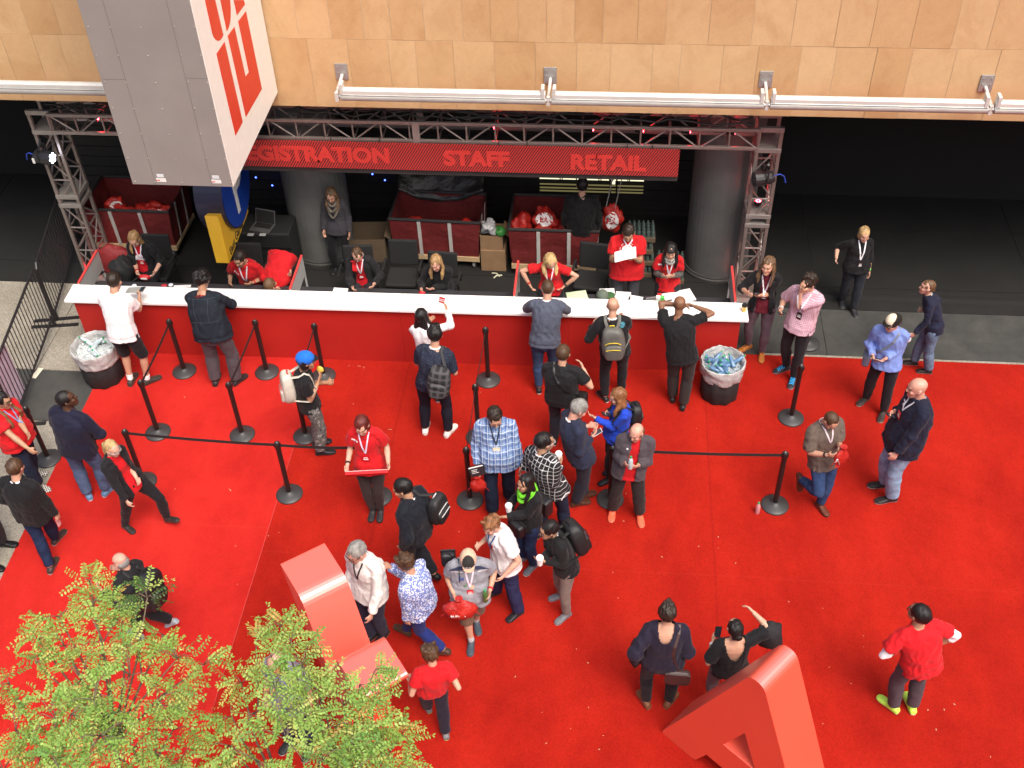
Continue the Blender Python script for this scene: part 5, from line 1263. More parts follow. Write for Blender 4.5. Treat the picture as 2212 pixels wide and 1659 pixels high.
    # --- lanyard and badge, draped over whatever the person wears (run after the baking)
    PEOPLE[key]=dict(H=s*1.75,E=E,h=h,Hr=Hr,q=q,rt=rt,fw=fw,su=su,neck=neck_b,s=s,arms=arms,hands=hands,base=base,pel=pel,legs=legs,lan=(lanyard,badge),yaw=yaw,Rw=Rw,sh=sh,ex=loose,spine=spine,bulk=belly)
    return PEOPLE[key]
def tree_of(p):
    vs=[];fs=[]
    for c in p['E'].children:
        if c.type=='MESH' and c.name.split('.')[0] in ('t_shirt','sweater','jacket','shirt','top','body'):
            o=len(vs); vs+=[v.co.copy() for v in c.data.vertices]; fs+=[[o+i for i in f.vertices] for f in c.data.polygons]
    return BVHTree.FromPolygons(vs,fs)
def on_chest(p,bv,x,z,out=.006,back=False):
    o=p['q']+p['rt']*x+p['su']*z; f=p['fw']*(-1 if back else 1); hit=bv.ray_cast(Vector(o+f*(.235*p['s']+(.08 if p['ex']>.03 else .04)*(p['bulk']>0))),Vector(-f),1.2)
    if hit[0] is None: return o+f*(.13)
    return np.array(hit[0])+f*out
def ribbon(pts,w,across,m,name,par,t=.002):
    pts=[np.array(p,float) for p in pts]; vs=[];fs=[];n=len(pts)
    for i,p in enumerate(pts):
        d=nrm(pts[min(i+1,n-1)]-pts[max(i-1,0)]); a=across if across is not None else None; a=nrm(a-d*np.dot(a,d)); k=np.cross(d,a)
        for x,y in ((-w,-t),(w,-t),(w,t),(-w,t)): vs.append(tuple(p+a*x+k*y))
    for i in range(n-1):
        for k in range(4): fs.append((i*4+k,i*4+(k+1)%4,(i+1)*4+(k+1)%4,(i+1)*4+k))
    fs+=[(3,2,1,0),((n-1)*4,(n-1)*4+1,(n-1)*4+2,(n-1)*4+3)]
    return MB().add(vs,fs).build(name,m,par,smooth=False)
def do_lanyards():
    for key,p in PEOPLE.items():
        lan,badge=p['lan']
        if not lan: continue
        col,drop=lan[:2]; bv=tree_of(p); s=p['s']; m=mat('lanyard_'+col.strip('#'),lin(col),.6,var=.08,scale=60); xo=lan[2] if len(lan)>2 else 0
        nb=p['neck']; pts=[]
        for w in np.linspace(0,1,9): pts.append(on_chest(p,bv,xo+(-.062*s-xo)*(1-w)**.9,-drop+(drop+.035)*(1-w)))
        for ang in np.linspace(-2.2,2.2,11)[::1]:
            pass
        back=[nb+(p['rt']*math.sin(t)*.070-p['fw']*math.cos(t)*.070)*s+p['su']*(.006*s) for t in np.linspace(-1.9,1.9,11)]
        r=[on_chest(p,bv,xo+(.062*s-xo)*(1-w)**.9,-drop+(drop+.035)*(1-w)) for w in np.linspace(0,1,9)]
        ribbon(pts,.009,p['rt'],m,'lanyard',p['E']); ribbon(r,.009,p['rt'],m,'lanyard',p['E']); ribbon(back,.011,p['su'],m,'lanyard',p['E'])
        if badge:
            c=on_chest(p,bv,xo,-drop-.055,.010); bc,pw,ph=badge; R_=np.array((p['rt'],p['su'],p['fw'])).T
            M=Matrix(R_.tolist()).to_4x4(); M.translation=Vector(c-p['su']*ph*.2)
            b=MB(); b.mx=M; b.box((0,0,0),(pw,ph,.006)); bo=b.build('badge',mat('badge_'+bc.strip('#'),lin(bc),.35),p['E'])
            b2=MB(); b2.mx=M; b2.box((0,-.012,.004),(pw*.75,.014,.003)); b2.box((0,.014,.004),(pw*.6,.010,.003)); b2.build('badge_print',mat('print_white',(.70,.68,.66),.4),bo)
def chest_text(p,s_,x,z,size,col='#eeeeee',back=False,ang=0,fat=.004):
    # printed lettering wrapped on the shirt
    bv=tree_of(p); o=text('print',s_,size,Matrix.Identity(4),mat('ink_'+col.strip('#'),lin(col),.6),p['E'],.0012,fat,1.0,'CENTER')
    for v in o.data.vertices:
        ca,sa=math.cos(rad(ang)),math.sin(rad(ang)); vx,vy=v.co.x*ca-v.co.y*sa,v.co.x*sa+v.co.y*ca
        c=on_chest(p,bv,x+vx*(1 if back else -1),z+vy,.004+v.co.z,back); v.co=Vector(c)
    return o
def chest_patch(p,outline,col,back=False,name='print',out=.004):
    bv=tree_of(p); pts=[Vector(on_chest(p,bv,x,z,out,back)) for x,z in outline]; c=sum(pts,Vector())/len(pts); cx=sum(x for x,z in outline)/len(outline); cz=sum(z for x,z in outline)/len(outline)
    c=Vector(on_chest(p,bv,cx,cz,out,back)); n=len(pts)
    mid=[Vector(on_chest(p,bv,(x+cx)/2,(z+cz)/2,out,back)) for x,z in outline]
    return MB().add([c]+mid+pts,[(0,1+i,1+(i+1)%n) for i in range(n)]+[(1+i,1+n+i,1+n+(i+1)%n,1+(i+1)%n) for i in range(n)]).build(name,mat('ink_'+col.strip('#'),lin(col),.6),p['E'])
def disc(cx,cz,r,n=18): return [(cx+r*math.cos(i*6.2832/n),cz+r*math.sin(i*6.2832/n)) for i in range(n)]
# ---- carried things: placed in the world, each a thing of its own
def wpt(p,l): return p['Rw']@np.array(l)+p['base']+np.array((0,0,.008))
def wdir(p,d): return p['Rw']@np.array(d)
def place(o,p,l,x,y,z):
    M=Matrix((tuple(wdir(p,x)),tuple(wdir(p,y)),tuple(wdir(p,z)))).transposed().to_4x4(); M.translation=Vector(wpt(p,l)); o.matrix_world=M
def held(p,i): W_,d,n,t,k=p['hands'][i]; return k+n*.035, d, n, t
def phone(p,i,lab,col='#101012',off=(0,0,0),z=None):
    c,d,n,t=held(p,i); o=thing('phone',lab,'phone'); MB().bb((-.036,-.07,-.005),(.036,.07,.005)).build('case',mat('phone_'+col.strip('#'),lin(col),.3),o,bevel=.004); MB().bb((-.032,-.062,.005),(.032,.062,.0058)).build('screen',mat('phone_glass',(.03,.035,.045),.08),o)
    zz=nrm(V(0,-.45,.9)) if z is None else nrm(V(*z)); y=nrm(V(.1,.9,.45)-zz*np.dot(V(.1,.9,.45),zz)); x=np.cross(y,zz); place(o,p,c+V(*off),x,y,zz); return o
def cup(p,i,lab):
    c,d,n,t=held(p,i); o=thing('coffee_cup',lab,'cup'); MB().lathe([(.030,-.055),(.040,.05)],n=18).build('cup',pc,o); MB().lathe([(.043,.05),(.044,.060),(.038,.068),(.037,.076),(.012,.078)],n=18).build('lid',mat('lid_white',(.82,.82,.82),.35),o); place(o,p,c,V(1,0,0),V(0,1,0),V(0,0,1)); return o
def sack(p,i,lab,r=(.15,.06,.15),drop=.14,txt=None,off=(0,0,0),col=None,face=None):
    c,d,n,t=held(p,i); o=thing('drawstring_bag',lab,'bag'); b=lumpy(r,sum(map(ord,lab))*.1,.18,28,18); b.v=[(v[0]*(1-.55*max(0,v[2]/r[2])**1.5),v[1]*(1-.5*max(0,v[2]/r[2])),v[2]) for v in b.v]; b.build('sack',col or M_pb,o,smooth=True)
    for sg in (-1,1): MB().tube([(sg*.02,0,r[2]*.9),(sg*.05,-.02,r[2]*.3),(sg*(r[0]+.02),-.02,-r[2]*.5),(sg*(r[0]+.03),0,-r[2]*.9)],.005,6).build('cord',mat('cord_red',(.4,.02,.02),.6),o)
    MB().lathe([(.02,r[2]*.8),(.035,r[2]*1.02),(.045,r[2]*1.18)],n=10).build('gathered_neck',col or M_pb,o)
    f=V(0,1,0) if face is None else nrm(V(*face)); x=np.cross(f,V(0,0,1)); place(o,p,c+V(0,0,-drop)+V(*off),-x if False else x*-1,-f*1.0 if False else -f,V(0,0,1))
    if txt:
        tx=text('lettering',txt,.034,frame((-r[0]*.55,-r[1]*1.02,-r[2]*.15),(1,0,0),(0,.25,1)),M_pw,o,.002,.001)
    return o
def backpack(p,lab,col,size=(.30,.17,.44),low=.0,side=0.0,m=None,trim=None,one=False,pock=True,tilt=0,z0=None):
    o=thing('backpack',lab,'backpack'); w,d,h_=size; s=p['s']; mm=m or mat('pack_'+col.strip('#'),lin(col),.6,var=.15,scale=9,bump=.5,bscale=25,dist=.01)
    def rb(c,r,e=.55):
        b=MB().ell(c,r,28,18); b.v=[(c[0]+r[0]*math.copysign(abs((v[0]-c[0])/r[0])**e,v[0]-c[0]),c[1]+r[1]*math.copysign(abs((v[1]-c[1])/r[1])**e,v[1]-c[1]),c[2]+r[2]*math.copysign(abs((v[2]-c[2])/r[2])**e,v[2]-c[2])) for v in b.v]
        b.v=[(v[0]*(1-.14*max(0,v[2]/h_*2)),v[1],v[2]) for v in b.v]; b.v=rag(b.v,.012,len(lab),9); return b
    rb((0,0,0),(w/2,d/2,h_/2)).build('pack',mm,o,smooth=True)
    if pock:
        rb((0,-d*.46,-h_*.20),(w*.38,d*.22,h_*.25)).build('front_pocket',mm,o,smooth=True)
        tm=mat('trim_'+(trim or '#15151a').strip('#'),lin(trim or '#15151a'),.5)
        MB().tube([(-w*.33,-d*.50,h_*.08),(-w*.2,-d*.56,h_*.155),(0,-d*.58,h_*.17),(w*.2,-d*.56,h_*.155),(w*.33,-d*.50,h_*.08)],.006,6).build('zip',tm,o)
        MB().tube([(-w*.30,-d*.68,-h_*.06),(0,-d*.74,-h_*.02),(w*.30,-d*.68,-h_*.06)],.006,6).build('zip',tm,o)
        MB().tube([(-.03,d*.2,h_*.47),(-.03,d*.1,h_*.56),(.03,d*.1,h_*.56),(.03,d*.2,h_*.47)],.008,6).build('grab_loop',tm,o)
    q,rt,fw,su=p['q'],p['rt'],p['fw'],p['su']; bv=tree_of(p); z=(-.17*s if z0 is None else z0)+low
    bk=on_chest(p,bv,side*.3,z,.0,True); c=bk-fw*(d*.42)+rt*side
    R_=rotz(0); up=nrm(su+rt*tilt); x=nrm(rt-up*np.dot(rt,up)); y=np.cross(up,x); place(o,p,c,x,y,up); Mi=o.matrix_world.inverted()
    sm=mat('strap_'+(trim if one and trim else col).strip('#'),lin(col),.7)
    for sg in ((-1,1) if not one else (one,)):
        X=sg*.095*s; pts=[c+su*(h_*.40)+fw*d*.3+rt*(sg*.06-side*.0)]
        pts+=[on_chest(p,bv,X,zz,.012,True) for zz in (.02*s,)]
        top=q+rt*X+su*(.10*s); hit=bv.ray_cast(Vector(top+su*.3),Vector(-su),.6); pts.append((np.array(hit[0]) if hit[0] is not None else top)+su*.012)
        pts+=[on_chest(p,bv,X*(1+.25*k/5),.02*s-.045*k*s,.010) for k in range(0,6)]
        lo=on_chest(p,bv,X*1.5,-.30*s,.01); pts+=[p['q']+rt*(sg*(.19*s+.02))-su*.33*s, c-su*h_*.38+rt*sg*w*.35+fw*d*.2] if not one else [lo]
        ml=[Vector(tuple(wpt(p,a))) for a in pts]; ml=[Mi@a for a in ml]
        MB().tube([tuple(a) for a in ml],[(.022,.006)]*len(ml),8).build('strap',sm,o)
    return o
def shoulder_bag(p,lab,col,pos,size,strap=None,rz=0,m=None,top=None):
    # pos: local place of the bag's middle; strap: list of chest coordinates (x,z,back)
    o=thing('shoulder_bag',lab,'bag'); w,d,h_=size; mm=m or mat('bag_'+col.strip('#'),lin(col),.5,var=.12,bump=.3,bscale=30)
    place(o,p,V(*pos),rotz(rz)@V(1,0,0),rotz(rz)@V(0,1,0),V(0,0,1)); Mi=o.matrix_world.inverted()
    MB().bb((-w/2,-d/2,-h_/2),(w/2,d/2,h_/2)).build('body',mm,o,bevel=.035); MB().bb((-w/2-.003,-d/2-.006,-h_*.18),(w/2+.003,-d/2+.01,h_/2+.004)).build('flap',mm,o,bevel=.006)
    if strap:
        bv=tree_of(p); pts=[]
        for x,z,bk in strap:
            if bk=='top':
                tp=p['q']+p['rt']*x+p['su']*.12; hit=bv.ray_cast(Vector(tp+p['su']*.3),Vector(-p['su']),.6); pts.append((np.array(hit[0]) if hit[0] is not None else tp)+p['su']*.010)
            else: pts.append(on_chest(p,bv,x,z,.010,bk))
        ml=[Mi@Vector(tuple(wpt(p,a))) for a in pts]; ml=[Vector((-w*.45,0,h_*.45))]*0+ml+[Vector((0,0,h_*.48))]
        MB().tube([tuple(a) for a in ml],[(.017,.004)]*len(ml),8).build('strap',mm,o)
    return o
# ------------------------------------------------------------------ the people
def HY(k,x,y,z): return (k,x,y,at(k,x,y,z).y)
RED='#b5121a'; WHT='#e6e2e0'; BLK='#131215'
P=person
# along the counter, customers
P('white_tee','man in white T-shirt and black shorts leaning at the counter left end',((4,812,885),(4,915,885)),(4,705,258),5,lean=.22,hp=22,L=(-.14,.42,1.10),R=(4,868,352,1.18),top='#e9e2e3',loose=.02,pants='#15141a',plen=.50,ploose=.03,shoes='#38332f',sole='#55504a',socks='#e8e8e8',build=1.06,fdir=(4,42),hair='dark')
P('denim','heavy man with black curly hair and dark denim jacket leaning on the counter',((4,1330,885),(4,1460,885)),(4,1245,248),2,lean=.30,hp=25,L=(-.02,.46,1.13),R=(.06,.46,1.13),elbL='out',elbR='out',top='#1d222b',topm=M_DEN,sleeve='long',hem=.86,loose=.028,inner='#7a1420',innerm=PAT['plaid_red'],inner_hem=.74,pants='#4a444a',ploose=.03,shoes='#2a2628',sole='#3a3636',hair='black',hs='curly',build=1.28,belly=.05,skin='tan',fdir=(6,28))
P('grey_sweater','man in slate grey sweater and jeans with white collar leaning on the counter',((5,1345,930),(5,1425,905)),(5,1398,300),0,lean=.24,hp=20,L=(-.10,.48,1.12),R=(.10,.48,1.12),elbL='out',elbR='out',top='#484d5c',sleeve='long',hem=.86,loose=.02,neck='#d8d8dc',pants='#31425f',pantm=M_DEN,shoes='#1c1a1e',sole='#d8d8d8',build=1.08,hair='brown',hs='buzz')
P('grey_pack','bald man in black hoodie with grey and yellow backpack at the counter',((5,1750,985),(5,1850,940)),(5,1800,408),0,lean=.08,hp=15,L=(5,1692,505,'f',.26),R=(.10,.42,1.1),top=BLK,sleeve='long',hem=.80,loose=.026,neck='#d8d8dc',pants='#16161c',shoes='#1a1a1c',sole='#c8c8c8',build=1.1,hair='dark',hs='bald',skin='light',fdir=(35,10))
P('black_tee','bald man in black T-shirt resting his head in his hands at the counter',((6,50,985),(6,115,1035)),(6,95,400),4,lean=.20,hp=15,L=(-.10,.36,1.50),R=(.10,.36,1.50),elbL='out',elbR='out',top='#141316',loose=.018,pants='#2b2625',ploose=.022,shoes='#1b1817',sole='#1b1817',build=1.12,skin='brown',hair='black',hs='bald',hem=.78)
P('white_top','woman with long black hair in white top raising a red card at the counter',((5,670,955),(5,733,985)),(5,625,468),8,lean=.06,hp=5,L=(-.1,.35,1.1),R=(5,772,400,1.52),elbR='out',top='#ddd6d8',sleeve='long',hem=.82,pants='#2b3a62',pantm=M_DEN,shoes='#2a2a30',sole='#d8d8d8',hair='black',hs='long',fem=True,skin='tan')
P('dotted','man in navy dotted shirt with checked black backpack, white sneakers',((5,650,1180),(5,790,1200)),(5,708,582),4,lean=.10,hp=12,L=(-.14,.32,1.08),R=(.20,.26,1.22),top='#10142a',topm=PAT['dots'],sleeve='half',hem=.80,neck='#d8d4d4',pants='#1c1c28',pantm=M_DEN,shoes='#dcd6d0',sole='#eeeae4',build=1.08,hair='black',hs='quiff',fdir=(6,20))
P('black_tee_back','man with brown hair in black T-shirt seen from behind, mid queue',None,HY(5,1495,700,1.64),12,lean=.03,hp=10,R=(.24,.12,1.36),L=(-.14,.3,1.05),top='#161518',loose=.02,pants='#20202a',shoes='#222222',build=1.22,hair='brown',hs='short',neck='#3a6a4a')
P('camo_kid','boy in blue cap, black T-shirt and camouflage trousers eating',((4,1955,1265),(4,1975,1318)),(4,1882,745),70,hy=75,lean=.04,hp=5,R=(4,1962,838,1.36),elbR='down',L=(.0,.26,1.2),top='#141316',loose=.016,pants='#505050',pantm=PAT['camo'],ploose=.03,shoes='#1b1b20',sole='#2a2a2e',hair='black',hs='bob',skin='tan',build=.95,cap=dict(col='#1c66c8',front='#1c66c8',brim='#15151a'))
# behind the counter, staff
P('staff_blonde_left','blonde staff woman in black jacket handling red wristbands at the counter left end',None,(1,825,1470),180,sit=(13.22,None,.10,.62),hp=34,hy=184,R=(4,852,222,'f',.36),L=(4,945,222,'f',.36),top=BLK,sleeve='34',open_=(.05,.10),inner='#b81420',loose=.022,pants='#15141a',hair='dirty',hs='longside',fem=True,skin='fair',lanyard=('#d8d0d8',.22),badge=('#b81420',.07,.09))
P('staff_bearded','bearded staff man in red polo leaning forward over the desk',None,(1,1475,1592),182,sit=(12.95,None,.24,.55),hp=18,hy=200,R=(4,1415,268,.80),L=(4,1525,268,.80),top=RED,sleeve='short',loose=.022,hair='dark',hs='short',beard=.45,skin='olive',sleeve2=('#4a3c30',1.45),lanyard=('#dcd4dc',.26),pants='#222228',build=1.05)
P('staff_bent','staff person in red jacket bending down over the desk, hair toward the camera',None,(4,1660,278,12.80),186,H=1.72,lean=.56,hp=72,hy=184,R=(-.1,.62,.80),L=(4,1795,200,.92),top='#b8141c',sleeve='long',loose=.03,hem=.86,hair='mid',hs='short',neck='#cfcfd4',pants='#222228',elbL='out',build=1.1)
P('staff_scarf','woman in grey hoodie with knitted scarf standing beside the dark column',None,(1,2035,1200,14.25),186,lean=.03,hp=24,top='#37353a',sleeve='long',hem=.84,inner='#b81420',inner_hem=.74,loose=.024,pants='#101014',shoes='#1a1a1c',sole='#555555',hair='mid',hs='long',fem=True,skin='light')
P('staff_seated','seated staff woman in dark cardigan and red scarf looking down',None,(5,230,88),178,sit=(13.12,None,.16,.55),hp=36,R=(5,205,318,.77),L=(5,322,292,.78),top='#1b1a1d',sleeve='long',open_=(.06,.10),inner='#b81420',loose=.02,hair='brown',hs='bunlow',fem=True,skin='fair',lanyard=('#dcd4dc',.22),badge=('#b81420',.075,.10))
P('staff_smiling','smiling blonde staff woman in black sweater reaching over the desk',None,(5,712,142),186,sit=(13.02,None,.20,.55),hp=20,hy=196,hr=6,R=(5,625,318,.79),L=(5,668,306,.80),top='#1a191c',sleeve='long',loose=.022,hair='dirty',hs='long',fem=True,skin='pink')
P('staff_hips','blonde staff woman in red T-shirt with hands on her hips',None,(5,1415,132,12.80),180,H=1.64,lean=.13,hp=36,hy=160,R=(5,1305,300,.93),L=(5,1478,300,.93),elbL='wide',elbR='wide',top='#bb141b',loose=.018,hem=.80,pants='#1c1c22',hair='blonde',hs='wavy',fem=True,skin='light',lanyard=('#dcd8e0',.34,.02))
P('staff_reading','tall staff man in red EA T-shirt reading a white sheet',None,(2,1895,1432,13.26),180,lean=.06,hp=32,R=(2,1835,1578,'f',.30),L=(2,1920,1578,'f',.30),elbL='down',elbR='down',top='#b8141b',loose=.03,hem=.70,pants='#424248',build=1.25,belly=.03,hair='dark',hs='short',beard=.5,skin='olive',lanyard=('#dcd4dc',.06))
P('staff_fringe','staff woman with black fringe, red T-shirt and checked neck scarf',None,(5,2155,68,13.08),181,lean=.08,hp=14,R=(5,2125,225,'f',.26),L=(5,2160,218,'f',.24),top='#b8141b',loose=.02,hem=.82,sleeve2=('#55524f',1.95),pants='#202024',hair='black',hs='longbang',fem=True,skin='light',lanyard=('#d4ccd4',.24))
P('dark_back','person in black seen from behind in the dark, by the back light',None,(2,1612,1142,14.42),2,H=1.74,lean=.02,hp=14,top='#0d0d0f',sleeve='long',loose=.03,pants='#0d0d10',hair='black',hs='short',build=1.2,neck='#8a8080')
# right of the counter
P('blazer','woman with wavy brown hair in black blazer at the counter right end',((6,598,712),(6,515,668)),(6,640,160),188,hy=206,lean=.02,hp=-2,R=(6,528,332,'f',.27),L=(6,572,345,'f',.26),top='#141317',sleeve='34',open_=(.05,.11),inner='#5a1422',loose=.020,hem=.80,pants='#5e4e58',ploose=.004,shoes='#a5642c',sole='#8a5020',hair='mid',hs='wavy',fem=True,skin='light',lanyard=('#dcd4dc',.26),badge=('#1a1a1c',.07,.11),fdir=(2,48))
P('pink_shirt','man in pink checked shirt rubbing his face, blue-laced sneakers',((6,792,865),(6,748,800)),(6,885,268),212,hy=232,lean=.02,hp=6,R=(6,712,445,'f',.26),L=(6,850,292,'f',.13),elbL='down',top='#9a7a86',topm=PAT['check_pink'],sleeve='half',loose=.022,hem=.78,pants='#1b181d',shoes='#262a30',sole='#a8b0b8',hair='dark',hs='quiff',skin='light',build=1.06,lanyard=('#dcdce4',.26,.0),badge=('#1a1a1c',.07,.11),fdir=(14,34))
P('black_blonde','blonde woman in black walking out of the dark bay',((6,1158,440),(6,1090,383)),(3,1230,1440),172,lean=.0,hp=10,R=(6,1055,135,'f',.10),L=(6,1258,245,'f',.08),top='#121114',sleeve='34',hem=.78,loose=.02,pants='#1c2028',shoes='#2a2a2e',sole='#c8c8c8',hair='blonde',hs='bob',fem=True,skin='fair',build=1.2,belly=.02,lanyard=('#dcdce0',.26),badge=('#1a1414',.06,.10))
P('navy_bun','woman with tied hair in navy sweater and light jeans walking left',((6,1618,820),(6,1530,768)),(6,1618,292),276,lean=.0,hp=-6,L=(6,1525,600,'x',-.20),R=(.15,.15,1.0),top='#161a30',sleeve='long',loose=.02,hem=.82,neck='#a8b0b0',pants='#5d7088',pantm=M_DEN,ploose=.022,shoes='#2a2424',sole='#d8d4cc',hair='mid',hs='bunlow',fem=True,skin='fair',fdir=(0,0))
P('cap_blue','man in two-tone cap and light blue shirt with navy strap looking at phone',((6,1342,1075),(6,1238,988)),(6,1405,512),198,hy=240,lean=.03,hp=10,R=(6,1290,738,1.06),L=(6,1335,750,1.05),top='#7186c4',sleeve='long',loose=.024,hem=.82,pants='#15131a',shoes='#302826',sole='#b0a28c',hair='brown',hs='short',skin='fair',cap=dict(col='#16140f',front='#d8cdb4',brim='#16140f'),glasses='thin',build=1.04,fdir=(-4,28))
P('bald_navy','bald man in navy jacket and faded jeans seen from the side',((6,1392,1605),(6,1350,1518)),(6,1555,912),262,hy=268,lean=-.02,hp=4,R=(6,1392,1062,'x',.10),L=(6,1402,1345,'x',-.27),top='#14172c',sleeve='long',loose=.035,hem=.78,pants='#7e97b2',pantm=M_DEN,ploose=.03,shoes='#262022',sole='#c8c4c0',hair='grey',hs='bald',skin='pink',build=1.25,belly=.07,lanyard=('#dcdce4',.16),badge=('#b81420',.07,.1),fdir=(4,4))
P('grey_shirt','man in grey-brown short-sleeved shirt opening a red bag as he walks',((9,952,58),(6,838,1500,.30)),(6,1025,1112),156,hy=150,lean=.03,hp=38,R=(6,1040,1328,'f',.27),L=(6,1088,1285,'f',.26),top='#5b4f47',sleeve='half',loose=.026,hem=.76,pants='#2b3f63',pantm=M_DEN,shoes='#57291a',sole='#2a1812',hair='brown',hs='buzz',skin='light',build=1.15,toe=(0,62),lanyard=('#c8b8c0',.2),fdir=(6,0))
# in the middle
P('red_hair','red-haired woman in red T-shirt holding a long red sign',((8,376,92),(8,330,90)),(5,258,1142),180,lean=.02,hp=18,R=(5,162,1425,'f',.24),L=(5,424,1412,'f',.22),elbL='down',elbR='down',top='#bd141b',loose=.022,hem=.80,pants='#352b2b',ploose=.004,shoes='#2a2527',sole='#2a2527',hair='auburn',hs='bob',fem=True,skin='fair',lanyard=('#d0c0d4',.27),badge=('#b81420',.085,.10),build=1.02,fdir=(3,3))
P('blue_plaid','big bearded man in blue plaid shirt carrying a magazine and red bag',((5,1165,1600),(8,1062,105)),(5,1075,1092),176,hy=164,lean=.02,hp=26,R=(5,962,1425,.86),L=(5,1238,1425,.86),top='#6a84b4',topm=PAT['plaid_blue'],sleeve='long',loose=.026,hem=.72,pants='#1b2438',pantm=M_DEN,ploose=.03,shoes='#1c1c1e',sole='#3a3a3a',hair='dark',hs='short',beard=.55,skin='light',build=1.12,belly=.10,lanyard=('#20283a',.22),badge=('#d0c8a8',.09,.08))
P('bw_plaid','man in black and white checked shirt and silver glasses holding a coffee',((8,1350,232),(8,1500,222)),(5,1382,1242),40,hy=62,lean=.02,hp=0,R=(5,1478,1352,1.22),L=(-.22,.12,1.05),top='#2a2a2c',topm=PAT['plaid_bw'],sleeve='long',loose=.028,hem=.78,neck='#d8d8dc',pants='#1d263a',pantm=M_DEN,shoes='#22222a',sole='#d8d8d8',hair='black',hs='short',skin='olive',glasses='silver',build=1.1)
P('grey_suit','grey-haired man in dark navy suit looking down at his phone',((5,1615,1590),(5,1572,1632)),(5,1592,1040),62,hy=72,lean=.10,hp=30,R=(5,1688,1192,1.18),L=(5,1685,1140,1.22),elbL='down',elbR='down',top='#22273c',sleeve='long',loose=.03,hem=.70,neck='#d8d8dc',pants='#1a1d2b',ploose=.025,shoes='#4a291b',sole='#2a1812',hair='silver',hs='short',skin='pink',build=1.12,fdir=(4,8))
P('blue_top','woman with long brown hair in bright blue top holding a phone',((5,1778,1488),(5,1812,1435)),(5,1828,965),250,hy=262,lean=.03,hp=16,R=(5,1758,1062,'x',.03),L=(.02,.26,1.18),top='#1c3fb4',sleeve='long',loose=.018,hem=.82,pants='#121216',ploose=.004,shoes='#151518',sole='#151518',hair='ginger',hs='long',fem=True,skin='fair')
P('orange_shoes','balding man in charcoal zip jacket over red shirt, orange sneakers',((8,1962,118),(8,1798,88)),(5,1945,1185),178,hy=214,lean=.02,hp=14,R=(5,1890,1388,'f',.26),L=(5,1935,1396,'f',.25),elbL='down',elbR='down',top='#494147',sleeve='long',open_=(.05,.08),inner='#b8141b',inner_hem=.72,hem=.80,loose=.028,pants='#262021',ploose=.03,shoes='#ee5f42',sole='#f0a488',hair='mid',hs='fringe',skin='pink',build=1.05,belly=.04,socks='#d8d0cc')
P('green_scarf','woman with long black hair, black hoodie and lime green scarf holding coffee',((8,1312,432),(8,1258,378)),(5,1262,1495),226,hy=236,lean=.02,hp=4,R=(8,1152,62,1.12),L=(.06,.27,1.06),top='#141317',sleeve='long',loose=.024,hem=.78,pants='#223252',pantm=M_DEN,shoes='#5a5a62',sole='#dcdcdc',hair='black',hs='long',fem=True,skin='olive')
P('black_pack','man in black sweater with boxy black backpack and coffee, khaki trousers',((8,1515,732),(8,1490,610)),(8,1405,198),238,hy=246,lean=.02,hp=6,R=(8,1345,398,1.12),L=(-.02,.28,1.08),top='#141316',sleeve='long',loose=.022,hem=.82,pants='#74655f',ploose=.012,shoes='#66666c',sole='#dcdcdc',hair='black',hs='short',skin='olive',glasses='thin',neck='#d0d0d0',fdir=(12,12))
P('white_ginger','man with ginger hair in white T-shirt with red print, reaching left',((8,1222,718),(8,1082,590)),(8,1052,172),236,hy=226,lean=.06,hp=22,R=(8,962,300,1.15),L=(8,1115,512,.88),top='#e2dcdc',loose=.026,hem=.76,pants='#28294a',pantm=M_DEN,ploose=.03,shoes='#1c1a1e',sole='#2a282c',hair='ginger',hs='messy',skin='fair',build=1.15,lanyard=('#2a5a8a',.2))
P('dark_suit_bag','man in dark navy suit with black shoulder bag walking away left',((8,548,468),(8,702,492,.06)),(5,505,1528),292,hy=268,lean=.02,hp=14,L=(8,512,330,'x',-.28),R=(.22,.1,.95),top='#10131d',sleeve='long',loose=.034,hem=.70,neck='#dcdce0',pants='#14151d',ploose=.028,shoes='#121214',sole='#121214',hair='black',hs='short',skin='olive',build=1.15,toe=(0,25))
P('cap_red_bag','stout man in black and tan cap, grey T-shirt and shorts carrying a red bag',((8,962,775),(8,932,900)),(8,912,385),172,lean=.05,hp=30,R=(8,835,628,.98),L=(8,1035,612,.98),top='#8a8a92',loose=.026,hem=.74,pants='#6b5242',plen=.56,ploose=.045,shoes='#3a434e',sole='#8a8a8c',socks='#b8b8bc',hair='brown',hs='short',skin='light',build=1.16,belly=.07,lanyard=('#dcccd8',.24),badge=('#c01820',.07,.09),cap=dict(col='#c8a58c',front='#2a2826',brim='#c8a58c'))
P('white_shirt','man in white shirt, dark sunglasses and black lanyard beside the letter Y',((8,398,852),(8,322,862)),(8,222,338),214,hy=222,lean=.04,hp=14,L=(8,312,752,.86),R=(.2,.12,.9),top='#dedad6',sleeve='long',loose=.028,hem=.74,pants='#23243c',shoes='#1c1a1c',hair='silver',hs='short',skin='pink',glasses='dark',build=1.14,lanyard=('#1c2226',.22))
P('floral','man in blue and white patterned shirt reaching to the white-shirted man',((8,762,955,.05),(8,532,835)),(8,522,402),290,hy=292,lean=.06,hp=16,R=(8,398,410,1.36),elbR='down',L=(8,542,832,'x',-.25),top='#9aa4c8',topm=PAT['floral'],sleeve='long',loose=.028,hem=.74,pants='#1c2a6a',shoes='#4a3428',sole='#3a2a20',hair='brown',hs='messy',skin='light',build=1.15,toe=(20,0))
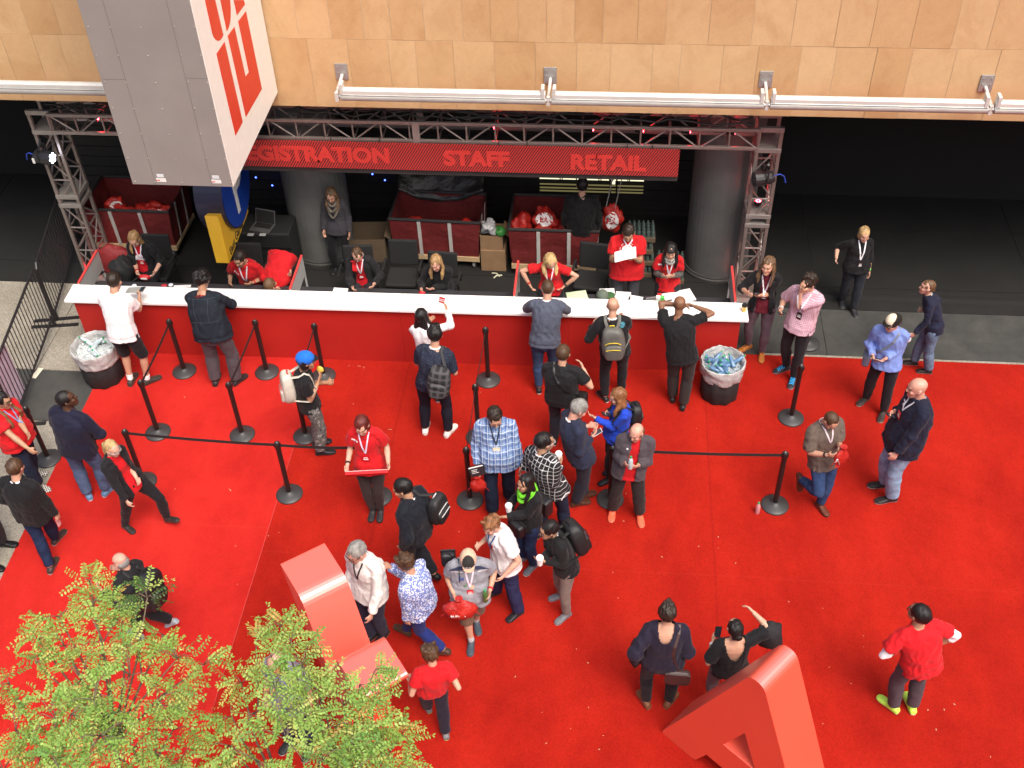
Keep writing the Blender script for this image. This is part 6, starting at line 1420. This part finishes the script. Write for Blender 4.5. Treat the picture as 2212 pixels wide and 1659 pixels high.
P('red_boy','boy in red T-shirt with brown hair walking, blue shoe lifted',((8,665,1300),(8,775,1462)),(8,680,962),338,hy=342,lean=.04,hp=26,R=(.20,-.02,.90),elbR='back',L=(-.22,.06,.82),top='#c0141c',loose=.026,hem=.74,pants='#1e1a28',ploose=.02,shoes='#6a6a6c',sole='#c8c840',hair='brown',hs='messy',skin='light',build=.98)
# lower right
P('crossbody','woman in loose dark purple top with brown crossbody bag and sandals',((8,2003,1272),(8,2140,1272)),(8,2135,700),2,lean=.07,hp=2,L=(8,1935,975,.95),R=(.24,.08,.92),top='#1c1628',sleeve='34',loose=.036,hem=.70,scoop=(.085,.05,.10),pants='#121016',ploose=.002,shoes='#6a4028',sole='#8a6040',hair='dark',hs='spiky',fem=True,skin='light',build=1.12,fdir=(30,30))
P('black_scoop','woman in black low-backed top holding a phone behind the letter A',None,HY(9,435,800,1.50),350,lean=.02,hp=-4,L=(9,312,842,'f',.20),R=(9,512,672,'f',.28),elbR='out',top='#111014',sleeve='half',loose=.022,hem=.84,scoop=(.105,.05,.17),pants='#64575a',ploose=.01,shoes='#222222',hair='black',hs='bun',fem=True,skin='light',build=1.1)
P('red_hips','man in red T-shirt over white sleeves, hands on hips, lime sneakers',((9,1402,1300),(9,1516,1300)),(9,1565,712),345,hy=322,lean=.0,hp=-4,L=(-.19,.10,1.11),R=(.18,.08,1.09),elbL='out',elbR='out',top='#c4141d',sleeve='short',sleeve2=('#e6e4e8',1.35),loose=.024,hem=.82,pants='#463a42',ploose=.02,shoes='#b6df52',sole='#dfe8b8',hair='black',hs='short',skin='olive',glasses='thin',build=1.1,fdir=(30,6))
# left side
P('navy_sweater','man in dark navy sweater looking up to the right, jeans and blue sneakers',((4,552,1585),(4,662,1562)),(4,410,982),12,hy=62,lean=.05,hp=-14,L=(-.16,.20,1.0),R=(.16,.20,1.0),elbL='out',elbR='out',top='#14142a',sleeve='long',loose=.034,hem=.82,neck='#d8d8e0',pants='#4c5d7c',pantm=M_DEN,ploose=.016,shoes='#5a7a9c',sole='#d8dce0',hair='black',hs='buzz',skin='dark',build=1.2,fdir=(50,10))
P('pony_red','blonde ponytail woman in black cardigan over red top striding right',((7,1035,145,.05),(7,778,190)),(4,690,1285),112,hy=112,lean=.03,hp=16,R=(7,815,78,'x',.26),L=(.0,.14,1.0),top='#17161a',sleeve='long',open_=(.06,.10),inner='#c0141c',loose=.022,hem=.80,pants='#151318',ploose=.004,shoes='#2a2624',sole='#3a3634',hair='blonde',hs='ponylow',fem=True,skin='fair',glasses='silver',build=1.1,toe=(-20,0))
P('red_left','man with glasses in red T-shirt and tan strap at the left picture edge',((4,215,1440),(4,245,1525)),(4,15,985),98,hy=92,lean=.0,hp=8,R=(4,222,1322,'x',.27),L=(.1,.3,1.1),top='#c0141c',loose=.03,hem=.76,pants='#1e2638',pantm=M_DEN,ploose=.026,shoes='#6a665e',shoem=PAT['check_shoe'],hair='black',hs='short',skin='olive',glasses='thin',build=1.3,belly=.06,lanyard=('#7a8ab0',.2))
P('black_blazer','man in black blazer and jeans walking away at the left edge',((7,322,448),(7,352,272)),(4,98,1402),6,lean=.03,hp=12,R=(7,372,142,'x',.30),L=(-.26,.06,.9),top='#111013',sleeve='long',loose=.032,hem=.70,neck='#dcdce4',pants='#1a2742',pantm=M_DEN,shoes='#3a2c28',sole='#a8a8a8',hair='brown',hs='short',skin='light',build=1.12)
P('edge_legs','person in black trousers and shiny black shoes cut off by the left edge',((7,22,292),(7,-52,425)),(7,-330,-420),96,H=1.78,lean=.0,top='#16161a',sleeve='long',pants='#1a181e',ploose=.03,shoes='#0c0c0e',sole='#0c0c0e',hair='dark',build=1.05)
P('bald_pack','balding man in black jacket with black backpack passing behind the tree',((7,1062,775,.10),(7,860,860)),(7,742,392),284,hy=286,lean=.10,hp=12,L=(-.16,.2,1.0),R=(.16,.2,1.0),top='#17161a',sleeve='long',loose=.034,hem=.74,pants='#16161a',shoes='#8a949c',sole='#a8b0b8',hair='grey',hs='fringe',skin='pink',build=1.2,toe=(35,0),neck='#5a6068')
P('tree_man','bald man in grey shirt and jeans half hidden by the right tree',None,HY(7,1700,1010,1.63),200,lean=.02,hp=14,top='#7c7c8a',sleeve='short',loose=.024,pants='#31344e',pantm=M_DEN,hair='grey',hs='bald',skin='pink',build=1.1)
flush(); do_lanyards()
pp=PEOPLE
# ---- details on clothes
g=pp['staff_reading']; chest_patch(g,disc(0,-.12,.085),'#dcd6d6'); chest_text(g,'EA',0,-.15,.085,'#3a1018',fat=.002)
for k in range(10):
    if k in (2,7): continue
    a0=k*.628; chest_patch(g,[(r_*math.cos(a0+u),-.12+r_*math.sin(a0+u)) for r_,u in ((.105,0),(.105,.2),(.105,.4),(.115,.4),(.115,.2),(.115,0))],'#d0b8b8')
g=pp['staff_blonde_left']; chest_patch(g,disc(0,-.20,.075),'#d8d0d4')
for k_,x in (('red_hair',.09),('staff_fringe',.09),('staff_bearded',.09)):
    g=pp[k_]; chest_patch(g,disc(x,-.09,.014,10),'#e0d8d8'); chest_text(g,'PLAY',x+.045,-.097,.022,'#e0d8d8')
g=pp['white_ginger']
for x,z,r_ in ((-.03,-.12,.035),(.03,-.15,.03),(-.02,-.19,.035),(.035,-.22,.025),(.0,-.15,.02)): chest_patch(g,disc(x,z,r_,9),'#c83038')
g=pp['cap_red_bag']
chest_patch(g,[(-.22,.03),(.22,.03),(.22,-.045),(-.22,-.045)],'#262c4c'); chest_patch(g,[(-.20,-.047),(.20,-.047),(.20,-.062),(-.20,-.062)],'#d8d8dc')
chest_patch(g,[(.06,-.10),(.12,-.10),(.12,-.145),(.06,-.145)],'#4a5a8a'); chest_patch(g,disc(-.02,-.24,.03,9),'#b09a80'); chest_patch(g,disc(.05,-.22,.02,9),'#5a7a5a')
g=pp['orange_shoes']; chest_patch(g,disc(.10,-.09,.012,8),'#c8c8cc')
g=pp['bald_navy']; chest_patch(g,[(.04,-.06),(.10,-.06),(.10,-.075),(.04,-.075)],'#c8c8d8'); chest_patch(g,disc(.05,-.10,.016,8),'#c8c8d8')
g=pp['black_pack']; chest_patch(g,disc(.10,-.08,.012,8),'#d8d8dc')
g=pp['green_scarf']; 
g=pp['grey_pack']; chest_patch(g,disc(.13,-.03,.035,10),'#2a6a7a',True)
g=pp['denim']
seam=mat('denim_seam',lin('#30363f'),.8)
for z in (-.02,-.34): 
    bv=tree_of(g); MB().tube([tuple(on_chest(g,bv,x,z,.004,True)) for x in np.linspace(-.20,.20,13)],.0035,5).build('seam',seam,g['E'])
for x in (-.11,.11): MB().tube([tuple(on_chest(g,bv,x*(1-.25*k/8),-.02-.32*k/8,.004,True)) for k in range(9)],.003,5).build('seam',seam,g['E'])
def scarf(g,m,r=.085,drop=.10,thick=.034,loops=2,name='scarf'):
    b=MB(); q=g['neck']; s=g['s']
    for j in range(loops):
        pts=[]
        for w in np.linspace(0,6.283,25):
            f=max(0,math.cos(w)); p=q+(g['rt']*math.sin(w)*(r+.012*j)+g['fw']*(math.cos(w)*(r+.012*j)+.01+.03*f))*s+g['su']*((.012-.018*j)*s-drop*(.5+.5*j)*f**1.5); pts.append(tuple(p))
        b.tube(pts,thick*(.9-.1*j),8,False)
    b.v=rag(b.v,.012,3,18); return b.build(name,m,g['E'],smooth=True)
scarf(pp['staff_scarf'],mat('scarf_knit',lin('#5c554c'),.9,bump=.6,bscale=50),.085,.16,.030,3)
scarf(pp['staff_fringe'],PAT['keffiyeh'],.078,.05,.024,2)
scarf(pp['green_scarf'],mat('scarf_lime',lin('#62b81e'),.85,bump=.5,bscale=40),.085,.12,.030,2)
g=pp['staff_seated']; bv=tree_of(g); ribbon([on_chest(g,bv,.075,.06-.05*k,.016) for k in range(6)],.032,g['rt'],mat('scarf_red',lin('#c8161e'),.8),'scarf',g['E'],.006)
for key,side in (('staff_hips',0),('staff_hips',1),('staff_blonde_left',1),('cap_red_bag',0),('staff_bearded',0),('black_blonde',0),('orange_shoes',0),('pink_shirt',1),('red_hair',1),('grey_shirt',1),('black_scoop',0),('white_top',1)):
    g=pp[key]; S_,E_,W_=g['arms'][side]; d=nrm(W_-E_); p0=W_-d*.03; col={'black_blonde':'#3ac83a','orange_shoes':'#5ad83a','pink_shirt':'#c8c8cc','red_hair':'#18181a','grey_shirt':'#201c1c','black_scoop':'#d8d8d8','white_top':'#e0e0e0'}.get(key,'#a81820' if side or key!='staff_hips' else '#2a2226')
    MB().tube([tuple(p0-d*.011),tuple(p0+d*.011)],.034*g['s'],12).build('wristband',mat('band_'+col.strip('#'),lin(col),.4),g['E'])
# shoe laces of the pink-shirt man
g=pp['pink_shirt']
for i in (0,1):
    A,K,N,fd=g['legs'][i]; f_=V(math.sin(fd),math.cos(fd),0); r_=V(f_[1],-f_[0],0); b=MB()
    for k in range(5): c=N-V(0,0,.085)+f_*(.05+.022*k)+V(0,0,.082-.009*k); b.tube([tuple(c-r_*.032),tuple(c+V(0,0,.010)),tuple(c+r_*.032)],.007,6)
    b.build('shoe_laces',mat('lace_blue',lin('#2aa0e0'),.6),g['E'])
for key,txt,col,size in (('cap_red_bag','LEVIS','#8a8a8a',.030),):
    g=pp[key]; c=g['h']+g['Hr']@V(-.045,.098,.062); o=text('cap_print',txt,size,Matrix.Identity(4),mat('ink_cap',lin('#a8a8a8'),.6),g['E'],.002,.002)
    o.data.transform(frame(tuple(c),tuple(g['Hr']@V(-1,0,0)),tuple(g['Hr']@V(0,-.35,1)))@Matrix.Translation((-.09,0,0)))
# ---- what they carry
phone(pp['blazer'],0,'dark phone in the hands of the woman in the black blazer')
phone(pp['pink_shirt'],1,'dark phone lowered by the man in pink checked shirt')
phone(pp['cap_blue'],1,'dark phone held by the man in two-tone cap')
phone(pp['bald_navy'],1,'dark phone held by the bald man in navy jacket')
phone(pp['grey_suit'],1,'pale phone with dark screen in the grey-haired man\'s hands','#c0c0c4',(.05,.02,0))
phone(pp['blue_top'],1,'black phone held by the woman in blue top')
phone(pp['black_scoop'],0,'large black phone held up by the woman in low-backed top','#101012',(0,0,.03),(0,-1,.35))
cup(pp['bw_plaid'],1,'white coffee cup held by the man in black and white checked shirt')
cup(pp['green_scarf'],1,'white coffee cup held by the woman with lime green scarf')
cup(pp['black_pack'],1,'white coffee cup held by the man with boxy black backpack')
g=pp['orange_shoes']; c,d,n,t=held(g,1); bottle(tuple(wpt(g,c+V(0,.0,-.06))),(0,0,0),'clear water bottle in the hands of the man with orange sneakers',M_lab,None)
g=pp['cap_red_bag']; c,d,n,t=held(g,0); bottle(tuple(wpt(g,c+V(0,0,-.06))),(0,0,0),'dark green bottle held by the man in shorts',mat('bottle_green',(.06,.13,.04),.15),None)
sack(pp['cap_red_bag'],1,'bright red drawstring bag with white lettering held by the man in shorts',(.19,.09,.16),.17,'EA SPORTS')
sack(pp['grey_shirt'],0,'glossy red bag being opened by the man in grey-brown shirt',(.10,.05,.15),.12,None,(-.03,.05,0))
sack(pp['blue_plaid'],1,'red cord bag hanging from the plaid shirt man\'s hand',(.10,.05,.13),.17,None,(.03,.03,0))
g=pp['blue_plaid']; c,d,n,t=held(g,1); o=thing('magazine','black and white magazine held by the man in blue plaid shirt','magazine'); MB().bb((-.10,-.004,-.14),(.10,.004,.0)).build('cover',mat('magazine_dark',lin('#2a2024'),.4),o)
mg=MB(); mg.bb((-.07,.0042,-.05),(.02,.006,-.044)); mg.bb((-.07,.0042,-.07),(.0,.006,-.064)); mg.bb((-.07,.0042,-.09),(.01,.006,-.084)); mg.bb((-.095,.0042,-.13),(.095,.006,-.115)); mg.build('print',M_pw,o); place(o,g,c+V(.01,.05,.02),nrm(V(-.9,.1,.35)),nrm(V(.1,.9,.4)),nrm(np.cross(nrm(V(-.9,.1,.35)),nrm(V(.1,.9,.4)))))
g=pp['grey_shirt']; c,d,n,t=held(g,1); o=thing('lanyard_bundle','white ribbon and red card held over the red bag','lanyard'); MB().tube([(0,0,0),(.04,.02,-.03),(.05,.0,-.09),(.02,.02,-.05),(0,.03,-.12)],[(.010,.003)]*5,6).build('ribbon',pc,o); MB().bb((-.05,.0,-.20),(.03,.004,-.10)).build('card',mat('card_red',(.5,.03,.03),.5),o); place(o,g,c+V(-.02,.05,0),V(1,0,0),V(0,1,0),V(0,0,1))
g=pp['white_top']; c,d,n,t=held(g,1); o=thing('card','red and white card raised by the woman in white top','card'); MB().bb((-.03,-.003,0),(.05,.003,.10)).build('card_sheet',mat('card_red2',lin('#d02028'),.5),o); MB().bb((-.028,-.0045,.03),(.048,-.003,.045)).build('stripe',pc,o); MB().bb((-.028,-.0045,.06),(.048,-.003,.070)).build('stripe',pc,o); place(o,g,c+V(-.03,0,.03),nrm(V(1,0,-.2)),V(0,1,0),nrm(V(.2,0,1)))
g=pp['red_hair']; a_,b_=held(g,1)[0],held(g,0)[0]; o=thing('long_sign','long red board with white lettering held by the red-haired woman','sign'); L_=np.linalg.norm(b_-a_)+.06; x=nrm(b_-a_); z=nrm(V(0,.35,1)-x*np.dot(x,V(0,.35,1))); y=np.cross(z,x)
MB().bb((-L_/2,-.022,-.03),(L_/2,.022,.03)).build('board',mat('board_sign_red',lin('#c8181c'),.4),o,bevel=.006); MB().bb((-L_/2+.01,.018,.0302),(L_/2-.01,.0225,.0315)).build('edge_line',M_pw,o)
place(o,g,(a_+b_)/2+V(0,.03,-.01),x,y,z); text('lettering','EA SPORTS',.05,frame((.13,.0235,-.018),(-1,0,0),(0,0,1)),M_pw,o,.002,.002).parent=o
g=pp['staff_reading']; a_,b_=held(g,1)[0],held(g,0)[0]; o=thing('white_sheet','white paper sheet held by the tall staff man','paper'); MB().add([(-.16,-.02,-.06),(-.02,-.03,-.11),(.14,-.01,-.15),(.15,.02,.02),(.0,.0,.05),(-.15,.02,.10)],[(0,1,4,5),(1,2,3,4)]).build('sheet',pc,o).modifiers.new('s','SOLIDIFY').thickness=.002; place(o,g,(a_+b_)/2+V(0,.06,.03),V(-1,0,0),nrm(V(0,.6,.8)),nrm(V(0,.8,-.6)))
g=pp['white_tee']; c,d,n,t=held(g,1); o=thing('tablet','grey tablet with dark ends held over the counter by the white T-shirt man','tablet'); MB().bb((-.16,-.06,-.008),(.12,.06,.004)).build('case',mat('tablet_grey',(.30,.31,.29),.4),o,bevel=.004); MB().bb((.05,-.055,.004),(.115,.055,.006)).build('dark_end',mat('phone_glass',(.03,.035,.045),.08),o); place(o,g,c+V(-.02,.05,.02),nrm(V(1,0,.15)),V(0,1,0),nrm(V(-.15,0,1)))
g=pp['navy_bun']; c,d,n,t=held(g,0); tag(lumpy((.06,.04,.07),6,.3).build('cloth_bundle',mat('cloth_pale',lin('#d0d0d4'),.8),loc=tuple(wpt(g,c+V(0,.02,-.06))),smooth=True),'crumpled white cloth in the hand of the navy sweater woman','cloth')
g=pp['black_blazer']; c,d,n,t=held(g,1); o=thing('wrapped_phone','red and white phone carried by the man in black blazer','phone'); MB().bb((-.03,-.008,-.10),(.03,.008,.03)).build('case',mat('case_pinkish',lin('#c89898'),.3),o,bevel=.005); place(o,g,c+V(0,0,-.02),V(0,1,0),V(-1,0,0),V(0,0,1))
g=pp['camo_kid']; c,d,n,t=held(g,1); tag(lumpy((.045,.025,.05),9,.3).build('snack',mat('snack_yellow',lin('#d8b850'),.6),loc=tuple(wpt(g,c+V(-.02,.03,.05))),smooth=True),'yellow wrapped snack at the mouth of the boy in blue cap','snack')
g=pp['crossbody']; c,d,n,t=held(g,0); tag(lumpy((.07,.10,.24),14,.25).build('folded_jacket',mat('jacket_dark',lin('#1a1720'),.8,bump=.5,bscale=18,dist=.015),loc=tuple(wpt(g,c+V(-.03,.0,.02))),smooth=True),'dark jacket hanging over the arm of the crossbody bag woman','jacket')
g=pp['black_scoop']; tag(lumpy((.13,.12,.20),17,.25).build('shoulder_jacket',mat('jacket_black',lin('#141216'),.8,bump=.5,bscale=18,dist=.015),loc=tuple(wpt(g,g['arms'][1][1]+V(.02,.02,-.13))),smooth=True),'black jacket bundled over the raised arm of the woman behind letter A','jacket')
g=pp['staff_blonde_left']; a_,b_=held(g,1)[0],held(g,0)[0]; o=thing('wristband_pack','red pouch with white label in the blonde staff woman\'s hands','pouch'); lumpy((.09,.04,.05),4,.15).build('pouch',mat('pouch_red',lin('#b8141c'),.5),o,smooth=True); MB().bb((-.05,-.046,-.012),(.05,-.040,.016)).build('label',M_pw,o); place(o,g,(a_+b_)/2+V(0,.03,-.03),V(-1,0,0),V(0,-1,0),V(0,0,1))
g=pp['staff_smiling']; c,d,n,t=held(g,1); tag(lumpy((.05,.03,.02),3,.2).build('red_band',mat('pouch_red',lin('#b8141c'),.5),loc=tuple(wpt(g,c+V(.02,.03,-.01))),smooth=True),'red wristband bundle under the smiling woman\'s hand','wristband')
backpack(pp['grey_pack'],'grey hiking backpack with yellow piping on the bald man in hoodie','#5a5a56',(.32,.19,.50),-.04,0,None,'#c8b020')
backpack(pp['dotted'],'dark checked backpack slung on the dotted shirt man\'s right shoulder','#26262a',(.31,.19,.46),-.14,.10,PAT['pack_plaid'],'#101012',1)
backpack(pp['camo_kid'],'pale grey backpack with yellow-green patch on the boy','#b8b2a6',(.29,.17,.46),-.02,0,None,'#c83a3a')
backpack(pp['black_pack'],'boxy black backpack on the man with khaki trousers','#161618',(.33,.19,.48),-.02)
backpack(pp['bald_pack'],'large black backpack on the balding man behind the tree','#18171a',(.36,.22,.52),-.02)
backpack(pp['blue_top'],'small black leather backpack with studs on the woman in blue','#17171a',(.26,.15,.32),-.02)
backpack(pp['red_left'],'dark backpack with tan straps on the red T-shirt man at the edge','#6a4a2c',(.28,.15,.40),-.06)
backpack(pp['dark_suit_bag'],'black laptop bag slung behind the dark suit man','#1c1b1d',(.30,.15,.40),-.02,.12,None,'#b8b8b8',1)
shoulder_bag(pp['black_tee_back'],'black camera bag at the hip of the man in black T-shirt','#141416',(.27,-.06,.92),(.14,.24,.24),[(-.10,0,'top'),(-.08,.0,True),(.0,-.12,True),(.10,-.26,True)])
o=bpy.data.objects['backpack.002']; MB().prism(disc(0,0,.075,9),(0,-.089,.0),(1,0,0),(0,0,1),(0,-1,0),.006).build('patch',mat('patch_lime',lin('#a8b428'),.6,var=.5,scale=30),o)
shoulder_bag(pp['crossbody'],'brown crossbody satchel with long strap on the woman in purple top','#3a2826',(.16,-.17,.86),(.26,.09,.22),[(.13,0,'top'),(.13,.0,True),(.10,-.12,True),(.09,-.24,True),(.11,-.36,True)])
shoulder_bag(pp['cap_blue'],'grey shoulder bag with yellow lining at the hip of the blue shirt man','#6a7486',(.26,.0,.84),(.10,.16,.20),[(-.10,0,'top'),(-.09,.0,False),(-.05,-.1,False),(.02,-.2,False),(.10,-.3,False)],0)
shoulder_bag(pp['bw_plaid'],'black satchel at the lower back of the checked shirt man','#1c1b1e',(.02,-.24,.86),(.36,.14,.26),[(-.11,0,'top'),(-.10,.0,True),(-.08,-.12,True),(-.04,-.26,True)])
shoulder_bag(pp['cap_red_bag'],'black sling bag behind the shoulder of the man in shorts','#17161a',(.22,-.16,1.24),(.16,.10,.20),[(.11,-.16,False),(.11,-.06,False),(.11,0,'top')])
shoulder_bag(pp['green_scarf'],'black handbag at the side of the woman with green scarf','#1a191c',(-.05,.22,.92),(.24,.10,.18),None)
# ------------------------------------------------------------------ trees with feathery leaves
t=NT('leaf'); a_=t.n('ShaderNodeAttribute',attribute_name='col'); t.base(a_.outputs['Color']); t.set(Roughness=.5,Specular_IOR_Level=.35)
tl_=t.n('ShaderNodeBsdfTranslucent'); t.l(t.mix(a_.outputs['Color'],(1.0,1.15,.35),1.0,'MULTIPLY'),tl_.inputs[0]); mx_=t.n('ShaderNodeMixShader'); mx_.inputs[0].default_value=.38
out_=[n for n in t.t.nodes if n.type=='OUTPUT_MATERIAL'][0]; t.l(t.b.outputs[0],mx_.inputs[1]); t.l(tl_.outputs[0],mx_.inputs[2]); t.l(mx_.outputs[0],out_.inputs[0]); M_LEAF=t.m
M_BARK=mat('bark',(.13,.10,.065),.9,var=.35,scale=18,bump=.8,bscale=30,dist=.01)
def tree(lab,cl,base,seed):
    r=random.Random(seed); T=thing('tree',lab,'tree',base,0,'feathery leaved trees'); B=Vector(base)
    wood=MB(); vs=[];fs=[];cs=[]
    cen=sum((at(k,x,y,z) for k,x,y,rr,z in cl),Vector())/len(cl); fork=Vector((B.x*.5+cen.x*.5,B.y*.5+cen.y*.5,2.9))-B
    wood.tube([(0,0,-.02),(.02,.01,.9),(fork*.8+Vector((0,0,-.55))),fork],[.085,.07,.06,.05],10)
    hubs=[]
    for j in range(5):
        w=j*1.257+r.random()*.5; p=fork+Vector((math.cos(w)*.38,math.sin(w)*.38,.75+r.random()*.3)); wood.tube([tuple(fork),tuple(fork.lerp(p,.5)+Vector((0,0,.06))),tuple(p)],[.030,.022,.014],8); hubs.append(p)
    def leaf(o,d,L,tone):
        up=Vector((r.gauss(0,.48),r.gauss(0,.48),1)).normalized(); n=r.randint(6,9); side=d.cross(up)
        if side.length<1e-3: return
        side.normalize(); nn=side.cross(d).normalized(); droop=r.uniform(.05,.5); bend=r.gauss(0,.22); pts=[]
        for i in range(n+1):
            u=i/n; pts.append(o+d*(L*u)+side*(bend*L*u*u)-Vector((0,0,droop*L*u*u)))
        for i in range(n):                                   # the stalk
            a,b=pts[i],pts[i+1]; q=len(vs); w=side*.0013; vs.extend([a-w,a+w,b+w,b-w]); fs.append((q,q+1,q+2,q+3)); cs.append((.20,.17,.06))
        lw=r.uniform(.0062,.0090)*(L/.17)**.6; ll=r.uniform(.024,.034)*(L/.17)**.6
        for i in range(1,n+1):
            for sg in ((-1,1) if i<n else (-1,1,0)):
                if r.random()<.07: continue
                k=1-.35*abs(i/n-.5)*1.2; tilt=r.gauss(0,.55); dd=(side*sg*.95+d*((.35+r.gauss(0,.18)) if sg else 1)+nn*(tilt*.5-.12)).normalized(); ww=(dd.cross(nn)).normalized()*lw*k; nl=nn*r.gauss(0,.002)
                p=pts[i]+dd*.003; q=len(vs); l=ll*k; nb=nn*(-.004)
                vs.extend([p,p+dd*l*.32+ww+nb*.3,p+dd*l*.72+ww*.9+nb,p+dd*l+nb*1.6,p+dd*l*.72-ww*.9+nb,p+dd*l*.32-ww+nb*.3]); fs.append((q,q+1,q+2,q+3)); fs.append((q,q+3,q+4,q+5))
                v=r.gauss(1,.10); c=tuple(max(.01,x*v) for x in tone); cs.extend([c,c])
    for k,x,y,rr,z in cl:
        c=at(k,x,y,z)-B; R=max(.06,rr*.00118-.05); hub=min(hubs,key=lambda h_:(h_-c).length); m=hub.lerp(c,.55)+Vector((r.gauss(0,.05),r.gauss(0,.05),-.03)); st=c+Vector((0,0,-R*.35))
        wood.tube([tuple(hub),tuple(m),tuple(st)],[.010,.0075,.0045],6)
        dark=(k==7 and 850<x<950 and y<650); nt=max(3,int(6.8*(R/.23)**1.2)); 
        for j in range(nt):
            w=r.random()*6.283; el=r.uniform(-.25,.85); dv=Vector((math.cos(w)*math.cos(el),math.sin(w)*math.cos(el),math.sin(el)*.8)); e=st+dv*R*r.uniform(.6,1.15)
            mid=st.lerp(e,.55)+Vector((0,0,.03)); wood.tube([tuple(st),tuple(mid),tuple(e)],[.0045,.0032,.0016],5)
            for u in (.35,.5,.65,.8,.92,1.0):
                if u<1 and r.random()<.06: continue
                o=st.lerp(mid,u/.55) if u<.55 else mid.lerp(e,(u-.55)/.45); tw=(e-st).normalized(); ang=(r.choice((-1,1))*r.uniform(.5,1.25) if u<1 else r.gauss(0,.3)); ax=Vector((r.gauss(0,.15),r.gauss(0,.15),1)).normalized(); d=Matrix.Rotation(ang,3,ax)@tw; d.z=d.z*.5+r.uniform(-.1,.15); d.normalize()
                q=r.random()
                tone=(.25,.42,.085) if q<.45 else (.34,.49,.12) if q<.78 else (.16,.32,.07) if q<.91 else (.44,.48,.13) if q<.975 else (.50,.32,.09)
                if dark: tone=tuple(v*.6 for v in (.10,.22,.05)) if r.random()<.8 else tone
                leaf(o,d,r.uniform(.11,.185),tone)
    wood.build('trunk',M_BARK,T,smooth=True)
    me=bpy.data.meshes.new('crown'); me.from_pydata([tuple(v) for v in vs],[],fs); me.materials.append(M_LEAF)
    a=me.attributes.new('col','FLOAT_COLOR','FACE'); q=np.ones((len(cs),4)); q[:,:3]=cs; a.data.foreach_set('color',q.ravel())
    o=bpy.data.objects.new('crown',me); COL.objects.link(o); o.parent=T; return T
LC=[(7,545,500,80,4.6),(350,710,130),(560,640,110),(740,650,85),(900,600,105,4.9),(230,860,110),(380,880,170),(620,850,210),(840,820,130),(1000,830,90),(1080,960,170),(1250,1010,110,4.3),(780,1050,230,4.8),(560,1200,200,4.9),(600,1420,220,5.0),(420,1300,180,4.9),(480,1080,210),(220,1010,90),(50,1130,60),(650,1300,260,4.8),(330,1330,200),(950,1230,220),(80,1400,170,4.4),(230,1540,230,4.4),(520,1540,250),(800,1500,240),(1050,1400,180,4.3),(1100,1580,180,4.2),(0,1640,220,4.2),(380,1720,260),(750,1750,260),(1050,1760,220,4.2),(200,1900,260,4.3),(600,1950,280),(950,1950,240)]
RC=[(1720,780,95,4.5),(1570,880,80,4.4),(1780,880,120),(1850,1000,170,4.7),(1660,960,110),(1900,1110,180),(1690,1120,150),(1720,1260,210,4.7),(1950,1250,190),(1480,1130,60,4.3),(1420,1330,130,4.3),(1560,1300,140),(2050,1370,190),(1750,1450,230,4.7),(1400,1500,150,4.3),(1560,1580,190),(2150,1520,170),(1950,1600,230),(1750,1680,240),(1450,1720,200,4.3),(2130,1700,200),(1650,1900,240),(1950,1880,240),(2200,1900,200)]
RC8=[(8,330,1060,70,4.5),(8,240,1130,130,4.5),(8,330,1210,110,4.5),(8,140,1250,150,4.5),(8,300,1400,130,4.4),(8,410,1420,90,4.3),(8,500,1450,55,4.2),(8,180,1480,180,4.5),(8,380,1560,130,4.3),(8,250,1640,180,4.4),(8,500,1640,55,4.2),(8,150,1800,200,4.4),(8,350,1820,160,4.3)]
fixc=lambda L: [c if len(c)==5 else (7,*c,4.6) if len(c)==3 else (7,*c) for c in L]
tree('feathery green tree at the bottom left corner, seen from above',fixc(LC),(-3.35,3.0,0),5)
tree('feathery green tree beside the giant letter Y, seen from above',fixc(RC)+RC8,(-1.75,2.9,0),8)
